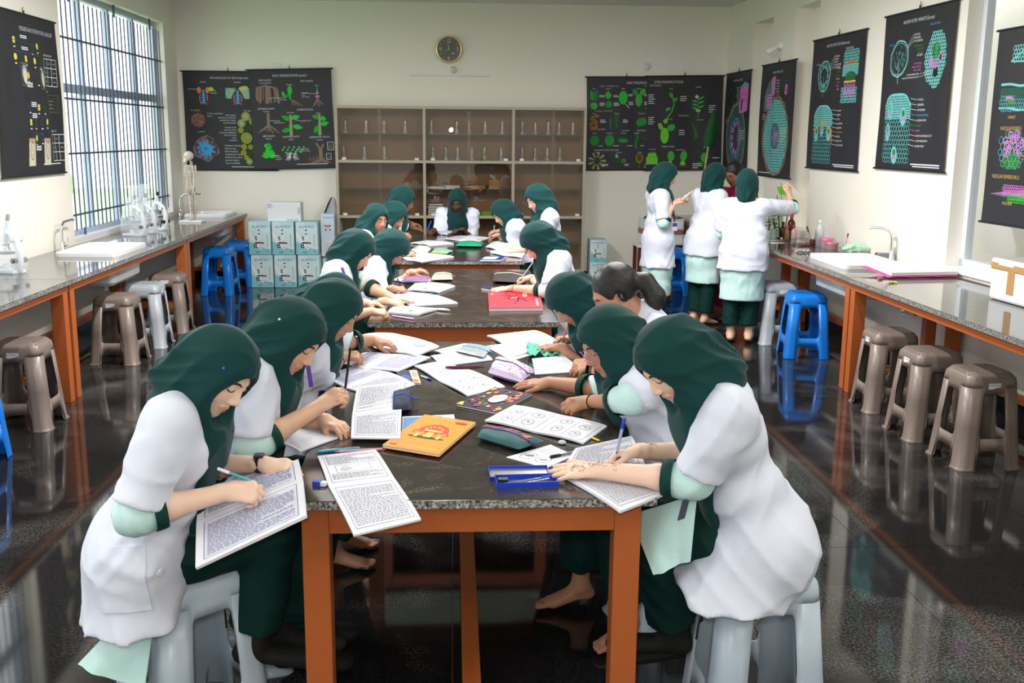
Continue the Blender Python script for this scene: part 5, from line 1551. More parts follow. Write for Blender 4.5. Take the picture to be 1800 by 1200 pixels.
def person(label, spec, group='students in white coats'):
    """spec (world metres): pel pelvis, neck base of neck, head centre, look face direction, shl unit vector towards the left shoulder,
       arms R/L: dict(w wrist, d hand direction, up back of hand, pose, pole), legs R/L: (knee, ankle, toe) or None, res voxel size"""
    h = spec.get('res', .008); near = h < .005
    pel, nk, hc = V3(spec['pel']), V3(spec['neck']), V3(spec['head'])
    f = V3(spec['look']).normalized(); shl = V3(spec['shl']).normalized()
    u = V3(spec.get('crown', (0, 0, 1))); u = (u - f * u.dot(f)).normalized(); s = u.cross(f)
    spine = (nk - pel).normalized(); bf = shl.cross(Vector((0, 0, 1))).normalized() if 'fwd' not in spec else V3(spec['fwd']).normalized()  # body forward
    front = (bf - spine * bf.dot(spine)).normalized()
    hj = spec.get('hijab', True); coat = spec.get('coat', True); hs = spec.get('hs', 1.)
    sw = spec.get('sw', .158)
    shz = nk - spine * .055 + front * .0
    SH = {q: shz + shl * (sw * (1 if q == 'L' else -1)) for q in 'LR'}
    tan = np.array(TAN[spec.get('tan', 'light')])
    # ---------------- body
    B = Field(); B.u(cone(nk - spine * .03, hc + u * -.06 - f * .02, .052, .048), .02)
    PH = head_ops(B, hc, f, s, u, hs)
    chest = pel + spine * ((nk - pel).length * .62)
    B.chain([nk - spine * .03, chest + front * .02, pel], [.05, .055, .06], .03)
    ARM = {}
    for q in 'RL':
        a = spec.get(q)
        if a is None: continue
        S = SH[q]; E, Wt = ik(S, a['w'], UAL, FAL, a.get('pole', (0, 0, -1)))
        if 'e' in a: E = V3(a['e']); Wt = V3(a['w'])
        d = V3(a.get('d', (Wt - E))).normalized(); ARM[q] = [S, E, Wt, d]
        B.chain([nk - spine * .05, S, E], [.05, .045, .036], .02)
        B.u(cone(E, E + (Wt - E) * .35, .036, .036), .02); B.u(cone(E + (Wt - E) * .35, Wt, .036, .0245), .02)
        up = a.get('up', (0, 0, 1)); side = 1 if q == 'R' else -1
        ARM[q].append(hand_ops(B, Wt, d, up, side * -1 * (1 if a.get('flip') is None else -1), a.get('pose', 'relax'), spec.get('hand', .95)))
    LEG = {}
    for q in ('LL', 'RL'):
        L = spec.get(q)
        if L is None: continue
        hip = pel + shl * (.085 if q == 'LL' else -.085) - Vector((0, 0, .02)); kn, an, toe = [V3(p) for p in L]; LEG[q] = (hip, kn, an, toe)
        B.chain([pel, hip, kn, an], [.07, .06, .045, .034], .02)
        td = (toe - an); th = Vector((td.x, td.y, 0)).normalized(); heel = an - th * .025 + Vector((0, 0, -.035)); sd = th.cross(Vector((0, 0, 1)))
        zf = min(toe.z, an.z - .03)
        if spec.get('foot', not spec.get('socks')):
            B.u(cone(an, heel, .034, .028), .02); ball = an + th * .11; ball.z = toe.z + .004
            B.u(flatcone(an + Vector((0, 0, -.01)), ball, .034, .034, (0, 0, 1), .62), .025); B.u(flatcone(heel, ball, .028, .036, (0, 0, 1), .55), .02)
            B.g([[cone(ball + sd * x, ball + th * (.055 + y) + sd * x * 1.1 - Vector((0, 0, .006)), r, r * .9)] for x, y, r in ((-.026, .012, .0115), (-.008, .012, .009), (.006, .006, .0085), (.018, -.002, .008), (.030, -.012, .0078))], .006)
    verts, quads = B.mesh(h, 1)
    c = np.tile(tan, (len(verts), 1)); rel = verts - np.array(hc); ff, ss, uu = rel @ np.array(f) / hs, rel @ np.array(s) / hs, rel @ np.array(u) / hs
    lips = ((uu + .0635) / .0125) ** 2 + (ss / .024) ** 2 < 1; lips &= ff > .07
    c[lips] = tan * np.array([.82, .58, .60])
    ck = np.exp(-(((np.abs(ss) - .036) / .02) ** 2 + ((uu + .030) / .022) ** 2)) * (ff > .02); c *= 1 - ck[:, None] * np.array([0., .10, .10])
    body = mesh_obj('person', verts, quads, SKINM, None, c)
    tag(body, label, 'person', group)
    if spec.get('marks', near or h < .0075): face_marks(B, PH, f, u, hs, body, spec.get('down', True))
    # ---------------- coat
    seat = spec.get('seated', True); cs = spec.get('coatsize', 1.)
    res = spec.get('cres', max(.0075, h * 1.5))
    hemz = spec.get('hem', pel.z - .13)
    tor = []
    Ln = (nk - pel).length
    belly = pel + spine * Ln * .35 + front * .015; ches = pel + spine * Ln * .70 + front * .02; upp = nk - spine * .045
    lowc = Vector((pel.x, pel.y, hemz - .02)) + front * spec.get('hemf', .02) + V3(spec.get('hemo', (0, 0, 0)))
    def torso(F, g, k=.05, low=True):
        n = front
        F.u(flatcone(SH['L'] * .86 + SH['R'] * .14 - spine * .01, SH['R'] * .86 + SH['L'] * .14 - spine * .01, .066 + g, .066 + g, n, .86), k)
        F.u(flatcone(ches - shl * .065, ches + shl * .065, .105 + g, .105 + g, n, .96), k)
        F.u(flatcone(upp, nk + spine * .0, .075 + g, .058 + g, n, .9), k)
        bw = .05 if spec.get('seated', True) else .085; F.u(flatcone(belly - shl * bw, belly + shl * bw, .105 + g, .105 + g, n, 1.), k)
        F.u(flatcone(pel - shl * .085, pel + shl * .085, .122 + g, .122 + g, n, .98), k)
        if low: F.u(flatcone(lowc - shl * .085, lowc + shl * .085, .135 + g, .135 + g, n, .96), .06); F.u(flatcone(pel, lowc, .19 + g, .21 + g, n, .76), .05)
    if coat:
        K = Field(); torso(K, .012 + .012 * (cs - 1) * 10)
        for q, (S, E, Wt, d, hd) in ARM.items():
            fr = spec.get('sleeve', .88); tip = S + (E - S) * fr
            K.u(cone(S, S + (E - S) * .45, .072, .070), .05); K.u(cutcone(S + (E - S) * .3, tip + (E - S).normalized() * .05, .070, .076, tip, E - S), .02)
        K.i(plane(Vector((0, 0, hemz)), (0, 0, -1)), .004)
        # the front is open: the coat stops short of the breast
        if not spec.get('closed'):
            of = spec.get('open', .17); K.i(plane(pel + front * of + spine * 0, front + spine * spec.get('opent', 0.)), .02)
        dirs = [(spine.cross(front) + spine * .25, 42), (shl + spine * .7, 34), (front + spine * 1.1, 48), (shl - spine * .9, 62), (front - spine * .5, 80)]
        K.w(folds(dirs, spec.get('fold', .0105), spec.get('seed', 1)))
        # pulled folds from the armpit and at the elbow
        v2, q2 = K.mesh(res, 1)
        co = mesh_obj('lab_coat', v2, q2, COAT, body)
        # collar and lapels
        rows = [[], [], []]
        for a in range(-8, 9):
            t = a / 8 * 2.15; o = -front * math.cos(t) + shl * math.sin(t)
            for r, R_ in enumerate((.078, .098, .120)):
                p = hit(K, nk + o * R_ + spine * .10 + front * .012, -spine, .26)
                rows[r].append(None if p is None else p + spine * (.015 - .003 * r) + o * .004)
        ok_ = [all(r[k] is not None for r in rows) for k in range(17)]
        lo_ = max([k for k in range(0, 9) if not ok_[k]] + [-1]) + 1; hi_ = min([k for k in range(8, 17) if not ok_[k]] + [17])
        if hi_ - lo_ > 4: MB().slab([[rows[r][k] for r in range(3)] for k in range(lo_, hi_)], .010).build('collar', co, COAT)
        if near:
            bt = MB()
            for q in spec.get('buttons', ()):
                p = hit(K, V3(q[0]), V3(q[1]).normalized(), .4)
                if p is not None: bt.lathe([(.011, 0), (.011, .003), (.008, .0045), (.004, .003)], p - V3(q[1]).normalized() * .0005, 14, Vector((0, 0, 1)).rotation_difference(-V3(q[1]).normalized()).to_matrix())
            if bt.v: bt.build('button', co, COAT)['kind'] = 'stuff'
            for (o_, du, dv, dr) in spec.get('pockets', ()):
                o_, du, dv, dr = V3(o_), V3(du), V3(dv), V3(dr).normalized(); n = 14; G = []
                for i in range(n + 1):
                    row = []
                    for j in range(n + 1):
                        p = hit(K, o_ + du * (i / n) + dv * (j / n) - dr * .1, dr, .45); row.append(p)
                    G.append(row)
                if all(p is not None for r in G for p in r): MB().slab([[p - dr * .006 for p in r] for r in G], .006).build('pocket', co, COAT)
    # ---------------- tunic: sleeves, cuffs, the skirt below the coat
    if spec.get('tunic', True):
        tm = spec.get('tunicmat', MINT)
        Tn = Field(); torso(Tn, -.022 if coat else .006, .05, spec.get('tlow', True))
        for q, (S, E, Wt, d, hd) in ARM.items():
            tl = spec.get('tsl', .30); e2 = E + (Wt - E) * tl
            Tn.u(cone(S, E, .056, .054), .03); Tn.u(cutcone(E, e2 + (Wt - E).normalized() * .05, .056, .048, e2, Wt - E), .02)
        if coat and seat: Tn.i(plane(pel + front * (spec.get('open', .17) + .012), front), .01)
        for (c0, c1, ra, rb, kk, n) in spec.get('skirt', ()): Tn.u(flatcone(c0, c1, ra, rb, n, kk), .03)
        Tn.i(plane(Vector((0, 0, spec.get('them', hemz + .03))), (0, 0, -1)), .004)
        Tn.w(folds([(spine.cross(front) + spine * .3, 60), (shl + spine * .6, 50), (front + spine, 75)], .0075, 9))
        v2, q2 = Tn.mesh(max(.008, h * 1.6), 1); tu = mesh_obj('tunic', v2, q2, tm, body)
        for q, (S, E, Wt, d, hd) in ARM.items():
            ax = (Wt - E).normalized(); e2 = E + (Wt - E) * spec.get('tsl', .30); cl = spec.get('cuff', .030)
            MB().lathe([(.0585, -cl), (.0575, -cl * .4), (.0545, .004), (.046, .0035), (.044, -cl)], e2, 18, Vector((0, 0, 1)).rotation_difference(ax).to_matrix(), False, False).build('cuff', tu, CUFF)
        for (cor, nn, th, wv) in spec.get('flaps', ()): flap(cor, nn, th, wv).build('tunic_flap', tu, tm)
    # ---------------- trousers
    if LEG and spec.get('trousers', True):
        Tr = Field(); wd = spec.get('flare', .085)
        for q, (hip, kn, an, toe) in LEG.items():
            Tr.u(cone(pel, hip, .10, .095), .04); Tr.u(cone(hip, kn, .094, .080), .05)
            an2 = kn + (an - kn) * spec.get('tlen', .86); Tr.u(cutcone(kn, an2 + (an - kn).normalized() * .12, .082, wd, an2, an - kn), .03)
        Tr.w(folds([((1, .2, .1), 50), ((.2, 1, -.2), 60), ((.5, -.5, .6), 70)], .010, 4))
        v2, q2 = Tr.mesh(max(.009, h * 1.8), 1); mesh_obj('trousers', v2, q2, spec.get('pantmat', PANT), body)
        if spec.get('socks'):
            Sk = Field()
            for q, (hip, kn, an, toe) in LEG.items():
                th = Vector((toe.x - an.x, toe.y - an.y, 0)).normalized(); heel = an - th * .025 + Vector((0, 0, -.035)); ball = an + th * .13; ball.z = toe.z + .004
                Sk.u(cone(an + (kn - an) * .25, an, .045, .044), .02); Sk.u(cone(an, heel, .044, .036), .02); Sk.u(flatcone(heel, ball + th * .05, .038, .046, (0, 0, 1), .7), .03)
            v2, q2 = Sk.mesh(.009, 1); mesh_obj('sock', v2, q2, BLKC, body)
    # ---------------- headscarf or hair
    if hj:
        Hf = Field(); P = lambda a, b, e: hc + f * (a * hs) + s * (b * hs) + u * (e * hs)
        Hf.u(ellip(P(-.010, 0, .026), (f, s, u), (.116 * hs, .094 * hs, .108 * hs)), .02)
        Hf.u(ellip(P(.022, 0, -.045), (f, s, u), (.070 * hs, .078 * hs, .098 * hs)), .05)
        nf = nk + front * .03
        Hf.u(cone(P(-.05, 0, -.02), nk - front * .02 + spine * .025, .088, .082), .05)      # falls from the back of the head
        Hf.u(cone(P(.02, 0, -.085), nf, .072, .085), .05)
        for a in spec.get('drape', (('front', .30),)):
            if a[0] == 'front':
                e = nk - spine * a[1] + front * (.135 + (a[2] if len(a) > 2 else 0)); m_ = nk - spine * .10 + front * .105
                Hf.u(flatcone(nf - spine * .01 + front * .03, m_, .095, .105, front, .55), .05); Hf.u(flatcone(m_, e, .105, .085, front, .34), .05)
            else: Hf.u(flatcone(a[1], a[2], a[3], a[4], a[5], a[6]), .05)
        # the opening for the face
        ow, oh = spec.get('oval', (.064, .088))
        oc = P(.112, spec.get('ox', 0.), spec.get('oz', -.028)); f2 = (f * .9 + u * spec.get('otilt', -.42)).normalized(); u2 = (u - f2 * u.dot(f2)).normalized(); Hf.s(ellip(oc, (f2, s, u2), (.088 * hs, ow * hs, oh * hs)), .008)
        ax_ = (nk - hc - f * .05).normalized(); e1_ = s; Hf.w(scarf_folds(hc, ax_, e1_, ax_.cross(e1_).normalized(), spec.get('sfold', .0125), spec.get('seed', 1) + 3))
        v2, q2 = Hf.mesh(max(.006, h * 1.25), 1); hjo = mesh_obj('headscarf', v2, q2, HIJ, body)
    else:
        Hr = Field(); P = lambda a, b, e: hc + f * a + s * b + u * e
        Hr.u(ellip(P(-.018, 0, .034), (f, s, u), (.102, .083, .096)), .01); Hr.s(ellip(P(.105, 0, -.035), (f, s, u), (.080, .085, .100)), .01)
        for q in (-1, 1): Hr.s(cone(P(.01, q * .09, -.01), P(.02, q * .09, -.08), .03, .05), .01)
        for a in spec.get('hair', ()): Hr.u(cone(*a), .012)
        Hr.w(folds([(s + u * .2, 260), (f * .3 + s, 330)], .0022, 5))
        v2, q2 = Hr.mesh(max(.005, h), 1); mesh_obj('hair', v2, q2, HAIRM, body)
        if near or h < .0075:
            for q in (-1, 1):
                e = MB(); e.tube([P(-.012 + .016 * math.cos(t * .6), q * (.074 + .006 * math.sin(t)), -.005 + .026 * math.sin(t * .6)) for t in range(0, 11)], .006, 8); e.build('ear', body, SKINM)
    key = next(KEYS); HFLD[key] = Hf if hj else None; BF[key] = B; HEADM[key] = PH; PEOPLE[key] = body
    return body, ARM, B


def flap(cor, n, th, wave):
    """hanging cloth between four corners, a little wavy"""
    a, b, c, d = [V3(p) for p in cor]; nn = V3(n); G = []
    for i in range(13):
        r = []
        for j in range(11):
            x, y = i / 12, j / 10; p = a * (1 - x) * (1 - y) + b * x * (1 - y) + c * x * y + d * (1 - x) * y
            r.append(p + nn * wave * (math.sin(x * 9 + y * 2) + .5 * math.sin(x * 17 + 1)) * (y * .8 + .2))
        G.append(r)
    return MB().slab(G, th)
# ------------------------------------------------------------------ the students
PEN = {}
X_, Y_, Z_ = Vector((1, 0, 0)), Vector((0, 1, 0)), Vector((0, 0, 1))
UPC = lambda lk, t=0: Vector((0, 0, 1))
# front left, writing in a notebook held against the table corner
b, PEN['p1'], _ = person('student in the left foreground writing, black bead bracelet, dark green headscarf', dict(
    pel=(-.93, 2.93, .64), neck=(-.775, 2.91, 1.12), head=at(384, 652, 2.90), look=(.69, -.40, -.60), crown=(.65, .0, .76), shl=(-.06, 1, 0), fwd=(1, .05, 0),
    R=dict(w=at(400, 864, 2.80), e=at(238, 905, 2.70), d=(.85, .25, -.12), up=(.05, -.62, .8), pose='pen'),
    L=dict(w=at(462, 815, 3.06), d=(.9, -.05, -.05), up=(-.1, -.25, 1), pose='relax', pole=(-.4, .5, -1)),
    RL=((-.57, 3.03, .64), at(446, 1125, 3.02), at(500, 1168, 3.05)), LL=((-.50, 3.16, .645), at(490, 1100, 3.2), at(560, 1130, 3.2)), socks=True,
    res=.0042, cres=.0075, tan='fair', hem=.45, hemo=(-.02, 0, 0), seed=2, open=.165, drape=(('front', .34),),
    buttons=[((-.5, 2.6, .80), (-.9, .6, 0)), ((-.5, 2.55, .64), (-.9, .55, 0))],
    pockets=[((-1.0, 2.6, .725), (.14, .0, 0), (.012, 0, -.185), (0, 1, 0))],
    flaps=[((at(215, 1085, 2.86), at(268, 1105, 2.80), at(255, 1215, 2.78), at(135, 1170, 2.84)), (0, 1, 0), .004, .008)]))
b, PEN['p14'], _ = person('student in the right foreground writing with a blue pen, henna on her hands', dict(
    pel=(.955, 2.95, .64), neck=(.775, 2.94, 1.135), head=at(1184, 634, 2.93), look=(-.72, -.22, -.68), crown=(-.68, -.05, .72), shl=(-.03, -1, 0), fwd=(-1, .03, 0),
    L=dict(w=onz(1048, 826, .862), e=(.70, 2.83, .865), d=(-1, .25, -.10), up=(0, -.35, 1), pose='flat'),
    R=dict(w=onz(1122, 792, .87), d=(-.95, -.05, -.15), up=(0, .45, .9), pose='pen', pole=(.6, .5, -1)),
    LL=((.62, 3.02, .64), at(1185, 1110, 3.1), at(1130, 1135, 3.12)), RL=((.58, 3.16, .64), at(1215, 1120, 3.2), at(1170, 1150, 3.2)), socks=True,
    res=.0042, cres=.0075, tan='fair', hem=.475, hemf=.14, seed=5, open=.30, drape=(('front', .38),),
    pockets=[((.715, 2.6, .765), (.15, 0, 0), (-.01, 0, -.145), (0, 1, 0))],
    flaps=[((at(1108, 905, 3.0), at(1225, 868, 2.84), at(1212, 985, 2.80), at(1150, 1012, 2.86)), (0, 1, 0), .004, .006), ((at(1375, 1025, 2.86), at(1424, 990, 2.86), at(1418, 1072, 2.86), at(1395, 1078, 2.86)), (0, 1, 0), .004, .006)]))
place_stool('pale', -.83, 3.02, .72, 'pale grey stool under the student in the left foreground', 'stools round the lab tables')
place_stool('pale', .955, 2.98, .04, 'pale blue grey stool under the student in the right foreground', 'stools round the lab tables')

GST = 'stools round the lab tables'


def sit(label, side, Y, head, look, crown, R, L, nkoff=(.10, 0, -.07), lean=.15, stool=None, legs=True, group='students in white coats', **kw):
    """a student on a stool beside a table; side +1 = left of the tables (faces +x), -1 = right, 0 = far end (faces the camera)"""
    hc = V3(head)
    if side: fw = Vector((side, 0, 0)); shl = Vector((0, side, 0))
    else: fw = Vector((0, -1, 0)); shl = Vector((1, 0, 0))
    nk = hc - fw * nkoff[0] + shl * nkoff[1] + Vector((0, 0, nkoff[2]))
    pel = Vector((nk.x, nk.y, .64)) - fw * lean
    if side and Y is not None: pel.y = Y
    sp = dict(pel=pel, neck=nk, head=hc, look=look, crown=crown, shl=shl + fw * -.04, fwd=fw, R=R, L=L, hem=.46, seed=int(abs(hc.x * 97 + hc.y * 31)) % 50)
    if legs:
        for k, q in ((-1, 'RL'), (1, 'LL')):
            kn = pel + fw * .34 + shl * .10 * k + Vector((0, 0, .0)); an = pel + fw * .22 + shl * .11 * k; an.z = .09; sp[q] = (kn, an, an + fw * .14 - Vector((0, 0, .065)))
    sp.update(kw)
    r = person(label, sp, group)
    if stool: place_stool(stool[0], pel.x - fw.x * .01, pel.y - fw.y * .01, stool[2] if len(stool) > 2 else .1, stool[1], GST)
    return r


H_ = lambda w, d, up=(0, -.3, 1), pose='pen', **k: dict(w=w, d=d, up=up, pose=pose, **k)
_, PEN['p2'], _ = sit('student second on the left holding a black pen upright, white pin in her headscarf', 1, 3.46, at(512, 592, 3.44), (.74, -.27, -.60), (.60, .05, .78),
    H_(at(562, 714, 3.40), (.80, .25, .45), (-.45, -.65, .6), 'pen', e=at(442, 785, 3.22)), H_(onz(572, 738, .862), (.72, -.60, -.12), (0, 0, 1), 'relax', pole=(-.4, .4, -1)),
    res=.0048, cres=.009, tan='light', drape=(('front', .36),), stool=('pale', 'pale grey stool under the second student on the left', .3), socks=True)
_, PEN['p3'], _ = sit('student third on the left with a thin black wristband and purple lanyard', 1, 4.32, at(588, 545, 4.26), (.80, -.18, -.58), (.56, .05, .80),
    H_(at(600, 626, 4.50), (.95, .25, -.05), (0, -.4, 1), 'pen'), H_(onz(668, 600, .87), (.9, -.2, -.1), (0, 0, 1), 'relax'),
    res=.006, tan='mid', drape=(('front', .34),), stool=('grey', 'grey stool under the third student on the left', .2))
_, PEN['p4'], _ = sit('student bowed low at the near left corner of the middle table', 1, 5.62, at(590, 522, 5.55), (.70, -.1, -.70), (.70, 0, .70),
    H_(onz(672, 545, .865), (.95, .1, -.1), (0, -.3, 1), 'pen'), H_(onz(655, 530, .86), (.95, -.1, -.1), (0, 0, 1), 'relax'),
    res=.0065, tan='light', nkoff=(.15, 0, -.05), lean=.18, stool=('brown', 'brown stool at the near left corner of the middle table'))
_, PEN['p5'], _ = sit('student at the left of the middle table with white collar and purple lanyard', 1, 6.45, at(627, 440, 6.45), (.72, -.30, -.62), (.60, 0, .78),
    H_(onz(676, 529, .865), (.9, .1, -.1), (0, -.3, 1), 'relax'), H_(onz(694, 525, .86), (.9, -.2, -.1), (0, 0, 1), 'flat'),
    res=.0065, tan='light', stool=('brown', 'brown stool at the left of the middle table'))
_, PEN['p6'], _ = sit('student at the far left of the middle table with gold bracelets, face bent down', 1, 7.15, at(690, 437, 7.12), (.60, -.25, -.76), (.74, 0, .66),
    H_(onz(690, 507, .865), (.9, .2, -.1), (0, -.3, 1), 'pen'), H_(onz(722, 478, .875), (.9, -.1, .2), (0, -.2, 1), 'relax'),
    res=.0065, tan='mid', nkoff=(.11, 0, -.06), stool=('grey', 'grey stool at the far left of the middle table'))
_, PEN['p7'], _ = sit('student at the left of the farthest table looking towards the camera', 1, 8.75, at(662, 385, 8.7), (.62, -.76, -.18), (.15, -.1, .98),
    H_(onz(712, 444, .87), (.9, .1, -.1), (0, -.3, 1), 'fist'), H_(onz(700, 432, .865), (.9, -.1, -.1), (0, 0, 1), 'relax'),
    res=.0072, tan='mid', marks=True, down=False, nkoff=(.09, 0, -.10), stool=('blue', 'blue stool at the near left of the farthest table'))
_, PEN['p8'], _ = sit('student at the farthest table writing, behind the one looking up', 1, 9.25, at(693, 379, 9.2), (.70, -.42, -.58), (.58, -.1, .80),
    H_(onz(738, 417, .87), (.95, .0, -.1), (0, -.3, 1), 'pen'), H_(onz(715, 415, .865), (.9, -.1, -.1), (0, 0, 1), 'relax'),
    res=.0072, tan='mid', marks=True, stool=('brown', 'brown stool at the left of the farthest table'))
_, PEN['p9'], _ = sit('student at the far left corner of the farthest table seen in profile', 1, 9.95, at(709, 352, 9.9), (.90, -.2, -.38), (.38, 0, .92),
    H_(onz(742, 410, .87), (.9, .1, -.1), (0, -.3, 1), 'relax'), H_(onz(745, 404, .865), (.9, -.1, -.1), (0, 0, 1), 'relax'),
    res=.0072, tan='deep', marks=True, nkoff=(.09, 0, -.10), stool=('grey', 'grey stool at the far left corner of the farthest table'))
_, PEN['p10'], _ = sit('student at the head of the farthest table facing the camera with a blue pen', 0, None, at(804, 353, 11.02), (-.12, -.86, -.42), (-.05, -.35, .93),
    H_(onz(762, 404, .87), (-.5, -.8, -.1), (0, 0, 1), 'pen'), H_(onz(812, 403, .87), (-.8, -.4, -.1), (0, 0, 1), 'relax'),
    res=.0072, tan='dark', marks=True, nkoff=(.10, 0, -.10), stool=('blue', 'blue stool at the head of the farthest table'), drape=(('front', .30),), sw=.172)
_, PEN['p11'], _ = sit('smiling student at the far right of the farthest table with a pale blue pen', -1, 9.95, at(884, 374, 9.9), (-.74, -.36, -.58), (-.56, 0, .82),
    H_(onz(876, 412, .87), (-.9, .1, -.1), (0, -.3, 1), 'pen'), H_(onz(862, 410, .865), (-.95, .1, -.1), (0, -.2, 1), 'relax'),
    res=.0072, tan='light', marks=True, stool=('brown', 'brown stool at the far right of the farthest table'))
_, PEN['p12'], _ = sit('student sitting upright at the right of the farthest table', -1, 9.2, at(945, 349, 9.15), (-.80, -.36, -.46), (-.45, 0, .88),
    H_(onz(912, 432, .87), (-.9, .1, -.1), (0, -.3, 1), 'relax'), H_(onz(905, 440, .865), (-.95, .1, -.1), (0, -.2, 1), 'relax'),
    res=.0072, tan='light', marks=True, nkoff=(.09, 0, -.10), lean=.08, stool=('grey', 'grey stool at the right of the farthest table'))
_, PEN['p13'], _ = sit('student at the right of the middle table with hennaed hand and a bracelet', -1, 6.72, at(946, 425, 6.7), (-.66, -.10, -.74), (-.72, 0, .68),
    H_(onz(933, 488, .87), (-.95, .05, -.1), (0, .2, 1), 'pen'), H_(onz(900, 507, .862), (-1, .1, -.08), (0, -.2, 1), 'flat', e=at(968, 512, 6.45)),
    res=.006, tan='light', nkoff=(.11, 0, -.06), lean=.12, stool=('brown', 'brown stool at the right of the middle table'), drape=(('front', .34),))
_, PEN['p15'], GB15 = sit('student with pink glasses second on the right, black band on her wrist', -1, 3.66, at(1070, 600, 3.62), (-.84, -.26, -.48), (-.48, 0, .86),
    H_(onz(965, 672, .85), (-.98, .1, -.06), (0, -.2, 1), 'flat', e=(.585, 3.86, .88)), H_(onz(1036, 706, .868), (-.9, -.2, -.12), (0, -.5, .9), 'pen', e=at(1110, 700, 3.42)),
    res=.0048, cres=.009, tan='mid', sleeve=1.0, tsl=.34, drape=(('front', .34),), stool=('pale', 'pale stool under the student with glasses', .2),
    RL=((.50, 3.80, .64), (.50, 3.80, .10), (.38, 3.79, .03)), LL=((.55, 3.56, .64), (.66, 3.50, .10), (.57, 3.45, .03)))
_, PEN['p16'], _ = sit('student at the far right end of the near table holding a pink pencil', -1, 4.86, at(1003, 527, 4.8), (-.60, -.25, -.76), (-.74, 0, .66),
    H_(onz(1006, 595, .87), (-.9, -.3, .1), (0, .1, 1), 'pen'), H_(onz(985, 611, .86), (-.95, .2, -.05), (0, -.2, 1), 'relax'),
    res=.006, tan='mid', nkoff=(.12, 0, -.05), lean=.16, stool=('brown', 'brown stool at the far right end of the near table'))
hc17 = at(1082, 516, 4.28)
_, PEN['p17'], _ = sit('student with a black ponytail and no headscarf among the right row', -1, 4.3, hc17, (-.84, -.1, -.53), (-.5, 0, .86),
    H_(onz(1040, 634, .86), (-.9, -.2, -.1), (0, -.2, 1), 'fist', e=(.60, 4.05, .90)), H_(onz(1052, 644, .86), (-.95, -.1, -.05), (0, -.2, 1), 'relax', e=(.62, 3.98, .90)),
    res=.006, tan='mid', hijab=False, nkoff=(.14, 0, -.09), stool=('grey', 'grey stool under the student with the ponytail'),
    hair=[(hc17 + Vector((.07, 0, .05)), hc17 + Vector((.125, -.01, .055)), .045, .036), (hc17 + Vector((.125, -.01, .055)), hc17 + Vector((.165, -.03, -.01)), .038, .045), (hc17 + Vector((.165, -.03, -.01)), hc17 + Vector((.155, -.05, -.10)), .045, .012), (hc17 + Vector((.17, -.02, .0)), hc17 + Vector((.20, -.01, -.08)), .03, .006)])


# ---- the four who stand at the right bench
def stand(label, xy, head, fw, look, crown, R, L, hem, them, toe=None, group='students in white coats', nko=.06, turn=0., **kw):
    fw = Vector(fw).normalized(); shl = Z_.cross(fw); hc = V3(head)
    pel = Vector((xy[0], xy[1], .84)); nk = hc - V3(look).normalized() * .02 - fw * nko + Vector((0, 0, -.155))
    sp = dict(pel=pel, neck=nk, head=hc, look=look, crown=crown, shl=shl, fwd=fw, R=R, L=L, hem=hem, them=them, seated=False, hemf=.0, open=.5, res=.0075, fold=.008,
              skirt=[(pel + Vector((0, 0, -.1)), Vector((pel.x, pel.y, them - .05)), .185, .205, .70, fw)], seed=int(abs(hc.x * 77 + hc.y * 13)) % 50, flare=.075, tlen=.88)
    for k, q in ((-1, 'RL'), (1, 'LL')):
        st = kw.pop('step' + q, 0.)
        an = pel + shl * .08 * k + fw * (-.02 + st); an.z = .085; kn = pel + shl * .085 * k + fw * (.01 + st * .5); kn.z = .46; sp[q] = (kn, an, an + fw * .14 - Vector((0, 0, .06)))
    sp.update(kw)
    return person(label, sp, group)


h1 = at(1170, 308, 10.2)
_, PEN['s1'], _ = stand('standing student in profile holding tweezers, ID card on a lanyard', (h1.x - .05, 10.2), h1, (1, .1, 0), (.86, -.18, -.45), (.45, 0, .88),
    H_(at(1186, 357, 10.0), (.75, .1, .3), (-.3, -.6, .7), 'grip', e=at(1166, 392, 9.98)), H_(at(1190, 352, 10.28), (.8, -.1, .2), (0, .4, .8), 'grip'), .57, .29, tan='light', marks=True)
h2 = at(1258, 309, 10.25)
_, PEN['s2'], _ = stand('standing student in the middle of three with her back half turned', (h2.x - .13, 10.08), h2, (.85, .5, 0), (.80, .45, -.35), (.35, .2, .9),
    H_((h2.x + .22, 10.05, 1.02), (.8, .4, 0), (0, -.4, .8), 'grip', pole=(-.4, -.4, -1)), H_((h2.x + .2, 10.5, 1.0), (.8, .2, 0), (0, .4, .8), 'grip'), .70, .43, tan='light', nko=.05, tsl=.75, cuff=.02)
h3 = at(1314, 322, 9.25)
_, PEN['s3'], _ = stand('standing student seen from behind reaching up with her right arm', (h3.x - .03, 9.15), h3, (.35, .94, 0), (.45, .85, -.30), (.1, .25, .95),
    H_(at(1387, 342, 9.45), (-.05, .1, 1), (.5, -.8, .1), 'fist', e=at(1394, 366, 9.30)), H_((h3.x + .02, 9.42, 1.02), (.7, .6, 0), (-.4, .4, .8), 'grip', pole=(-1, -.3, -.6)), .675, .40, tan='light', nko=.03, tlen=.80,
    stepRL=.02)
h4 = at(1290, 306, 10.5)
MAG = mat('magenta_cloth', srgb(150, 20, 75), .6, spec=.3)
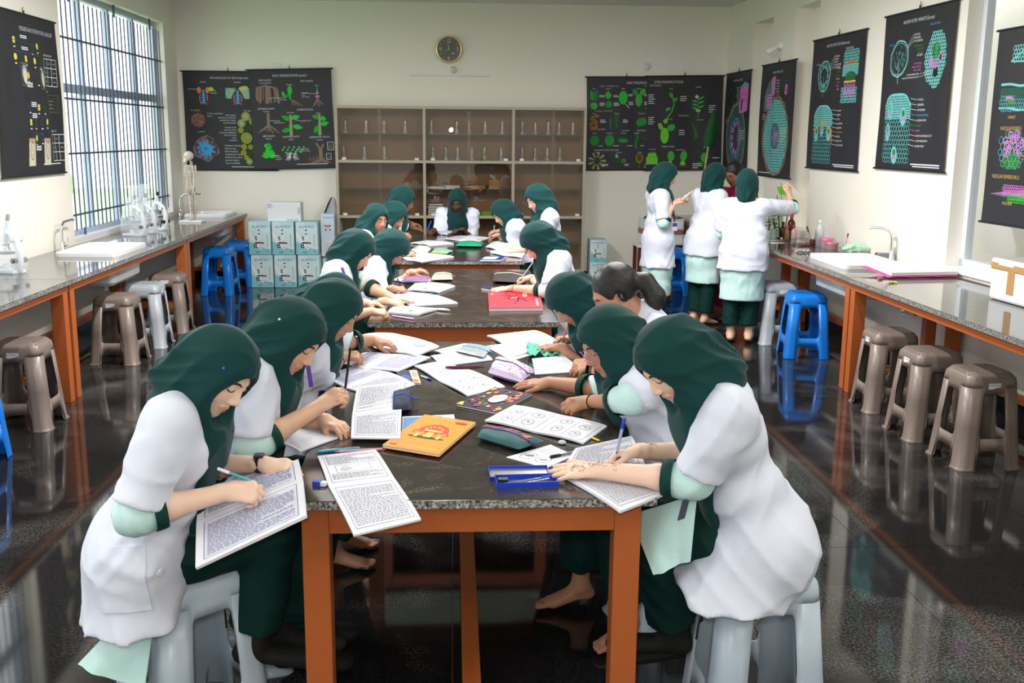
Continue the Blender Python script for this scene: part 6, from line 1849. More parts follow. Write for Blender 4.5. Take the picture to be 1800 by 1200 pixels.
_, PEN['s4'], _ = stand('woman in magenta behind the standing students, dark hair tied back', (h4.x - .14, 10.5), h4, (-.8, -.6, 0), (-.72, -.55, -.42), (-.35, -.2, .9),
    H_((h4.x - .22, 10.6, 1.05), (-.8, -.5, .2), (0, .4, .8), 'relax'), H_((h4.x - .2, 10.55, 1.02), (-.8, -.3, .1), (0, -.4, .8), 'relax'), .6, .32, tan='deep', hijab=False, coat=False, tunicmat=MAG, pantmat=MAG, group=None, marks=True,
    hair=[(h4 + Vector((.06, .05, .02)), h4 + Vector((.10, .08, -.03)), .05, .03)])
# ------------------------------------------------------------------ papers, books and pens
INKB, INKG, INKK = srgb(92, 102, 160), srgb(128, 130, 146), srgb(56, 58, 68)
TOPZ = TZ + .0005


def P_(p, z): return onz(p[0], p[1], z) if len(p) == 2 else V3(p)


def quad_fn(a, b, c, d, bulge=0., side=0):
    """a-b outer edge, d-c spine edge; u along the edge 0..1, v from outer edge (0) to spine (1)"""
    def fn(u, v, l=0.):
        p = (a * (1 - u) + b * u) * (1 - v) + (d * (1 - u) + c * u) * v
        return p + Vector((0, 0, l + bulge * math.sin(PI * v ** .75) * .9 * (.9 + .1 * math.sin(u * 5))))
    return fn


def page_ink(style, seed, flip=False):
    I = Ink(); r = random.Random(seed); m = .07
    if style == 'blank': return I
    I.frame(m, m, 1 - m, 1 - m, .006, INKB)
    n = 24
    if style == 'lined':
        for k in range(n): v = .1 + .8 * k / n; I.line([(.08, v), (.92, v)], .003, INKB)
        return I
    if style in ('text', 'rows', 'mixed', 'head'):
        for k in range(n):
            v = .12 + .76 * k / n
            if style == 'mixed' and .42 < v < .72: continue
            if style == 'head' and k == n - 3: continue
            if style == 'rows': I.line([(.08, v - .011), (.92, v - .011)], .0022, INKB)
            u = .10; end = .90 if r.random() < .8 else r.uniform(.4, .85)
            while u < end:
                w = r.uniform(.02, .07); I.rect(u, v - .004, min(u + w, end), v + .006, INKB if style == 'rows' else INKG); u += w + .012
    if style == 'mixed': I.frame(.2, .46, .75, .68, .004, INKK); I.ell(.35, .57, .09, .06, srgb(195, 197, 205), 12, 0, .2); I.line([(.5, .5), (.74, .64)], .003, INKK)
    if style == 'rings':
        for k in range(3): I.ring(.30, .72, .05 + .045 * k, .04 + .035 * k, .006, INKG, 20)
        I.ell(.34, .30, .17, .12, srgb(165, 167, 175), 20, 0, .04); I.ring(.34, .30, .19, .135, .008, INKK, 20); I.line([(.52, .6), (.8, .8)], .004, INKG); I.line([(.5, .75), (.85, .65)], .004, INKG)
        for k in range(6): I.rect(.6, .2 + .05 * k, r.uniform(.75, .9), .21 + .05 * k, INKG)
    if style == 'sketch':
        for x, y, a, b in ((.25, .3, .12, .1), (.62, .28, .13, .11), (.3, .7, .15, .1), (.7, .7, .12, .12)): I.ring(x, y, a, b, .008, INKK, 16, 0, .06); I.ring(x, y, a * .7, b * .7, .005, INKG, 14, 0, .05); I.ell(x + .02, y, a * .25, b * .3, srgb(140, 142, 150), 8)
        for k in range(7): I.rect(.12 + .1 * k, .48, .18 + .1 * k, .492, INKG)
    if style == 'cells':
        I.ring(.25, .3, .16, .17, .012, INKK, 20, 0, .05); I.ell(.25, .32, .1, .06, srgb(120, 122, 130), 10, .3, .2); I.ring(.25, .3, .12, .12, .006, INKG, 16, 0, .05)
        I.ring(.65, .33, .16, .17, .012, INKK, 20, 0, .05); I.ell(.66, .33, .09, .05, srgb(140, 142, 150), 10, .6, .2)
        for k in range(4): I.rect(.15, .62 + .06 * k, r.uniform(.5, .85), .632 + .06 * k, INKG)
    return I


def open_book(label, A, B, S, z=TOPZ, styles=('text', 'text'), th=.006, bulge=.007, cover=None, group='open notebooks on the lab tables', seed=1, name='notebook'):
    """A, B: two outer corners of each page ordered along the spine; S: the two spine ends. Pixels lie on the height z, or give world points"""
    A, B, S = [[P_(p, z) for p in q] for q in (A, B, S)]
    c = (S[0] + S[1]) / 2
    t = empty(name, c, 0, label, 'notebook', group)
    k = [0]
    for q, st in ((A, styles[0]), (B, styles[1])):
        a, b = q; f = quad_fn(a - c, b - c, S[1] - c, S[0] - c, bulge)
        flipn = (b - a).cross(S[0] - a).z < 0
        nu, nv = 8, 10
        G = [[f(i / nu, j / nv, th * .5 + .0012) for j in range(nv + 1)] for i in range(nu + 1)]
        pg = MB().slab(G, th).build('page_block', t, PAPER)
        I = page_ink(st, seed + k[0]); k[0] += 1
        if I.v:
            # subdivide long strokes so that they follow the page
            I.obj('page_print', lambda u, v, l, f=f: f(u, v, th + .0022 + l), pg, None, 2e-5)['kind'] = 'stuff'
        if cover is not None:
            MB().slab([[f(-.01 + 1.02 * i / 4, -.02 + 1.02 * j / 4) - Vector((0, 0, .0)) for j in range(5)] for i in range(5)], .0016).build('cover', t, cover)
    return t


def closed_book(label, C, z=TOPZ, th=.008, col=(.5, .5, .5), draw=None, group='closed notebooks on the lab tables', rough=.5, pages=True):
    """C: four pixel corners of the upper face, anticlockwise seen from above starting at the lower left of the printed cover"""
    P = [P_(p, z + th) for p in C]; c = sum(P, Vector()) / 4; c.z = z
    t = empty('closed_notebook', c, 0, label, 'notebook', group); P = [p - c for p in P]
    m = mat('book_%02x%02x%02x' % tuple(int(255 * min(1, v)) for v in col), col, rough, spec=.25)
    def lay(z0, z1, inset, mm, nm):
        q = [p * (1 - inset) for p in P]; b = MB(); lo = [(p.x, p.y, z0) for p in q]; hi = [(p.x, p.y, z1) for p in q]
        b.add(lo + hi, [(3, 2, 1, 0), (4, 5, 6, 7)] + [(i, (i + 1) % 4, 4 + (i + 1) % 4, 4 + i) for i in range(4)]); return b.build(nm, t, mm)
    lay(0, .0012, 0, m, 'back_cover'); lay(.0012, th - .0012, .015, PAPER, 'page_block'); top = lay(th - .0012, th, 0, m, 'front_cover')
    if draw:
        I = Ink(); draw(I)
        I.obj('cover_print', lambda u, v, l: (P[0] * (1 - u) + P[1] * u) * (1 - v) + (P[3] * (1 - u) + P[2] * u) * v + Vector((0, 0, .0004 + l - P[0].z + th if False else .0004 + l)), top, None, 3e-5)['kind'] = 'stuff'
    return t


def pen(label, a, b, r, col, tip=None, cap=None, cat='pen', group='pens and pencils', name='pen'):
    a, b = V3(a), V3(b); d = b - a; t = empty(name, a, 0, label, cat, group)
    m = mat('pen_%02x%02x%02x' % tuple(int(255 * min(1, v)) for v in col), col, .3)
    MB().tube([d * .10, d * .16, d * (.72 if cap else 1.)], [r * .85, r, r], 10).build('barrel', t, m)
    tc = tip or (.08, .08, .09); MB().tube([(0, 0, 0), d * .03, d * .10], [r * .18, r * .35, r * .85], 10).build('tip', t, mat('pen_%02x%02x%02x' % tuple(int(255 * min(1, v)) for v in tc), tc, .3))
    if cap:
        mc = mat('pen_%02x%02x%02x' % tuple(int(255 * min(1, v)) for v in cap), cap, .3); MB().tube([d * .72, d * .985, d], [r * 1.15, r * 1.15, r * .8], 10).build('cap', t, mc)
    return t


def lay_pen(label, p0, p1, r, col, z=TOPZ, **k): return pen(label, onz(*p0, z + r), onz(*p1, z + r), r, col, **k)


def held(label, arm, nib, end, col, r=.0042, dy=0., **k):
    Y = arm[4][0].y + dy
    return pen(label, at(*nib, Y), at(*end, Y - .02), r, col, **k)


TB = 'pens and pencils'
# ---- near table, left side
zb = TOPZ
open_book('open notebook propped on the table corner under the left front student\'s hands', (at(352, 868, 3.0), onz(525, 812, .845)), (at(345, 1003, 2.62), at(539, 911, 2.66)), (at(346, 926, 2.80), onz(533, 847, .838)), zb, ('rows', 'rows'), .009, .005, seed=3)
open_book('open printed notebook hanging over the front edge of the near table', ((558, 805), (660, 793)), (onz(622, 944, .80), onz(740, 916, .80)), ((578, 858), (693, 843)), zb, ('mixed', 'text'), .006, .006, seed=5)


def d_mush(I):
    red, yel, dk = srgb(225, 72, 36), srgb(246, 206, 90), srgb(60, 40, 24)
    def cap(x, y, a, b, c):
        P = [(x - a, y)] + [(x + a * math.cos(PI - PI * k / 12), y + b * math.sin(PI * k / 12)) for k in range(13)] + [(x + a, y), (x, y - b * .25)]; I.poly(P, c)
    I.ell(.5, .36, .33, .035, dk, 18)
    for x, y, s in ((.30, .40, .5), (.70, .40, .5), (.5, .42, 1)):
        I.poly([(x - .07 * s, y - .05), (x + .07 * s, y - .05), (x + .05 * s, y + .16 * s), (x - .05 * s, y + .16 * s)], yel); cap(x, y + .13 * s, .26 * s, .20 * s, dk); cap(x, y + .135 * s, .25 * s, .19 * s, red)
        I.ell(x, y + .135 * s, .18 * s, .022 * s, yel, 12)
        for k in range(6): I.ell(x + .16 * s * math.cos(.5 + k * .45), y + .14 * s + .12 * s * math.sin(.5 + k * .45) * .9, .018 * s, .018 * s, yel, 8)
    I.text(.12, .045, 'Classmate', .03, srgb(250, 240, 230)) if False else I.rect(.08, .06, .2, .085, srgb(230, 60, 40)); I.line([(.24, .07), (.94, .07)], .005, srgb(250, 235, 215)); I.line([(.06, .93), (.66, .93)], .005, srgb(250, 235, 215)); I.ell(.80, .90, .12, .025, srgb(235, 80, 40), 14); I.rect(.70, .855, .9, .868, srgb(110, 60, 30))


closed_book('orange notebook with a red mushroom cover lying on the near table', [(671.7, 781.7), (771.7, 798), (836.7, 741.7), (746.7, 728)], zb + .007, .010, srgb(250, 150, 30), d_mush)
closed_book('blue and white notebook half under the orange mushroom one', [(706, 762), (806, 768), (798, 728), (707, 732)], zb, .006, srgb(226, 230, 238), lambda I: (I.rect(0.03, .06, .75, .94, srgb(90, 130, 190)), [I.line([(.0, .1 + .06 * k), (.05, .1 + .06 * k)], .01, srgb(80, 80, 90)) for k in range(14)]))
open_book('open question paper standing beside the second left student\'s hand', ((628, 682), (711, 673)), ((617, 772), (704, 773)), ((619, 732), (706, 717)), zb + .014, ('head', 'text'), .005, .006, seed=9)
open_book('lined notebook under the arm of the second student on the left', ((484, 770), (560, 742)), ((527, 796), (594, 772)), ((500, 783), (590, 752)), zb, ('lined', 'lined'), .006, .003, seed=11)
lay_pen('light blue pen lying by the left front notebook', (552, 794), (632, 787), .0048, srgb(70, 180, 220), tip=srgb(30, 150, 200))
lay_pen('pink pen lying crossed with the light blue one', (588, 794), (672, 789), .0048, srgb(226, 150, 165), tip=srgb(200, 110, 130))
er = empty('eraser', onz(563, 853, zb), -.35, 'white eraser in a blue paper sleeve near the hanging notebook', 'eraser')
MB().box((0, 0, .007), (.042, .02, .0135)).build('rubber', er, mat('eraser_white', srgb(235, 235, 240), .7), .002); MB().box((-.008, 0, .0071), (.026, .0212, .0142)).build('sleeve', er, mat('sleeve_blue', srgb(30, 80, 190), .5))


def pouch(label, C, z, th, m, zipc, top=None, name='pencil_case', group='pencil cases', puff=1., cat='pencil case'):
    """soft case over a pixel quad; puffed up, with a zip along the middle"""
    P = [onz(*p, z + th * .4) for p in C]; c = sum(P, Vector()) / 4; c.z = z; t = empty(name, c, 0, label, cat, group); P = [p - c for p in P]
    def pt(u, v, s): 
        p = (P[0] * (1 - u) + P[1] * u) * (1 - v) + (P[3] * (1 - u) + P[2] * u) * v
        e = (max(0, 1 - abs(2 * u - 1) ** 3.5)) ** .5 * (max(0, 1 - abs(2 * v - 1) ** 3)) ** .5
        w = 1 + .10 * math.sin(u * 11 + v * 3) + .07 * math.sin(v * 13 + u * 5)
        return Vector((p.x, p.y, th * .42 + s * th * (.55 if s > 0 else .42) * e * (w if s > 0 else 1)))
    n = 14; b = MB()
    for s in (1, -1):
        vs = [pt(i / n, j / n, s) for i in range(n + 1) for j in range(n + 1)]; fs = [(i * (n + 1) + j, (i + 1) * (n + 1) + j, (i + 1) * (n + 1) + j + 1, i * (n + 1) + j + 1) for i in range(n) for j in range(n)]
        b.add(vs, fs if s > 0 else [f[::-1] for f in fs], True)
    b.build('body', t, m)
    MB().tube([pt(.04 + .92 * i / 12, .5, 1) + Vector((0, 0, .001)) for i in range(13)], .0035, 6).build('zip', t, zipc)
    e = pt(.97, .5, 1); MB().tube([e, e + Vector((.02, -.004, -.004)), e + Vector((.03, .0, -.01))], [.003, .004, .002], 6).build('zip_pull', t, zipc)
    if top: 
        I = Ink(); top(I); I.obj('print', lambda u, v, l: pt(u, v, 1) + Vector((0, 0, .0008 + l)), t, None, 3e-5)['kind'] = 'stuff'
    return t


NAVY, TEALC, PURP = mat('navy_cloth', srgb(24, 34, 66), .8), mat('teal_cloth', srgb(28, 86, 90), .7), mat('purple_cloth', srgb(84, 44, 110), .6)
pouch('navy zip pouch with a bright blue pull tab beside the question paper', [(690, 722), (724, 720), (724, 688), (690, 690)], zb, .045, NAVY, mat('bright_blue_zip', srgb(30, 80, 210), .5))
open_book('open notebook with ring drawings at the far left of the near table', ((634, 592), (660, 614)), ((772, 611), (732, 628)), ((690, 588), (690, 620)), zb + .012, ('text', 'rings'), .008, .010, seed=13)
open_book('open notebook with handwriting under the third left student\'s hand', ((598, 640), (640, 622)), ((700, 655), (757, 630)), ((640, 650), (690, 624)), zb + .005, ('rows', 'rows'), .006, .006, seed=15)
open_book('open notebook in front of the second left student crossing a blue book', ((562, 664), (622, 646)), ((660, 702), (730, 678)), ((610, 684), (684, 656)), zb, ('rows', 'text'), .006, .006, seed=17)
closed_book('dark blue picture book under the notebooks at the left', [(704, 672), (741, 674), (733, 650), (696, 650)], zb, .008, srgb(34, 44, 84), lambda I: (I.rect(.62, .02, .98, .98, srgb(205, 200, 170)), I.ell(.35, .4, .2, .25, srgb(60, 90, 150), 12), I.rect(.64, .06, .9, .3, srgb(225, 120, 70)), [I.rect(.68, .5 + .1 * k, .92, .54 + .1 * k, srgb(90, 110, 120)) for k in range(4)]))
lay_pen('blue capped pen lying in the middle of the near table', (738, 660), (758, 667), .0045, srgb(210, 215, 225), cap=srgb(30, 60, 150))
open_book('open drawing notebook in the middle of the near table under a feather', ((728, 645), (768, 638)), ((822, 698), (888, 682)), ((773, 672), (835, 655)), zb, ('text', 'sketch'), .006, .006, seed=19)
fe = empty('feather', onz(783, 646, zb + .018), 0, 'dark red plume lying across the drawing notebook', 'feather')
fd = onz(852, 645, zb + .014) - fe.location
MB().tube([fd * (k / 12) for k in range(13)], [.0015 + .009 * math.sin(PI * min(1, k / 12 * .9 + .08)) for k in range(13)], 8, True, False, .5).build('vane', fe, mat('dark_red_plume', srgb(86, 24, 36), .8, noise_amt=.3, noise_scale=200)); MB().tube([fd * 0 + Vector((0, 0, .006)), fd + Vector((0, 0, .006))], .0012, 6).build('shaft', fe, mat('plume_shaft', srgb(130, 60, 60), .6))
open_book('open printed notebook at the far middle of the near table', ((757, 627), (800, 620)), ((778, 645), (866, 634)), ((766, 635), (852, 622)), zb, ('text', 'text'), .005, .005, seed=21)
open_book('open notebook at the far edge of the near table behind the plastic pouch', ((762, 618), (812, 606)), ((800, 626), (858, 612)), ((776, 622), (838, 608)), zb + .003, ('text', 'text'), .005, .004, seed=22)
pouch('clear plastic pouch with a blue zip at the far end of the near table', [(800, 616), (850, 628), (866, 610), (824, 603)], zb + .013, .016, mat('frosted_plastic', srgb(170, 178, 182), .25, noise_amt=.2, noise_scale=60), mat('sky_blue_zip', srgb(60, 160, 220), .4))
open_book('open lined notebook under the pink pencil at the far right of the near table', ((856, 592), (938, 583)), ((905, 628), (978, 608)), ((893, 612), (974, 597)), zb, ('lined', 'text'), .008, .009, seed=23)
MBs = closed_book('loose white sheets lying at the far right of the near table', [(852, 608), (900, 633), (940, 622), (890, 603)], zb, .003, srgb(240, 240, 246), lambda I: [I.line([(.1, .1 + .08 * k), (.9, .1 + .08 * k)], .004, INKB) for k in range(10)], 'sheets of paper', .75)
gc = empty('cloth', onz(955, 620, zb), 0, 'crumpled mint green cloth with orange spots on the right of the near table', 'cloth'); cc = gc.location.copy()
G = []
for i in range(15):
    r = []
    for j in range(11):
        u, v = i / 14, j / 10; p = (onz(926, 612, zb) * (1 - u) + onz(985, 622, zb) * u) * (1 - v) + (onz(930, 632, zb) * (1 - u) + onz(992, 628, zb) * u) * v - cc
        r.append(p + Vector((.006 * math.sin(j * 2.1), .006 * math.sin(i * 1.7), .016 + .009 * math.sin(i * 1.9 + j * .7) + .007 * math.sin(j * 2.3 + i) + .012 * math.exp(-((u - .2) / .2) ** 2))))
    G.append(r)
MB().slab(G, .002).build('fabric', gc, mat('mint_cloth', srgb(90, 212, 176), .8))
spot = MB()
for k, (i, j) in enumerate(((5, 7), (8, 5), (11, 8), (3, 3))): spot.lathe([(.010, 0), (.007, .002), (.001, .0025)], G[i][j] + Vector((0, 0, .0015)), 8)
spot.build('spot', gc, mat('orange_spot', srgb(235, 140, 80), .8))['kind'] = 'stuff'
open_book('open lined notebook beneath the green cloth on the right', ((935, 632), (985, 624)), ((940, 660), (1015, 655)), ((938, 646), (1008, 640)), zb, ('lined', 'lined'), .005, .004, seed=25)


def lilac(I):
    r = random.Random(4)
    for k in range(60): I.ell(r.uniform(.04, .96), r.uniform(.06, .94), r.uniform(.01, .03), r.uniform(.02, .05), r.choice([srgb(190, 150, 200), srgb(245, 240, 250), srgb(150, 180, 205), srgb(225, 170, 200)]), 7, k)
    for v in (.05, .5, .95):
        for k in range(40): I.rect(.01 + k * .0246, v - .02, .022 + k * .0246, v + .02, srgb(30, 28, 36) if k % 2 else srgb(240, 240, 245))


pouch('lilac flowered pencil case with a black and white dotted trim', [(858, 655), (915, 672), (942, 652), (872, 628)], zb, .06, mat('lilac_cloth', srgb(206, 186, 222), .7, noise_amt=.12, noise_scale=30), mat('dotted_trim', srgb(60, 56, 66), .6), lilac)


def moon(I):
    r = random.Random(8)
    for k in range(70): I.ell(r.random() * .9 + .05, r.random() * .84 + .08, r.uniform(.02, .07), r.uniform(.02, .06), r.choice([srgb(120, 40, 120), srgb(200, 60, 90), srgb(230, 120, 60), srgb(60, 30, 70), srgb(220, 170, 70), srgb(70, 120, 60)]), 8, k, .2)
    I.ell(.55, .52, .19, .22, srgb(60, 40, 60), 20); I.ell(.55, .52, .17, .20, srgb(240, 238, 235), 20); I.text(.55, .47, 'ART', .09, srgb(40, 80, 130), 'c'); I.poly([(0, .0), (.16, 0), (.06, .14), (0, .12)], srgb(235, 220, 60))


closed_book('colourful dark notebook with a white moon on its cover', [(802, 710), (873, 725), (936, 692), (870, 680)], zb, .009, srgb(44, 22, 44), moon)
open_book('open notebook with labelled drawings under the student with glasses', ((852, 742), (904, 715)), ((1025, 782), (1067, 752)), ((940, 762), (985, 732)), zb, ('sketch', 'sketch'), .007, .006, seed=27)
pouch('teal pencil case with purple edging and a red mottled top', [(838, 768), (912, 790), (957, 775), (850, 748)], zb, .04, TEALC, PURP, lambda I: [I.ell(random.Random(k).uniform(.08, .9), random.Random(k + 50).uniform(.5, .93), .05, .06, [srgb(170, 60, 50), srgb(60, 110, 140), srgb(120, 50, 90), srgb(190, 110, 70)][k % 4], 8, k, .3) for k in range(40)])
st = empty('stone', onz(988, 780, zb), .3, 'small clear pebble on the right of the near table', 'stone')
MB().lathe([(.006, 0), (.014, .003), (.015, .007), (.009, .012), (.001, .013)], (0, 0, 0), 12).build('pebble', st, mat('clear_pebble', srgb(200, 205, 210), .15))
lay_pen('yellow and grey pencil lying on the right of the near table', (1058, 776), (1019, 761), .004, srgb(236, 222, 60), cap=srgb(150, 155, 160), cat='pencil', name='pencil')
closed_book('loose sheet with two cell drawings beside the geometry box', [(890, 803), (960, 822), (1010, 800), (968, 781)], zb, .002, srgb(244, 244, 248), lambda I: (lambda J: (setattr(I, 'v', J.v), setattr(I, 'f', J.f), setattr(I, 'c', J.c), setattr(I, 'l', J.l)))(page_ink('cells', 3)), 'sheets of paper', .75)
lay_pen('black capped clear pen on the cell drawing sheet', (1030, 790), (967, 803), .0045, srgb(120, 125, 135), z=zb + .003, cap=srgb(20, 20, 24))
# the tin geometry box, lid thrown back
gb = empty('geometry_box', onz(925, 850, zb), .06, 'open blue tin geometry box with compasses inside', 'box')
BT, TIN = mat('blue_tin', srgb(24, 66, 205), .3, .2), mat('bare_tin', srgb(190, 190, 184), .25, .8)
def tray(m1, m2, w, d, h, wall=.0016):
    b = MB().mat(m2); b.box2((-w / 2, -d / 2, 0), (w / 2, d / 2, wall)); b.mat(m1)
    for a, c in (((-w / 2, -d / 2, 0), (w / 2, -d / 2 + wall, h)), ((-w / 2, d / 2 - wall, 0), (w / 2, d / 2, h)), ((-w / 2, -d / 2, 0), (-w / 2 + wall, d / 2, h)), ((w / 2 - wall, -d / 2, 0), (w / 2, d / 2, h))): b.box2(a, c)
    return b
tray(BT, TIN, .185, .078, .018).build('tin', gb)
ld = tray(BT, TIN, .185, .078, .010).build('lid', gb); ld.location = (-.012, .083, .004); ld.rotation_euler = (.12, 0, -.03)
tools = MB(); tools.tube([(-.07, -.02, .010), (.06, .012, .016)], .0022, 6); tools.tube([(-.02, -.026, .010), (.07, .0, .016)], .002, 6); tools.build('compasses', gb, CHROME)
MB().tube([(.05, .004, .015), (.078, .012, .018)], .006, 8).build('compass_head', gb, BT); MB().box((-.07, .005, .010), (.03, .022, .015)).build('sharpener', gb, BLACK); MB().tube([(-.05, -.028, .006), (.03, -.028, .006)], .0035, 8).build('pencil_stub', gb, mat('red_pencil', srgb(190, 60, 60), .5))
open_book('open printed notebook under the hennaed hands at the front right', ((1012, 792), (1110, 770)), (onz(1090, 903, .812), onz(1169, 872, .812)), ((985, 838), (1135, 822)), zb, ('text', 'text'), .008, .006, seed=29)

# ---- middle table
def runner(I):
    W_, K = srgb(240, 235, 235), srgb(30, 26, 30); c = srgb(150, 60, 70)
    I.line([(.36, .52), (.46, .62), (.58, .58)], .05, K); I.line([(.46, .60), (.38, .74), (.30, .78)], .03, K); I.line([(.48, .6), (.56, .72), (.52, .84)], .02, K); I.line([(.56, .56), (.66, .48), (.72, .34)], .035, K); I.line([(.56, .56), (.56, .40), (.46, .22)], .035, K); I.ell(.34, .86, .03, .05, K, 10); I.line([(.42, .58), (.56, .6)], .02, W_); I.ell(.70, .72, .04, .09, W_, 12); I.ell(.70, .72, .018, .04, K, 7); I.line([(.62, .5), (.70, .62)], .012, K)
    I.text(.93, .10, 'SOCH', .05, W_, 'l', 2., PI / 2); I.ell(.07, .84, .03, .07, srgb(245, 150, 150), 12); I.ell(.07, .84, .02, .045, srgb(225, 60, 70), 12); I.rect(.08, .12, .13, .17, srgb(150, 70, 150)); I.rect(.93, .80, .95, .95, W_)


closed_book('red notebook with a black running figure and a ball on the middle table', [(860, 541), (955, 540), (947, 510), (858, 513)], TOPZ, .022, srgb(226, 52, 66), runner)
pouch('dark brown pouch at the right of the middle table', [(866, 494), (925, 497), (921, 480), (868, 478)], TOPZ, .05, mat('dark_pouch', srgb(40, 26, 34), .7), mat('cream_zip', srgb(205, 195, 160), .6))
GM = 'open notebooks on the lab tables'
open_book('open notebook with a pebble at the near left of the middle table', ((682, 552), (735, 556)), ((700, 540), (792, 548)), ((686, 546), (772, 545)), TOPZ, ('sketch', 'sketch'), .012, .004, seed=31)
open_book('second open notebook behind it on the middle table', ((682, 522), (706, 514)), ((722, 540), (805, 535)), ((700, 530), (772, 522)), TOPZ, ('text', 'text'), .008, .006, seed=32)
lay_pen('pale pink pen on the front edge of the middle table', (730, 561), (690, 555), .005, srgb(225, 170, 215), tip=srgb(200, 130, 190))
lay_pen('teal blue pen lying on the left of the middle table', (728, 519), (762, 516), .005, srgb(80, 180, 200), cap=srgb(40, 120, 190))
open_book('open notebook with a round token under the bracelet hand on the middle table', ((716, 512), (730, 500)), ((772, 516), (800, 505)), ((744, 513), (762, 499)), TOPZ, ('blank', 'sketch'), .010, .006, seed=33)
open_book('open notebook under the pink pouch on the middle table', ((690, 494), (712, 484)), ((736, 500), (764, 494)), ((712, 498), (742, 488)), TOPZ, ('lined', 'lined'), .008, .006, seed=34)
pouch('clear pouch with a magenta rim on the middle table', [(705, 495), (752, 495), (756, 486), (712, 485)], TOPZ + .012, .025, mat('smoky_plastic', srgb(130, 110, 140), .3, noise_amt=.4, noise_scale=40), mat('magenta_zip', srgb(210, 50, 140), .5))
pouch('tan pouch with a hot pink tassel on the middle table', [(756, 492), (796, 491), (794, 481), (764, 480)], TOPZ, .035, mat('tan_pouch', srgb(180, 158, 130), .6, noise_amt=.2, noise_scale=40), mat('hot_pink', srgb(240, 80, 150), .5))
for k, (x, y) in enumerate(((748, 507), (722, 547))):
    tk = empty('pebble', onz(x, y, TOPZ + (.024 if k == 0 else .022)), 0, 'small shiny pebble on the %s open notebook of the middle table' % ('bracelet student\'s' if k == 0 else 'nearest'), 'stone')
    MB().lathe([(.010, 0), (.014, .004), (.009, .009), (.001, .010)], (0, 0, 0), 10).build('stone', tk, mat('grey_pebble', srgb(170, 172, 176), .3))
closed_book('dark phone lying by the hennaed hand on the middle table', [(846, 506), (862, 509), (866, 503), (850, 500)], TOPZ, .012, srgb(40, 40, 70), None, 'phones on the tables')

# ---- farthest table
GF = 'open notebooks on the lab tables'
open_book('open notebook at the near left corner of the farthest table', ((702, 453), (735, 447)), ((742, 462), (798, 453)), ((715, 458), (766, 448)), TOPZ, ('blank', 'text'), .010, .006, seed=41)
open_book('open notebook with sketches in front of the student looking up', ((722, 441), (735, 434)), ((745, 450), (757, 440)), ((733, 446), (752, 435)), TOPZ, ('sketch', 'text'), .010, .006, seed=42)
open_book('open notebook at the left of the farthest table', ((722, 429), (745, 425)), ((755, 434), (798, 430)), ((740, 430), (770, 426)), TOPZ, ('text', 'lined'), .012, .008, seed=43)
open_book('open notebook in front of the student at the table head', ((770, 412), (785, 407)), ((786, 414), (800, 410)), ((776, 413), (796, 408)), TOPZ, ('text', 'text'), .022, .008, seed=44)
open_book('large open sheet in the middle of the farthest table', ((779, 421), (800, 416)), ((845, 425), (862, 419)), ((808, 424), (830, 416)), TOPZ, ('text', 'sketch'), .006, .006, seed=45)
pouch('bright green zip pouch on the farthest table', [(800, 432), (846, 433), (850, 427), (808, 425)], TOPZ, .045, mat('bright_green_pouch', srgb(24, 150, 110), .5), mat('green_zip', srgb(16, 100, 76), .5))
open_book('open notebook pair at the right of the farthest table', ((854, 436), (868, 428)), ((888, 440), (920, 433)), ((872, 439), (885, 428)), TOPZ, ('text', 'lined'), .016, .010, seed=46)
open_book('thick open notebook at the near right of the farthest table', ((862, 446), (884, 440)), ((918, 454), (928, 444)), ((886, 450), (912, 441)), TOPZ, ('sketch', 'text'), .020, .006, seed=47)
closed_book('blue box lid with a white label at the front of the farthest table', [(843, 456), (880, 456), (890, 450), (852, 450)], TOPZ, .016, srgb(30, 50, 110), lambda I: I.rect(.08, .12, .72, .8, srgb(225, 230, 240)), 'closed notebooks on the lab tables')
pouch('clear pouch of green leaves on the farthest table', [(757, 444), (785, 446), (797, 440), (765, 436)], TOPZ, .022, mat('leafy_plastic', srgb(150, 185, 130), .3, noise_amt=.45, noise_scale=50), mat('cyan_zip', srgb(60, 170, 200), .5))

# ---- pens in the hands
held('white and teal pen in the left front student\'s hand', PEN['p1']['R'], (455, 850), (382, 823), srgb(60, 170, 185), cap=srgb(238, 240, 244), dy=-.01)
held('black pen held upright by the second left student', PEN['p2']['R'], (606, 690), (616, 611), srgb(26, 26, 30), tip=srgb(180, 180, 185), dy=-.02)
lay_pen('black pencil beside the second left student\'s hand', (596, 662), (577, 645), .0042, srgb(24, 26, 30), z=TOPZ + .012, cat='pencil', name='pencil')
held('black pencil in the third left student\'s hand', PEN['p3']['R'], (634, 622), (627, 591), srgb(30, 34, 46), cat='pencil', name='pencil')
held('blue topped clear pen in the front right student\'s hand', PEN['p14']['R'], (1083, 800), (1098, 734), srgb(170, 180, 225), cap=srgb(40, 60, 190), r=.0048)
held('orange pencil in the hand of the student with glasses', PEN['p15']['L'], (991, 737), (1007, 700), srgb(226, 140, 100), cat='pencil', name='pencil')
held('pink pencil held up by the student at the far right of the near table', PEN['p16']['R'], (986, 607), (1000, 566), srgb(236, 130, 140), cat='pencil', name='pencil')
held('silver pen in the right hand of the bracelet student', PEN['p13']['R'], (914, 492), (936, 462), srgb(190, 192, 196))
held('blue pen in the hand of the student facing the camera', PEN['p10']['R'], (750, 408), (758, 388), srgb(40, 110, 225), r=.006)
held('pale blue pen held upright by the smiling student', PEN['p11']['R'], (868, 416), (869, 396), srgb(120, 180, 210), r=.006)
held('short black pen in the hand of the bent down student', PEN['p6']['R'], (706, 508), (698, 489), srgb(24, 24, 28))
h = PEN['s1']['R'][4]
tz = empty('tweezers', at(1196, 352, 9.98), 0, 'steel tweezers held up by the standing student', 'tweezers')
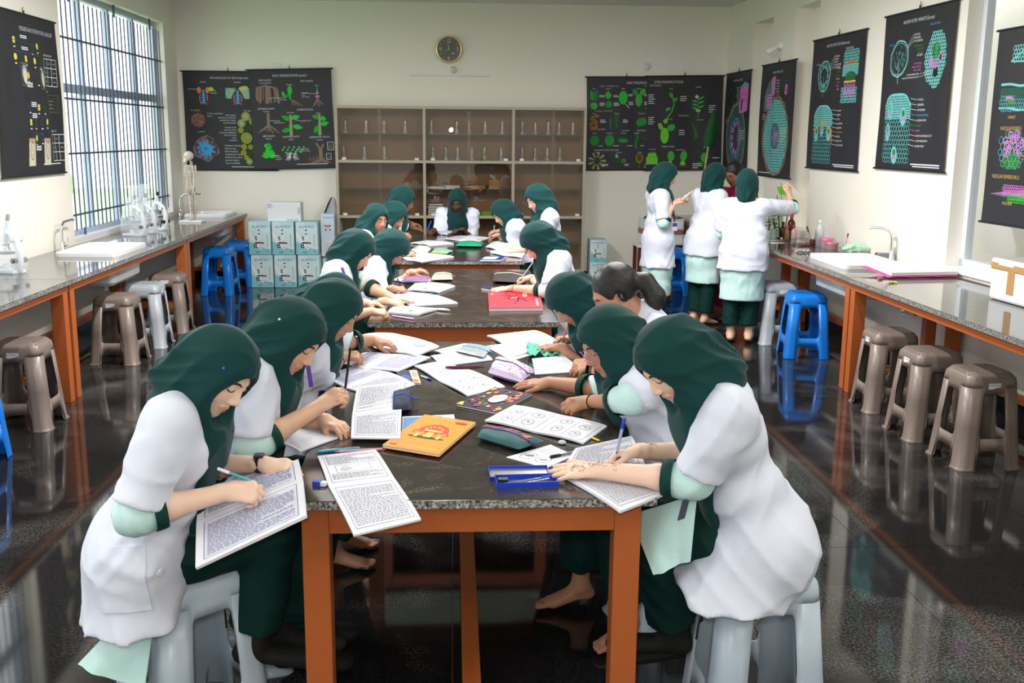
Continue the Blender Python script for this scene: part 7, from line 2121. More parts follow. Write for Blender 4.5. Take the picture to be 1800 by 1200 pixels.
e = at(1218, 335, 9.98) - tz.location
for k in (-1, 1): MB().tube([e * 0, e * .4 + Vector((0, 0, .006 * k)), e + Vector((0, 0, .002 * k))], [.003, .004, .0015], 6).build('arm', tz, CHROME)
# the twisting green card and spatula by the raised hand
lf = empty('leaf', at(1378, 346, 9.5), 0, 'bright green leaf held hanging from the raised hand', 'leaf'); c0 = lf.location.copy()
MB().slab([[at(1365 + 17 * u + 6 * v, 328 + 14 * (v) + 0 * u, 9.5) + Vector((0, .01 * math.sin(u * 3), 0)) - c0 for v in (0, .5, 1)] for u in (0, .33, .66, 1)], .002).build('blade', lf, mat('leaf_green', srgb(110, 180, 50), .5)); MB().tube([at(1384, 330, 9.49) - c0, at(1380, 345, 9.49) - c0], .004, 6).build('stalk', lf, mat('leaf_stalk', srgb(120, 150, 70), .6))
# ------------------------------------------------------------------ sinks, taps and the things on the wall benches
def sink(x0, x1, y0, y1, label, depth=.24):
    c = Vector(((x0 + x1) / 2, (y0 + y1) / 2, BZ)); t = empty('sink', c, 0, label, 'sink', 'white laboratory sinks'); w, d = (x1 - x0) / 2, (y1 - y0) / 2
    def ring(a, b, z, r=.05, n=5):
        P = []
        for q, (sx, sy) in enumerate(((1, 1), (-1, 1), (-1, -1), (1, -1))):
            for k in range(n + 1): an = q * PI / 2 + PI / 2 * k / n; P.append((sx * (a - r) + r * math.cos(an), sy * (b - r) + r * math.sin(an), z))
        return P
    b = MB(); R = [ring(w, d, .0005), ring(w, d, .030), ring(w - .006, d - .006, .038), ring(w - .035, d - .035, .038), ring(w - .042, d - .042, .030)]
    n = len(R[0])
    for r0, r1 in zip(R, R[1:]): b.add(r0 + r1, [(i, (i + 1) % n, n + (i + 1) % n, n + i) for i in range(n)], True)
    b.build('rim', t, WHITEC)
    b = MB(); R = [ring(w - .042, d - .042, .030), ring(w - .05, d - .05, -.02), ring(w - .06, d - .06, -depth + .03), ring(w - .09, d - .09, -depth)]
    for r0, r1 in zip(R, R[1:]): b.add(r0 + r1, [(i, (i + 1) % n, n + (i + 1) % n, n + i) for i in range(n)], True)
    b.add(R[-1], [tuple(range(n))]); R2 = [[(x * 1.04, y * 1.03, z - .012) for x, y, z in r] for r in R[1:]]
    for r0, r1 in zip(R2, R2[1:]): b.add(r0 + r1, [(i, n + i, n + (i + 1) % n, (i + 1) % n) for i in range(n)], True)
    b.add(R2[-1], [tuple(range(n - 1, -1, -1))]); b.build('basin', t, WHITEC)
    MB().lathe([(.02, -depth - .10), (.022, -depth - .04), (.035, -depth - .03), (.035, -depth - .012)], (0, 0, 0), 12).build('drain', t, WHITEP); MB().lathe([(.03, -depth + .0005), (.028, -depth + .004)], (0, 0, 0), 12).build('drain_grid', t, CHROME)
    return t


def faucet(p, dirv, label, h=.24, reach=.17):
    t = empty('faucet', p, 0, label, 'tap', 'chrome taps at the sinks'); d = V3(dirv).normalized()
    MB().lathe([(.026, 0), (.026, .008), (.020, .016), (.018, .07), (.014, .08)], (0, 0, 0), 14).build('base', t, CHROME)
    MB().tube([Vector((0, 0, .06)), Vector((0, 0, h * .72)), Vector((0, 0, h * .9)) + d * .02, Vector((0, 0, h)) + d * .06, Vector((0, 0, h + .004)) + d * (reach * .8), Vector((0, 0, h)) + d * reach], .011, 10).build('spout', t, CHROME)
    MB().tube([Vector((0, 0, h + .004)) + d * (reach - .004), Vector((0, 0, h - .012)) + d * (reach + .004)], .013, 10).build('nozzle', t, WHITEP)
    s = d.cross(Vector((0, 0, 1))); MB().tube([Vector((0, 0, .05)), s * .035 + Vector((0, 0, .05))], .014, 10).build('valve', t, CHROME); MB().box(s * .045 + Vector((0, 0, .075)), (.012, .012, .07)).build('lever', t, CHROME)
    return t


sink(-3.25, -2.745, 8.52, 9.36, 'white raised sink at the near left by the curved tap')
sink(-3.25, -2.745, 12.62, 13.28, 'white raised sink in the far left corner behind the skeleton')
sink(3.03, 3.555, 7.80, 8.62, 'white raised sink on the right wall bench')
faucet((-3.345, 8.98, BZ + .001), (0, 1, 0), 'curved chrome tap on the left bench under the window edge', .24, .30)
faucet((-3.345, 12.86, BZ + .001), (1, .1, 0), 'bright chrome tap behind the skeleton', .26, .26)
faucet((3.66, 8.40, BZ + .001), (-.6, .5, 0), 'chrome swan neck tap on the right bench', .26, .20)

FLEX = mat('flexible_hose', srgb(190, 195, 200), .4)
for x, y, s, lb in ((WX(7.95) - .03, 7.98, 1, 'stop valve with hoses on the right wall under the sink'), (XL + .03, 7.05, -1, 'stop valve on the left wall under the near bench')):
    v = empty('stop_valve', (x, y, .48), 0, lb, 'valve')
    MB().tube([(.0, 0, 0), (-.07 * s, 0, 0)], .016, 10).build('body', v, CHROME); MB().lathe([(.032, 0), (.03, .006)], (.016 * s, 0, 0), 14, Matrix.Rotation(PI / 2, 3, 'Y')).build('flange', v, CHROME)
    MB().tube([(-.07 * s, 0, 0), (-.105 * s, 0, 0)], .022, 10).build('handwheel', v, CHROME); MB().tube([(-.03 * s, 0, .01), (-.035 * s, .0, .06)], .014, 8).build('outlet', v, WHITEP)
    MB().tube([(-.035 * s, 0, .06), (-.06 * s, .02, .18), (-.02 * s, .05, .33)], .007, 8).build('hose', v, FLEX)


# ---- microscopes
MW = mat('microscope_enamel', srgb(232, 236, 240), .3)


def microscope(p, rz, label, s=1., bag=True, dark=False):
    t = empty('microscope', p, rz, label, 'microscope', 'white microscopes on the left bench'); S = lambda *q: Vector(q) * s
    b = MB(); b.prism([(x * s, y * s) for x, y in ((-.10, -.055), (.09, -.075), (.11, -.05), (.11, .05), (.09, .075), (-.10, .055))], 0, .022 * s); b.build('base', t, MW, .004)
    pts = [S(-.085, 0, .02), S(-.11, 0, .09), S(-.112, 0, .16), S(-.09, 0, .23), S(-.045, 0, .275), S(.0, 0, .285)]
    g = []
    b = MB(); b.tube(pts, [.030 * s, .026 * s, .024 * s, .024 * s, .024 * s, .022 * s], 8, True, False, .75); b.build('arm', t, MW)
    b = MB(); b.tube([S(.02, 0, .20), S(.0, 0, .30)], .021 * s, 12); b.tube([S(.0, 0, .30), S(-.02, 0, .36)], .016 * s, 12); b.build('body_tube', t, MW)
    MB().tube([S(-.02, 0, .355), S(-.03, 0, .395)], .014 * s, 12).build('eyepiece', t, BLACK)
    MB().lathe([(.02 * s, .185 * s), (.026 * s, .195 * s), (.022 * s, .205 * s)], S(.022, 0, 0), 12).build('nosepiece', t, BLACK if dark else CHROME)
    for a in range(3): an = a * 2.1; MB().tube([S(.022 + .012 * math.cos(an), .012 * math.sin(an), .19), S(.022 + .024 * math.cos(an), .024 * math.sin(an), .155)], .007 * s, 8).build('objective', t, CHROME)
    MB().box(S(.02, 0, .135), S(.12, .11, .010)).build('stage', t, BLACK if dark else mat('grey_stage', srgb(120, 125, 130), .4), .002)
    MB().tube([S(.03, 0, .02), S(.03, 0, .06)], .024 * s, 12).build('lamp_housing', t, MW)
    for sy in (-1, 1):
        MB().tube([S(-.105, .02 * sy, .09), S(-.105, .055 * sy, .09)], .018 * s, 12).build('focus_knob', t, BLACK); MB().tube([S(-.085, .02 * sy, .225), S(-.085, .045 * sy, .225)], .014 * s, 12).build('focus_knob', t, CHROME)
    if bag:
        n = 18; R = []
        for z, rx, ry, ox in ((.002, .135, .09, 0), (.06, .15, .10, 0), (.16, .145, .095, -.005), (.26, .115, .085, -.01), (.34, .075, .065, -.015), (.40, .045, .045, -.02), (.45, .055, .012, -.02), (.49, .06, .008, -.02)):
            R.append([S(ox + rx * math.cos(2 * PI * k / n) * (1 + .07 * math.sin(k * 2.3 + z * 30)), ry * math.sin(2 * PI * k / n) * (1 + .09 * math.sin(k * 3.1 + z * 23)), z) for k in range(n)])
        b = MB()
        for r0, r1 in zip(R, R[1:]): b.add(r0 + r1, [(i, (i + 1) % n, n + (i + 1) % n, n + i) for i in range(n)], True)
        b.build('plastic_cover', t, BAGM)
    return t


BAGM = bpy.data.materials.new('milky_plastic'); BAGM.use_nodes = True
_n = BAGM.node_tree; _b = _n.nodes['Principled BSDF']; _b.inputs['Base Color'].default_value = (*srgb(228, 234, 240), 1); _b.inputs['Roughness'].default_value = .25; _b.inputs['Alpha'].default_value = .30; _b.inputs['Specular IOR Level'].default_value = .8
microscope((-3.20, 7.56, BZ), 2.6, 'bag wrapped white microscope at the left edge of the picture', 1.05)
microscope((-3.14, 10.33, BZ), 2.75, 'nearest of three white microscopes in plastic by the left window')
microscope((-3.12, 10.62, BZ), 2.75, 'middle of three white microscopes in plastic by the left window')
microscope((-3.10, 10.97, BZ), 2.75, 'farthest of three microscopes by the window with a black stage', 1., False, True)

# ---- skeleton model
BONE = mat('bone_resin', srgb(222, 210, 200), .55, noise_amt=.1, noise_scale=30); BONED = mat('bone_resin_dark', srgb(170, 140, 120), .6)
sk = empty('skeleton_model', (-2.985, 11.98, BZ), 0, 'small upright skeleton model on a white stand on the left bench', 'skeleton')
Ry = Matrix.Rotation(-.9, 3, 'Z'); KZ = lambda x, y, z: Ry @ Vector((x, y, z))
MB().box((0, 0, .011), (.26, .17, .022), -.1).build('stand_base', sk, WHITEC, .003); MB().tube([KZ(-.0, .045, .02), KZ(0, .045, .46)], .006, 8).build('stand_rod', sk, CHROME)
F = Field(); hcS = KZ(0, -.005, .745); F.u(ellip(hcS, (KZ(1, 0, 0), KZ(0, 1, 0), Z_), (.045, .056, .052))); F.u(ellip(hcS + KZ(0, -.038, -.035), (KZ(1, 0, 0), KZ(0, 1, 0), Z_), (.028, .026, .035)), .015)
for q in (-1, 1): F.s(cone(hcS + KZ(.017 * q, -.062, -.014), hcS + KZ(.015 * q, -.04, -.014), .011, .011), .004)
F.s(cone(hcS + KZ(0, -.07, -.034), hcS + KZ(0, -.05, -.03), .006, .006), .004); F.u(cone(hcS + KZ(-.02, -.05, -.062), hcS + KZ(.02, -.05, -.062), .009, .009), .008)
v_, q_ = F.mesh(.005, 1); mesh_obj('skull', v_, q_, BONE, sk)
b = MB()
for k in range(24):
    z = .685 - k * .0128; y = .012 + .012 * math.sin(k * .3); b.lathe([(.008, -.005), (.012, -.003), (.012, .003), (.008, .005)], KZ(0, y, z), 8); b.tube([KZ(0, y + .008, z), KZ(0, y + .024, z - .006)], [.004, .002], 5)
b.build('spine', sk, BONE)['kind'] = 'stuff'
for k in range(10):
    z = .635 - k * .0165; w = .048 + .018 * math.sin(PI * min(1, (k + 1) / 9)); dp = .075 if k < 7 else .05
    for q in (-1, 1): MB().tube([KZ(q * w * math.sin(a), .018 - dp * .5 * (1 - math.cos(a)) * (1. if k < 7 else .8), z - .012 * a / PI) for a in [PI * i / 9 * (1. if k < 7 else .7) for i in range(10)]], .0034, 5).build('rib', sk, BONE)
MB().tube([KZ(0, -.055, .628), KZ(0, -.062, .54)], [.008, .006], 6, True, False, .5).build('sternum', sk, BONE)
F = Field()
for q in (-1, 1): F.u(ellip(KZ(.034 * q, .012, .375), (KZ(1, .25 * q, 0), KZ(-.25 * q, 1, 0), Z_), (.036, .014, .038)), .01); F.u(cone(KZ(.03 * q, -.008, .345), KZ(.004, -.03, .33), .009, .008), .012)
F.u(cone(KZ(0, .02, .385), KZ(0, .022, .34), .017, .009), .012); v_, q_ = F.mesh(.005, 1); mesh_obj('pelvis', v_, q_, BONED, sk)
for q in (-1, 1):
    MB().tube([KZ(.006 * q, -.05, .632), KZ(.07 * q, -.012, .645)], .005, 6).build('collarbone', sk, BONE); MB().slab([[KZ(q * (.035 + .035 * i), .040 + .004 * i, .64 - .075 * j * (1 - .35 * i)) for j in range(3)] for i in (0, .5, 1)], .004).build('shoulder_blade', sk, BONE)
    a = MB(); a.tube([KZ(.078 * q, 0, .635), KZ(.082 * q, 0, .62), KZ(.086 * q, .005, .50)], [.011, .008, .008], 7); a.tube([KZ(.086 * q, .005, .50), KZ(.09 * q, -.01, .375)], [.008, .006], 6); a.tube([KZ(.080 * q, .005, .495), KZ(.082 * q, -.01, .378)], [.006, .005], 6); a.tube([KZ(.086 * q, -.01, .372), KZ(.086 * q, -.015, .315)], [.012, .007], 6, True, False, .5); a.build('arm', sk, BONE)
    a = MB(); a.tube([KZ(.045 * q, .0, .345), KZ(.055 * q, 0, .33), KZ(.036 * q, 0, .205), KZ(.034 * q, 0, .195)], [.012, .009, .009, .015], 8); a.tube([KZ(.034 * q, 0, .19), KZ(.034 * q, .005, .045)], [.012, .008], 7); a.tube([KZ(.046 * q, .004, .185), KZ(.043 * q, .008, .045)], [.005, .005], 6); a.tube([KZ(.036 * q, .015, .034), KZ(.04 * q, -.065, .027)], [.011, .007], 6, True, False, .6); a.build('leg', sk, BONED if q > 0 else BONE)

# ---- printed microscope cartons by the cabinet
CT = mat('carton_card', srgb(206, 232, 236), .45)


def carton_ink(k):
    I = Ink(); bl, te, dk = srgb(36, 60, 140), srgb(140, 205, 214), srgb(40, 36, 40)
    I.rect(0, 0, 1, 1.5, srgb(214, 236, 238)); I.poly([(0, .0), (1, 0), (1, .22), (.45, .36), (0, .62)], te); I.poly([(0, .9), (.42, .30), (.52, .34), (0, 1.12)], srgb(240, 246, 248)); I.poly([(.5, 1.3), (1, 1.28), (1, 1.5), (.35, 1.5)], srgb(190, 226, 238))
    I.text(.15, 1.24, 'ALMICRO', .115, bl, 'l', .98); I.text(.82, .96, 'MICROSCOPE', .062, srgb(60, 80, 130), 'l', 1.1, -PI / 2); I.ring(.86, .16, .05, .055, .012, bl, 14)
    I.rect(.43, 1.10, .51, 1.16, dk); I.rect(.46, 1.0, .49, 1.1, srgb(235, 238, 240)); I.poly([(.43, .93), (.51, .93), (.49, 1.0), (.45, 1.0)], dk); I.poly([(.40, .62), (.56, .62), (.53, .92), (.43, .92)], srgb(236, 240, 242)); I.poly([(.47, .60), (.60, .56), (.64, .66), (.52, .70)], srgb(225, 230, 232)); 
    for x, y, r in ((.32, .80, .05), (.33, .70, .045)): I.ell(x, y, r, r, dk, 12); I.ell(x, y, r * .4, r * .4, srgb(200, 205, 210), 8)
    I.poly([(.20, .52), (.72, .50), (.66, .57), (.30, .58)], dk); I.rect(.22, .30, .27, .5, dk); I.rect(.30, .40, .36, .5, dk)
    for x, y in ((.50, .62), (.57, .60)): I.line([(x, y), (x + .03, y - .07)], .03, srgb(170, 172, 176))
    I.poly([(.40, .26), (.60, .26), (.64, .48), (.46, .48)], srgb(226, 230, 232)); I.ell(.54, .26, .07, .07, srgb(240, 240, 238), 12); I.ring(.54, .26, .07, .07, .014, dk, 12); I.ell(.34, .33, .04, .04, dk, 10); I.rect(.30, .06, .48, .14, srgb(90, 170, 180))
    return I


def mcarton(x, y, z, label, w=.262, d=.30, h=.395, rz=0., top=False):
    t = empty('microscope_carton', (x, y, z), rz, label, 'box', 'microscope cartons beside the cabinet')
    MB().box((0, d / 2, h * .5), (w, d, h)).build('body', t, CT, .002)
    ink = carton_ink(0); ink.obj('front_print', lambda a, b, l: Vector(((a - .5) * w * .985, -.0006 - l, b / 1.5 * h * .985 + .003)), t, None, 2e-5)['kind'] = 'stuff'
    MB().box((0, d / 2, h + .0004), (w * .96, d * .96, .0016)).build('lid_flap', t, mat('carton_lid', srgb(170, 205, 212), .5))
    return t


xs3 = [-2.335, -2.055, -1.770]; COLN = ['left', 'middle', 'right']
for r, z in enumerate((.003, .405)):
    for k, x in enumerate(xs3):
        mcarton(x + (.0 if r == 0 else -.015), 12.60, z, 'printed microscope carton, %s of the %s row beside the blue stools' % (COLN[k], 'lower' if r == 0 else 'upper'))
mcarton(-1.53, 12.80, .003, 'microscope carton low behind the row, next to the cabinet edge', .19, .26, .36)
tl = empty('tall_carton', (-1.545, 12.72, .372), -.06, 'tall pale blue carton with a printed face leaning by the cabinet', 'box')
MB().box((0, .09, .26), (.165, .16, .52)).build('body', tl, mat('tall_card', srgb(206, 222, 240), .45), .002)
I = Ink(); I.rect(0, 0, 1, 3, srgb(210, 224, 240)); I.rect(0, 0, 1, 1.1, srgb(224, 228, 238)); I.text(.16, 2.70, 'ALMICRO', .13, srgb(90, 80, 160), 'l', 1.05)
I.ell(.5, 2.24, .30, .18, srgb(205, 130, 120), 16); I.ell(.5, 2.34, .34, .14, srgb(214, 222, 238), 16); I.line([(.3, 2.2), (.46, 2.21)], .04, srgb(80, 40, 40)); I.line([(.55, 2.21), (.7, 2.2)], .04, srgb(80, 40, 40)); I.rect(.3, 1.82, .4, 1.94, srgb(50, 50, 70)); I.rect(.62, 1.84, .72, 1.95, srgb(50, 50, 70))
for k in range(6): I.rect(.15, .9 - .12 * k, .15 + .6 * random.Random(k).uniform(.6, 1), .93 - .12 * k, srgb(170, 180, 200))
I.obj('front_print', lambda a, b, l: Vector(((a - .5) * .16, .0094 - l, b / 3 * .51 + .004)), tl, None, 2e-5)['kind'] = 'stuff'
cv = empty('microscope_cover', (-1.52, 13.02, .372), .2, 'grey dust cover with black handle edge standing behind the tall carton', 'cover')
F = Field(); F.u(flatcone((0, 0, .3), (0, 0, .66), .12, .05, (0, 1, 0), .55), .03); F.u(flatcone((0, 0, .05), (0, 0, .35), .125, .125, (0, 1, 0), .55), .03); F.i(plane((0, 0, .001), (0, 0, -1)), .004); F.w(folds([((1, 0, .3), 60), ((.3, 1, .8), 50)], .008, 3)); v_, q_ = F.mesh(.010, 1); mesh_obj('sheet', v_, q_, mat('grey_cover', srgb(176, 180, 184), .3), cv)
MB().tube([(-.12, -.05, .34), (-.10, -.05, .5), (-.05, -.04, .62), (-.005, -.03, .70)], [.010, .014, .014, .008], 8, True, False, .6).build('edge', cv, BLACK)
fb = empty('foam_box', (-2.055, 12.66, .8025), 0, 'white styrofoam box with notches on top of the microscope cartons', 'box')
b = MB(); b.box((0, .11, .115), (.40, .22, .23)); b.build('block', fb, FOAM, .006); MB().box((-.175, -.0015, .19), (.05, .006, .05)).build('notch_shade', fb, mat('foam_shade', srgb(200, 204, 210), .8)); MB().box((.175, -.0015, .13), (.03, .006, .08)).build('notch_shade', fb, mat('foam_shade', srgb(200, 204, 210), .8)); MB().box((.10, -.0015, .015), (.14, .006, .028)).build('notch_shade', fb, mat('foam_shade', srgb(200, 204, 210), .8))  # notches are thin grey blocks, the recess shade put into their colour
for k, (x, z) in enumerate(((1.83, .003), (1.83, .285))): mcarton(x, 12.92, z, '%s microscope carton at the right end of the cabinet' % ['lower', 'upper'][k], .21, .28, .278)

# ---- right bench
def rx(px, py, z=BZ + .001): return onz(px, py, z)


REDC, AMB, BOTT = mat('red_cap', srgb(205, 40, 44), .4), mat('amber_glass', srgb(74, 44, 34), .15), mat('clear_bottle', srgb(206, 210, 214), .2)
GRB = 'bottles on the right bench'


def bottle(p, r, h, m, cap, label, cat='bottle', caph=.03):
    t = empty('reagent_bottle', p, 0, label, cat, GRB)
    MB().lathe([(r * .95, 0), (r, .006), (r, h * .62), (r * .8, h * .76), (r * .38, h * .84), (r * .36, h * .92)], (0, 0, 0), 16).build('body', t, m); MB().lathe([(r * .46, h * .90), (r * .46, h * .90 + caph), (r * .36, h * .90 + caph + .006)], (0, 0, 0), 14).build('cap', t, cap); return t


def P3(px, py, Y): return Vector((at(px, py, Y).x, Y, BZ + .0008))


bottle(P3(1376, 404, 10.2), .036, .15, AMB, BLACK, 'dark amber bottle among the stems on the right bench')
bottle(P3(1384, 406, 10.02), .024, .13, mat('brown_liquid', srgb(120, 86, 44), .2), REDC, 'small brown bottle with a red cap on the right bench')
bottle(P3(1391, 396, 10.35), .040, .22, mat('dark_bottle', srgb(70, 30, 34), .2), REDC, 'tallest dark bottle with a bright red cap on the right bench', caph=.045)
bottle(P3(1396, 400, 10.2), .028, .12, mat('pale_pink_bottle', srgb(200, 170, 176), .3), REDC, 'pale bottle with a pinkish red cap behind the brown one')
bottle(P3(1440, 423, 9.55), .042, .24, BOTT, WHITEP, 'white plastic squeeze bottle against the right wall', caph=.02)
tray2 = empty('metal_tray', P3(1362, 405, 10.05), 0, 'shallow steel tray under the potted stems on the right bench', 'tray'); MB().box((0, 0, .004), (.26, .24, .006)).build('base', tray2, CHROME, .002); MB().box((0, -.118, .012), (.26, .005, .016)).build('rim', tray2, CHROME); MB().box((0, .118, .012), (.26, .005, .016)).build('rim', tray2, CHROME)
GPL = mat('dark_leaf', srgb(46, 92, 44), .6, noise_amt=.2, noise_scale=40)
for k, (px, Y, hgt, lb) in enumerate(((1352, 9.95, .34, 'leafy green plant cutting beside the standing students'), (1362, 10.12, .30, 'second leafy cutting next to the amber bottle'))):
    p = P3(px, 400, Y); p.z += .008 if k else .008; pl_ = empty('plant_cutting', p, 0, lb, 'plant', 'plant cuttings on the right bench')
    MB().lathe([(.028, 0), (.030, .09), (.029, .10)], (0, 0, 0), 12).build('jar', pl_, mat('cloudy_jar', srgb(150, 165, 155), .2)); r = random.Random(k); b = MB()
    for i in range(5): b.tube([(0, 0, .05), (r.uniform(-.03, .03), r.uniform(-.03, .03), hgt * r.uniform(.7, 1))], [.004, .002], 5)
    b.build('stem', pl_, GPL)['kind'] = 'stuff'; b = MB()
    for i in range(26):
        c = Vector((r.uniform(-.05, .05), r.uniform(-.05, .05), r.uniform(.10, hgt))); a = r.uniform(0, 6.28); d = Vector((math.cos(a), math.sin(a), r.uniform(-.3, .6))) * r.uniform(.03, .055); s_ = Vector((-d.y, d.x, .01)) * .4
        b.add([c, c + d * .5 + s_, c + d, c + d * .5 - s_], [(0, 1, 2, 3)], True)
    b.build('leaf', pl_, GPL)['kind'] = 'stuff'
for k, (a, e, c, lb) in enumerate((((1371, 404), (1366, 345), srgb(40, 60, 40), 'dark stem standing in the amber bottle'), ((1374, 402), (1373, 322), srgb(110, 180, 60), 'bright green stem standing on the right bench'), ((1379, 402), (1386, 352), srgb(120, 90, 70), 'brown twig leaning by the amber bottle'))):
    p0 = at(*a, 10.13 + .06 * k); p0.z = BZ + .010; p1 = at(*e, 10.13 + .06 * k); t = empty('stem', p0, 0, lb, 'stem', 'stems on the right bench'); MB().tube([(0, 0, 0), (p1 - p0) * .5 + Vector((.006, 0, 0)), p1 - p0], [.008, .007, .004], 7).build('stalk', t, mat('stalk_%d' % k, c, .6)); MB().tube([(p1 - p0) * .98, (p1 - p0) * 1.04], [.005, .001], 6).build('stalk_tip', t, mat('stalk_%d' % k, c, .6))


def brush_jar(p, label, tilt):
    t = empty('dropper_jar', p, 0, label, 'jar', 'dropper jars on the right bench'); MB().lathe([(.024, 0), (.026, .05), (.022, .06)], (0, 0, 0), 12).build('jar', t, mat('dark_red_jar', srgb(110, 40, 50), .2))
    for q in tilt: MB().tube([(0, 0, .03), (q * .7, 0, .13)], .004, 6).build('stick', t, mat('stick_pink', srgb(200, 150, 150), .4)); MB().tube([(q * .7, 0, .13), (q, 0, .18)], [.006, .009], 7).build('bulb', t, mat('maroon_bulb', srgb(150, 34, 44), .5))
    return t


brush_jar(P3(1428, 421, 9.55), 'dark red jar with two maroon topped droppers', (-.06, .07))
rk = empty('glass_stand', P3(1484, 440, 8.98), 0, 'small clear stand holding one maroon topped dropper', 'stand'); MB().lathe([(.055, 0), (.055, .008)], (0, 0, 0), 18).build('base', rk, mat('blue_glass_base', srgb(70, 90, 130), .2)); MB().lathe([(.012, .008), (.012, .075)], (0, 0, 0), 10, None, False, False).build('tube', rk, JARG); MB().tube([(.005, 0, .02), (.02, 0, .14)], .004, 6).build('dropper', rk, mat('stick_pink', srgb(200, 150, 150), .4)); MB().tube([(.02, 0, .135), (.025, 0, .17)], [.006, .008], 7).build('bulb', rk, mat('maroon_bulb', srgb(150, 34, 44), .5))
for k, (px, Y, r, h, m, lb) in enumerate(((1452, 9.40, .060, .085, mat('pink_tub', srgb(226, 110, 160), .35), 'round pink lidded tub by the white bottle'), (1462, 9.22, .062, .065, mat('rose_tub', srgb(186, 110, 118), .3), 'flat rose coloured tub before the pink one'))):
    t = empty('tub', P3(px, 430, Y), 0, lb, 'tub', 'tubs on the right bench'); MB().lathe([(r * .9, 0), (r, h * .8)], (0, 0, 0), 18).build('body', t, mat('tub_clear_%d' % k, srgb(190, 150, 165) if k == 0 else srgb(160, 130, 135), .25)); MB().lathe([(r * 1.04, h * .75), (r * 1.04, h), (r * .9, h + .004)], (0, 0, 0), 18).build('lid', t, m)
gbag = empty('plastic_bag', P3(1510, 441, 8.95), 0, 'pale green plastic bag against the wall by the right tap', 'bag'); F = Field(); F.u(flatcone((-.10, .02, .03), (.10, -.03, .035), .05, .035, (0, 0, 1), .9), .02); F.u(cone((-.05, 0, .05), (-.02, 0, .07), .035, .03), .03); F.i(plane((0, 0, .001), (0, 0, -1)), .003); F.w(folds([((1, .4, 0), 80), ((.2, 1, .8), 70), ((0, .3, 1), 90)], .012, 5)); v_, q_ = F.mesh(.007, 1); mesh_obj('film', v_, q_, mat('pale_green_film', srgb(178, 222, 190), .3), gbag)
for k, (px, py, Y, c, s_) in enumerate(((1527, 447, 8.72, srgb(140, 60, 50), .02), (1541, 448, 8.58, srgb(96, 40, 56), .024))): t = empty('onion', P3(px, py, Y), 0, '%s red onion by the right tap' % ['smaller', 'larger dark'][k], 'onion', 'onions by the tap'); MB().lathe([(.002, 0), (s_ * .8, s_ * .3), (s_, s_ * .9), (s_ * .6, s_ * 1.5), (s_ * .15, s_ * 1.9)], (0, 0, 0), 12).build('bulb', t, mat('onion_%d' % k, c, .4)); MB().tube([(0, 0, s_ * 1.85), (.002, 0, s_ * 2.3)], [.003, .001], 5).build('stalk', t, mat('onion_skin', srgb(170, 120, 80), .6))
gsb = empty('soap_box', P3(1552, 450, 8.52), -.1, 'grey box beside the right tap', 'box'); MB().box((0, 0, .022), (.085, .05, .042)).build('body', gsb, mat('grey_box', srgb(150, 154, 158), .5), .004); MB().box((0, 0, .046), (.087, .052, .006)).build('lid', gsb, mat('grey_lid', srgb(170, 174, 178), .5))
crm = empty('foil', rx(1410, 444), 0, 'crumpled silver foil scrap on the bench edge before the sink', 'foil'); F = Field()
for k in range(7): F.u(cone((-.05 + .018 * k, .02 * math.sin(k * 2), .012), (-.04 + .018 * k, .025 * math.cos(k * 3), .022), .012, .010), .005)
F.i(plane((0, 0, .0005), (0, 0, -1)), .002); v_, q_ = F.mesh(.005, 0); mesh_obj('scrap', v_, q_, mat('silver_foil', srgb(190, 190, 196), .3, .6), crm)
wire = empty('wire_loop', P3(1408, 428, 9.6), 0, 'tangle of thin wire and a small wooden handle on the right bench', 'wire'); MB().tube([(.10 * math.cos(t) * (1 + .3 * math.sin(t * 3)), .08 * math.sin(t * 1.3), .006 + .006 * (1 + math.sin(t * 2))) for t in [k * .5 for k in range(28)]], .0025, 5).build('loop', wire, mat('dark_wire', srgb(90, 84, 80), .4)); MB().tube([(-.06, -.1, .009), (.06, -.085, .009)], .008, 8).build('handle', wire, mat('red_brown_wood', srgb(150, 70, 50), .5))
# dissecting board, starfish-like scrap, foam box
db = empty('dissection_board', (0, 0, 0), 0, 'white wax board on a pink plastic sheet overhanging the right sink', 'board'); C_ = [onz(1524, 468, BZ + .045), onz(1567, 482, BZ + .03), onz(1684, 480, BZ + .03), onz(1640, 463, BZ + .045)]
C_ = [Vector((c.x, c.y, BZ + .041 if k in (0, 3) else BZ + .012)) for k, c in enumerate(C_)]; C_[2].x = min(C_[2].x, WX(C_[2].y) - .03); C_[3].x = min(C_[3].x, WX(C_[3].y) - .03); cc = sum(C_, Vector()) / 4; db.location = cc; C_ = [c - cc for c in C_]
qf = lambda u, v, z=0: (C_[0] * (1 - u) + C_[3] * u) * (1 - v) + (C_[1] * (1 - u) + C_[2] * u) * v + Vector((0, 0, z))
MB().slab([[qf(i / 4, j / 4, .018) for j in range(5)] for i in range(5)], .024).build('slab', db, mat('wax_white', srgb(236, 236, 232), .4), .006)
MB().slab([[qf(-.07 + 1.05 * i / 8, -.05 + 1.1 * j / 8, .001 + .003 * math.sin(i * 2 + j * 3)) for j in range(9)] for i in range(9)], .003).build('sheet', db, mat('pink_sheet', srgb(226, 50, 150), .4))
sf = empty('scrap', rx(1569, 497), 0, 'yellow star shaped petal scrap on the near right bench', 'flower'); b = MB()
for k in range(6): a = k * 1.05; b.tube([(0, 0, .006), (.022 * math.cos(a), .022 * math.sin(a), .009), (.04 * math.cos(a), .04 * math.sin(a), .004)], [.006, .007, .002], 6, True, False, .5)
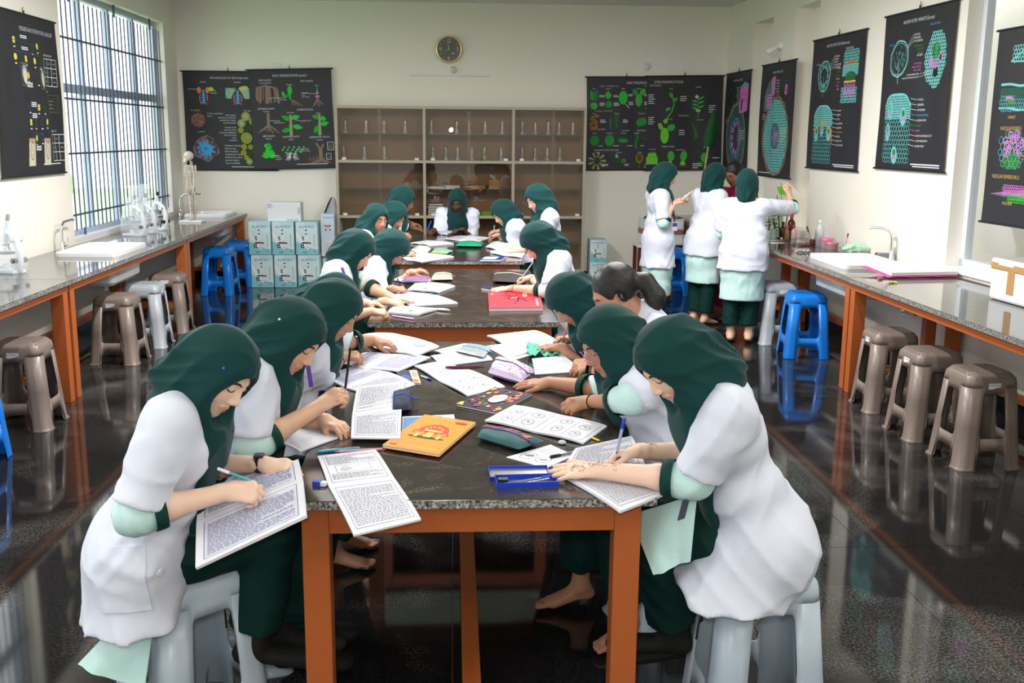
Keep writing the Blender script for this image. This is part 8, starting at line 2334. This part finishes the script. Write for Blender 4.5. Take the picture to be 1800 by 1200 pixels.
b.build('petal', sf, mat('yellow_petal', srgb(216, 190, 96), .6))['kind'] = 'stuff'; MB().tube([(0, 0, .006), (-.05, -.05, .004), (-.06, -.09, .004)], [.004, .003, .002], 6).build('stalk', sf, mat('stalk_grey', srgb(150, 150, 130), .6))
pk = empty('chalk', rx(1547, 491), .3, 'short pink chalk stub near the yellow petal', 'chalk'); MB().tube([(-.018, 0, .008), (.018, 0, .008)], .008, 10).build('stub', pk, mat('pink_chalk', srgb(226, 110, 120), .7)); MB().tube([(.018, 0, .008), (.020, 0, .008)], [.008, .006], 10).build('end', pk, mat('chalk_end', srgb(236, 150, 155), .7))
fx = empty('foam_box', (0, 0, 0), 0, 'styrofoam box with brown tape on the near right bench', 'box'); p = onz(1740, 524, BZ + .001); fx.location = (3.40, p.y - .12, BZ + .001); fx.rotation_euler = (0, 0, .05); x0 = p.x - 3.40
MB().box2((x0, -.36, 0), (x0 + .30, .13, .215)).build('body', fx, FOAM, .018); MB().box2((x0 - .002, -.362, .217), (x0 + .302, .132, .262)).build('lid', fx, FOAM, .012)
TAPE = mat('brown_tape', srgb(196, 150, 96), .25, noise_amt=.08, noise_scale=20)
MB().box2((x0 - .0035, -.3635, .190), (x0 + .302, .1335, .246)).build('tape', fx, TAPE, .012); MB().box2((x0 - .004, -.135, .055), (x0 - .001, -.065, .20)).build('tape', fx, TAPE); MB().box2((x0 - .0045, -.12, .225), (x0 - .003, .04, .25)).build('label', fx, WHITEP); MB().box2((x0 + .02, -.34, .2625), (x0 + .28, .11, .2645)).build('cover_film', fx, mat('clear_film', srgb(190, 192, 194), .2))

# ---- foam trays on the far bench, seen between the standing students
st2 = empty('side_table', (2.52, 12.95, 0), 0, 'small low white table in the far right corner under the foam trays', 'table'); MB().box((0, 0, .50), (.44, .40, .03)).build('top', st2, WHITEP, .004)
for sx in (-1, 1):
    for sy in (-1, 1): MB().box((.19 * sx, .17 * sy, .242), (.04, .04, .484)).build('leg', st2, mat('dark_red_wood', srgb(96, 36, 28), .5))
for k, (z, h, m, lb) in enumerate(((.516, .13, FOAM, 'lowest white foam tray of the stack behind the students'), (.648, .06, mat('terracotta_tray', srgb(170, 110, 90), .6), 'brown tray in the middle of the stack behind the students'), (.710, .13, FOAM, 'topmost white foam tray, filled with soil and sprouts'))):
    t = empty('foam_tray', (2.62, 12.93, z), .05, lb, 'tray', 'stacked trays in the far right corner'); w = .50; b = MB(); b.box((0, 0, .006), (w, .36, .012))
    for a, e in (((-w / 2, -.18, 0), (w / 2, -.165, h)), ((-w / 2, .165, 0), (w / 2, .18, h)), ((-w / 2, -.18, 0), (-w / 2 + .015, .18, h)), ((w / 2 - .015, -.18, 0), (w / 2, .18, h))): b.box2(a, e)
    b.build('shell', t, m); MB().box2((-w / 2 - .008, -.188, h - .012), (w / 2 + .008, -.165, h + .001)).build('rim', t, m)
    if k == 2:
        MB().box2((-w / 2 + .016, -.164, .09), (w / 2 - .016, .164, .115)).build('soil', t, mat('soil', srgb(60, 46, 38), .9)); b = MB(); r = random.Random(2)
        for i in range(60): c = Vector((r.uniform(-.22, .22), r.uniform(-.15, .15), .115)); a = r.uniform(0, 6.28); d = Vector((math.cos(a) * .6, math.sin(a) * .6, 1)) * r.uniform(.03, .05); s_ = Vector((-d.y, d.x, 0)) * .7; b.add([c, c + d * .6 + s_, c + d, c + d * .6 - s_], [(0, 1, 2, 3)])
        b.build('sprout', t, mat('sprout_green', srgb(96, 110, 70), .7))['kind'] = 'stuff'

# ---- small worn things
def band(arm, label_name, r, m, body, beads=False, off=.03):
    S, E, Wt, d = arm[:4]; ax = (Wt - E).normalized(); c = Wt - ax * off; u = ax.orthogonal().normalized(); w = ax.cross(u)
    b = MB(); N = 20
    if beads:
        for k in range(N): b.lathe([(.002, -.0052), (.0045, -.003), (.0052, 0), (.0045, .003), (.002, .0052)], c + (u * math.cos(2 * PI * k / N) + w * math.sin(2 * PI * k / N)) * r, 7)
    else: b.tube([c + (u * math.cos(2 * PI * k / N) + w * math.sin(2 * PI * k / N)) * r for k in range(N)], .0022, 6, False, True)
    o = b.build(label_name, body, m)
    if beads: o['kind'] = 'stuff'
    return o


GOLDB = mat('gold_bangle', (.75, .55, .25), .25, 1.)
PB = {k: v for k, v in PEOPLE.items()}
band(PEN['p1']['R'], 'bead_bracelet', .034, BLACK, PB['p1'], True, .16)
S, E, Wt, d = PEN['p1']['L'][:4]; ax = (Wt - E).normalized(); c = Wt - ax * .01; M_ = Vector((0, 0, 1)).rotation_difference(ax).to_matrix()
MB().lathe([(.0275, -.011), (.029, -.008), (.029, .008), (.0275, .011)], c, 18, M_, False, False).build('watch_strap', PB['p1'], BLACK); MB().box(c + Vector((-.002, -.004, .029)), (.030, .034, .008)).build('watch_face', PB['p1'], BLACK, .003)
band(PEN['p3']['R'], 'wristband', .0285, BLACK, PB['p3'], False, .04); band(PEN['p15']['L'], 'wristband', .0285, BLACK, PB['p15'], False, .035)
band(PEN['p6']['R'], 'bangle', .030, GOLDB, PB['p6'], False, .03); band(PEN['p6']['L'], 'bangle', .030, GOLDB, PB['p6'], False, .03); band(PEN['p13']['L'], 'bangle', .030, GOLDB, PB['p13'], False, .025); band(PEN['p13']['R'], 'bangle', .030, GOLDB, PB['p13'], False, .035)
# henna on the front right student's hands
HEN = mat('henna_stain', srgb(150, 88, 66), .6)
for q, B_ in (('L', BF['p14']), ('R', BF['p14'])):
    S, E, Wt, d, (pp, sv, up, dd) = PEN['p14'][q]; b = MB(); r = random.Random(5)
    for k in range(46):
        a, c = r.uniform(-.07, .07), r.gauss(0, .011); o_ = Wt + dd * a + sv * c + up * .08; p = hit(B_, o_, -up, .12)
        if p is None: continue
        ang = r.uniform(0, 6.28); pts = []
        for j in range(4):
            oo = o_ + (dd * math.cos(ang + j * .8) + sv * math.sin(ang + j * .8)) * .004 * j; h_ = hit(B_, oo, -up, .12)
            if h_ is not None: pts.append(h_ + up * .0004)
        if len(pts) > 2: b.tube(pts, .0007, 4, False)
    if b.v: b.build('henna', PB['p14'], HEN)['kind'] = 'stuff'
# glasses
Pm = HEADM['p15']; b = MB(); PINKM = mat('pink_frame', srgb(190, 130, 150), .25, .4)
for q in (-1, 1):
    n = 14; b.tube([Pm(.106 - .012 * abs(math.cos(2 * PI * k / n)) * (1 if math.cos(2 * PI * k / n) * q > 0 else .2), q * .033 + .024 * math.cos(2 * PI * k / n), -.002 + .018 * math.sin(2 * PI * k / n)) for k in range(n)], .0016, 6, False, True); b.tube([Pm(.094, q * .058, .004), Pm(.04, q * .078, .008)], .0016, 6)
b.tube([Pm(.106, -.010, .002), Pm(.109, 0, .005), Pm(.106, .010, .002)], .0014, 6); b.build('glasses', PB['p15'], PINKM)
# lanyards and the card of the standing student
VIO = mat('violet_ribbon', srgb(86, 44, 150), .5)
def lanyard(body, pts, w=.018, m=VIO, txt=None):
    pts = [V3(p) for p in pts]; sd = Vector((.8, .6, 0)); rb = MB().slab([[p - sd * w / 2, p, p + sd * w / 2] for p in pts], .002).build('lanyard', body, m)
    return rb
b3 = PEOPLE['p3']
lanyard(b3, [at(537, 600, 3.97), at(541, 640, 3.93), at(547, 680, 3.92)])
lanyard(PEOPLE['p5'], [at(601, 470, 6.20), at(609, 492, 6.18), at(620, 520, 6.18)])
lanyard(PEOPLE['s1'], [at(1181, 348, 9.98), at(1184, 375, 9.97), at(1187, 402, 9.97)], .014, mat('navy_ribbon', srgb(30, 40, 80), .5)); 
p = at(1186, 398, 9.955); MB().box(p, (.055, .004, .085), .3).build('id_card', PEOPLE['s1'], mat('card_white', srgb(206, 206, 214), .4)); MB().box(p + Vector((0, -.0026, .018)), (.05, .002, .035), .3).build('card_photo', PEOPLE['s1'], mat('card_violet', srgb(80, 60, 130), .4))
p = at(1200, 880, 2.785); MB().slab([[p + Vector((.012 * i - .006 * j, .01 * i, -.03 * j)) for j in range(3)] for i in range(3)], .003).build('id_card', PEOPLE['p14'], mat('card_dark', srgb(50, 50, 70), .3))
# pins in the headscarves
for key, px in (('p1', (393, 647)), ('p2', (491, 561))):
    d = ray(*px).normalized(); p = hit(HFLD[key], CAM.location, d, 6.) if False else None
    o = at(*px, 2.4 if key == 'p1' else 2.9); p = hit(HFLD[key], o, d, .8)
    if p is not None: MB().lathe([(.001, -.004), (.004, -.002), (.0045, 0), (.003, .003), (.001, .004)], p - d * .002, 8).build('pin', PEOPLE[key], WHITEC if key == 'p2' else mat('blue_pin', srgb(60, 90, 200), .2))
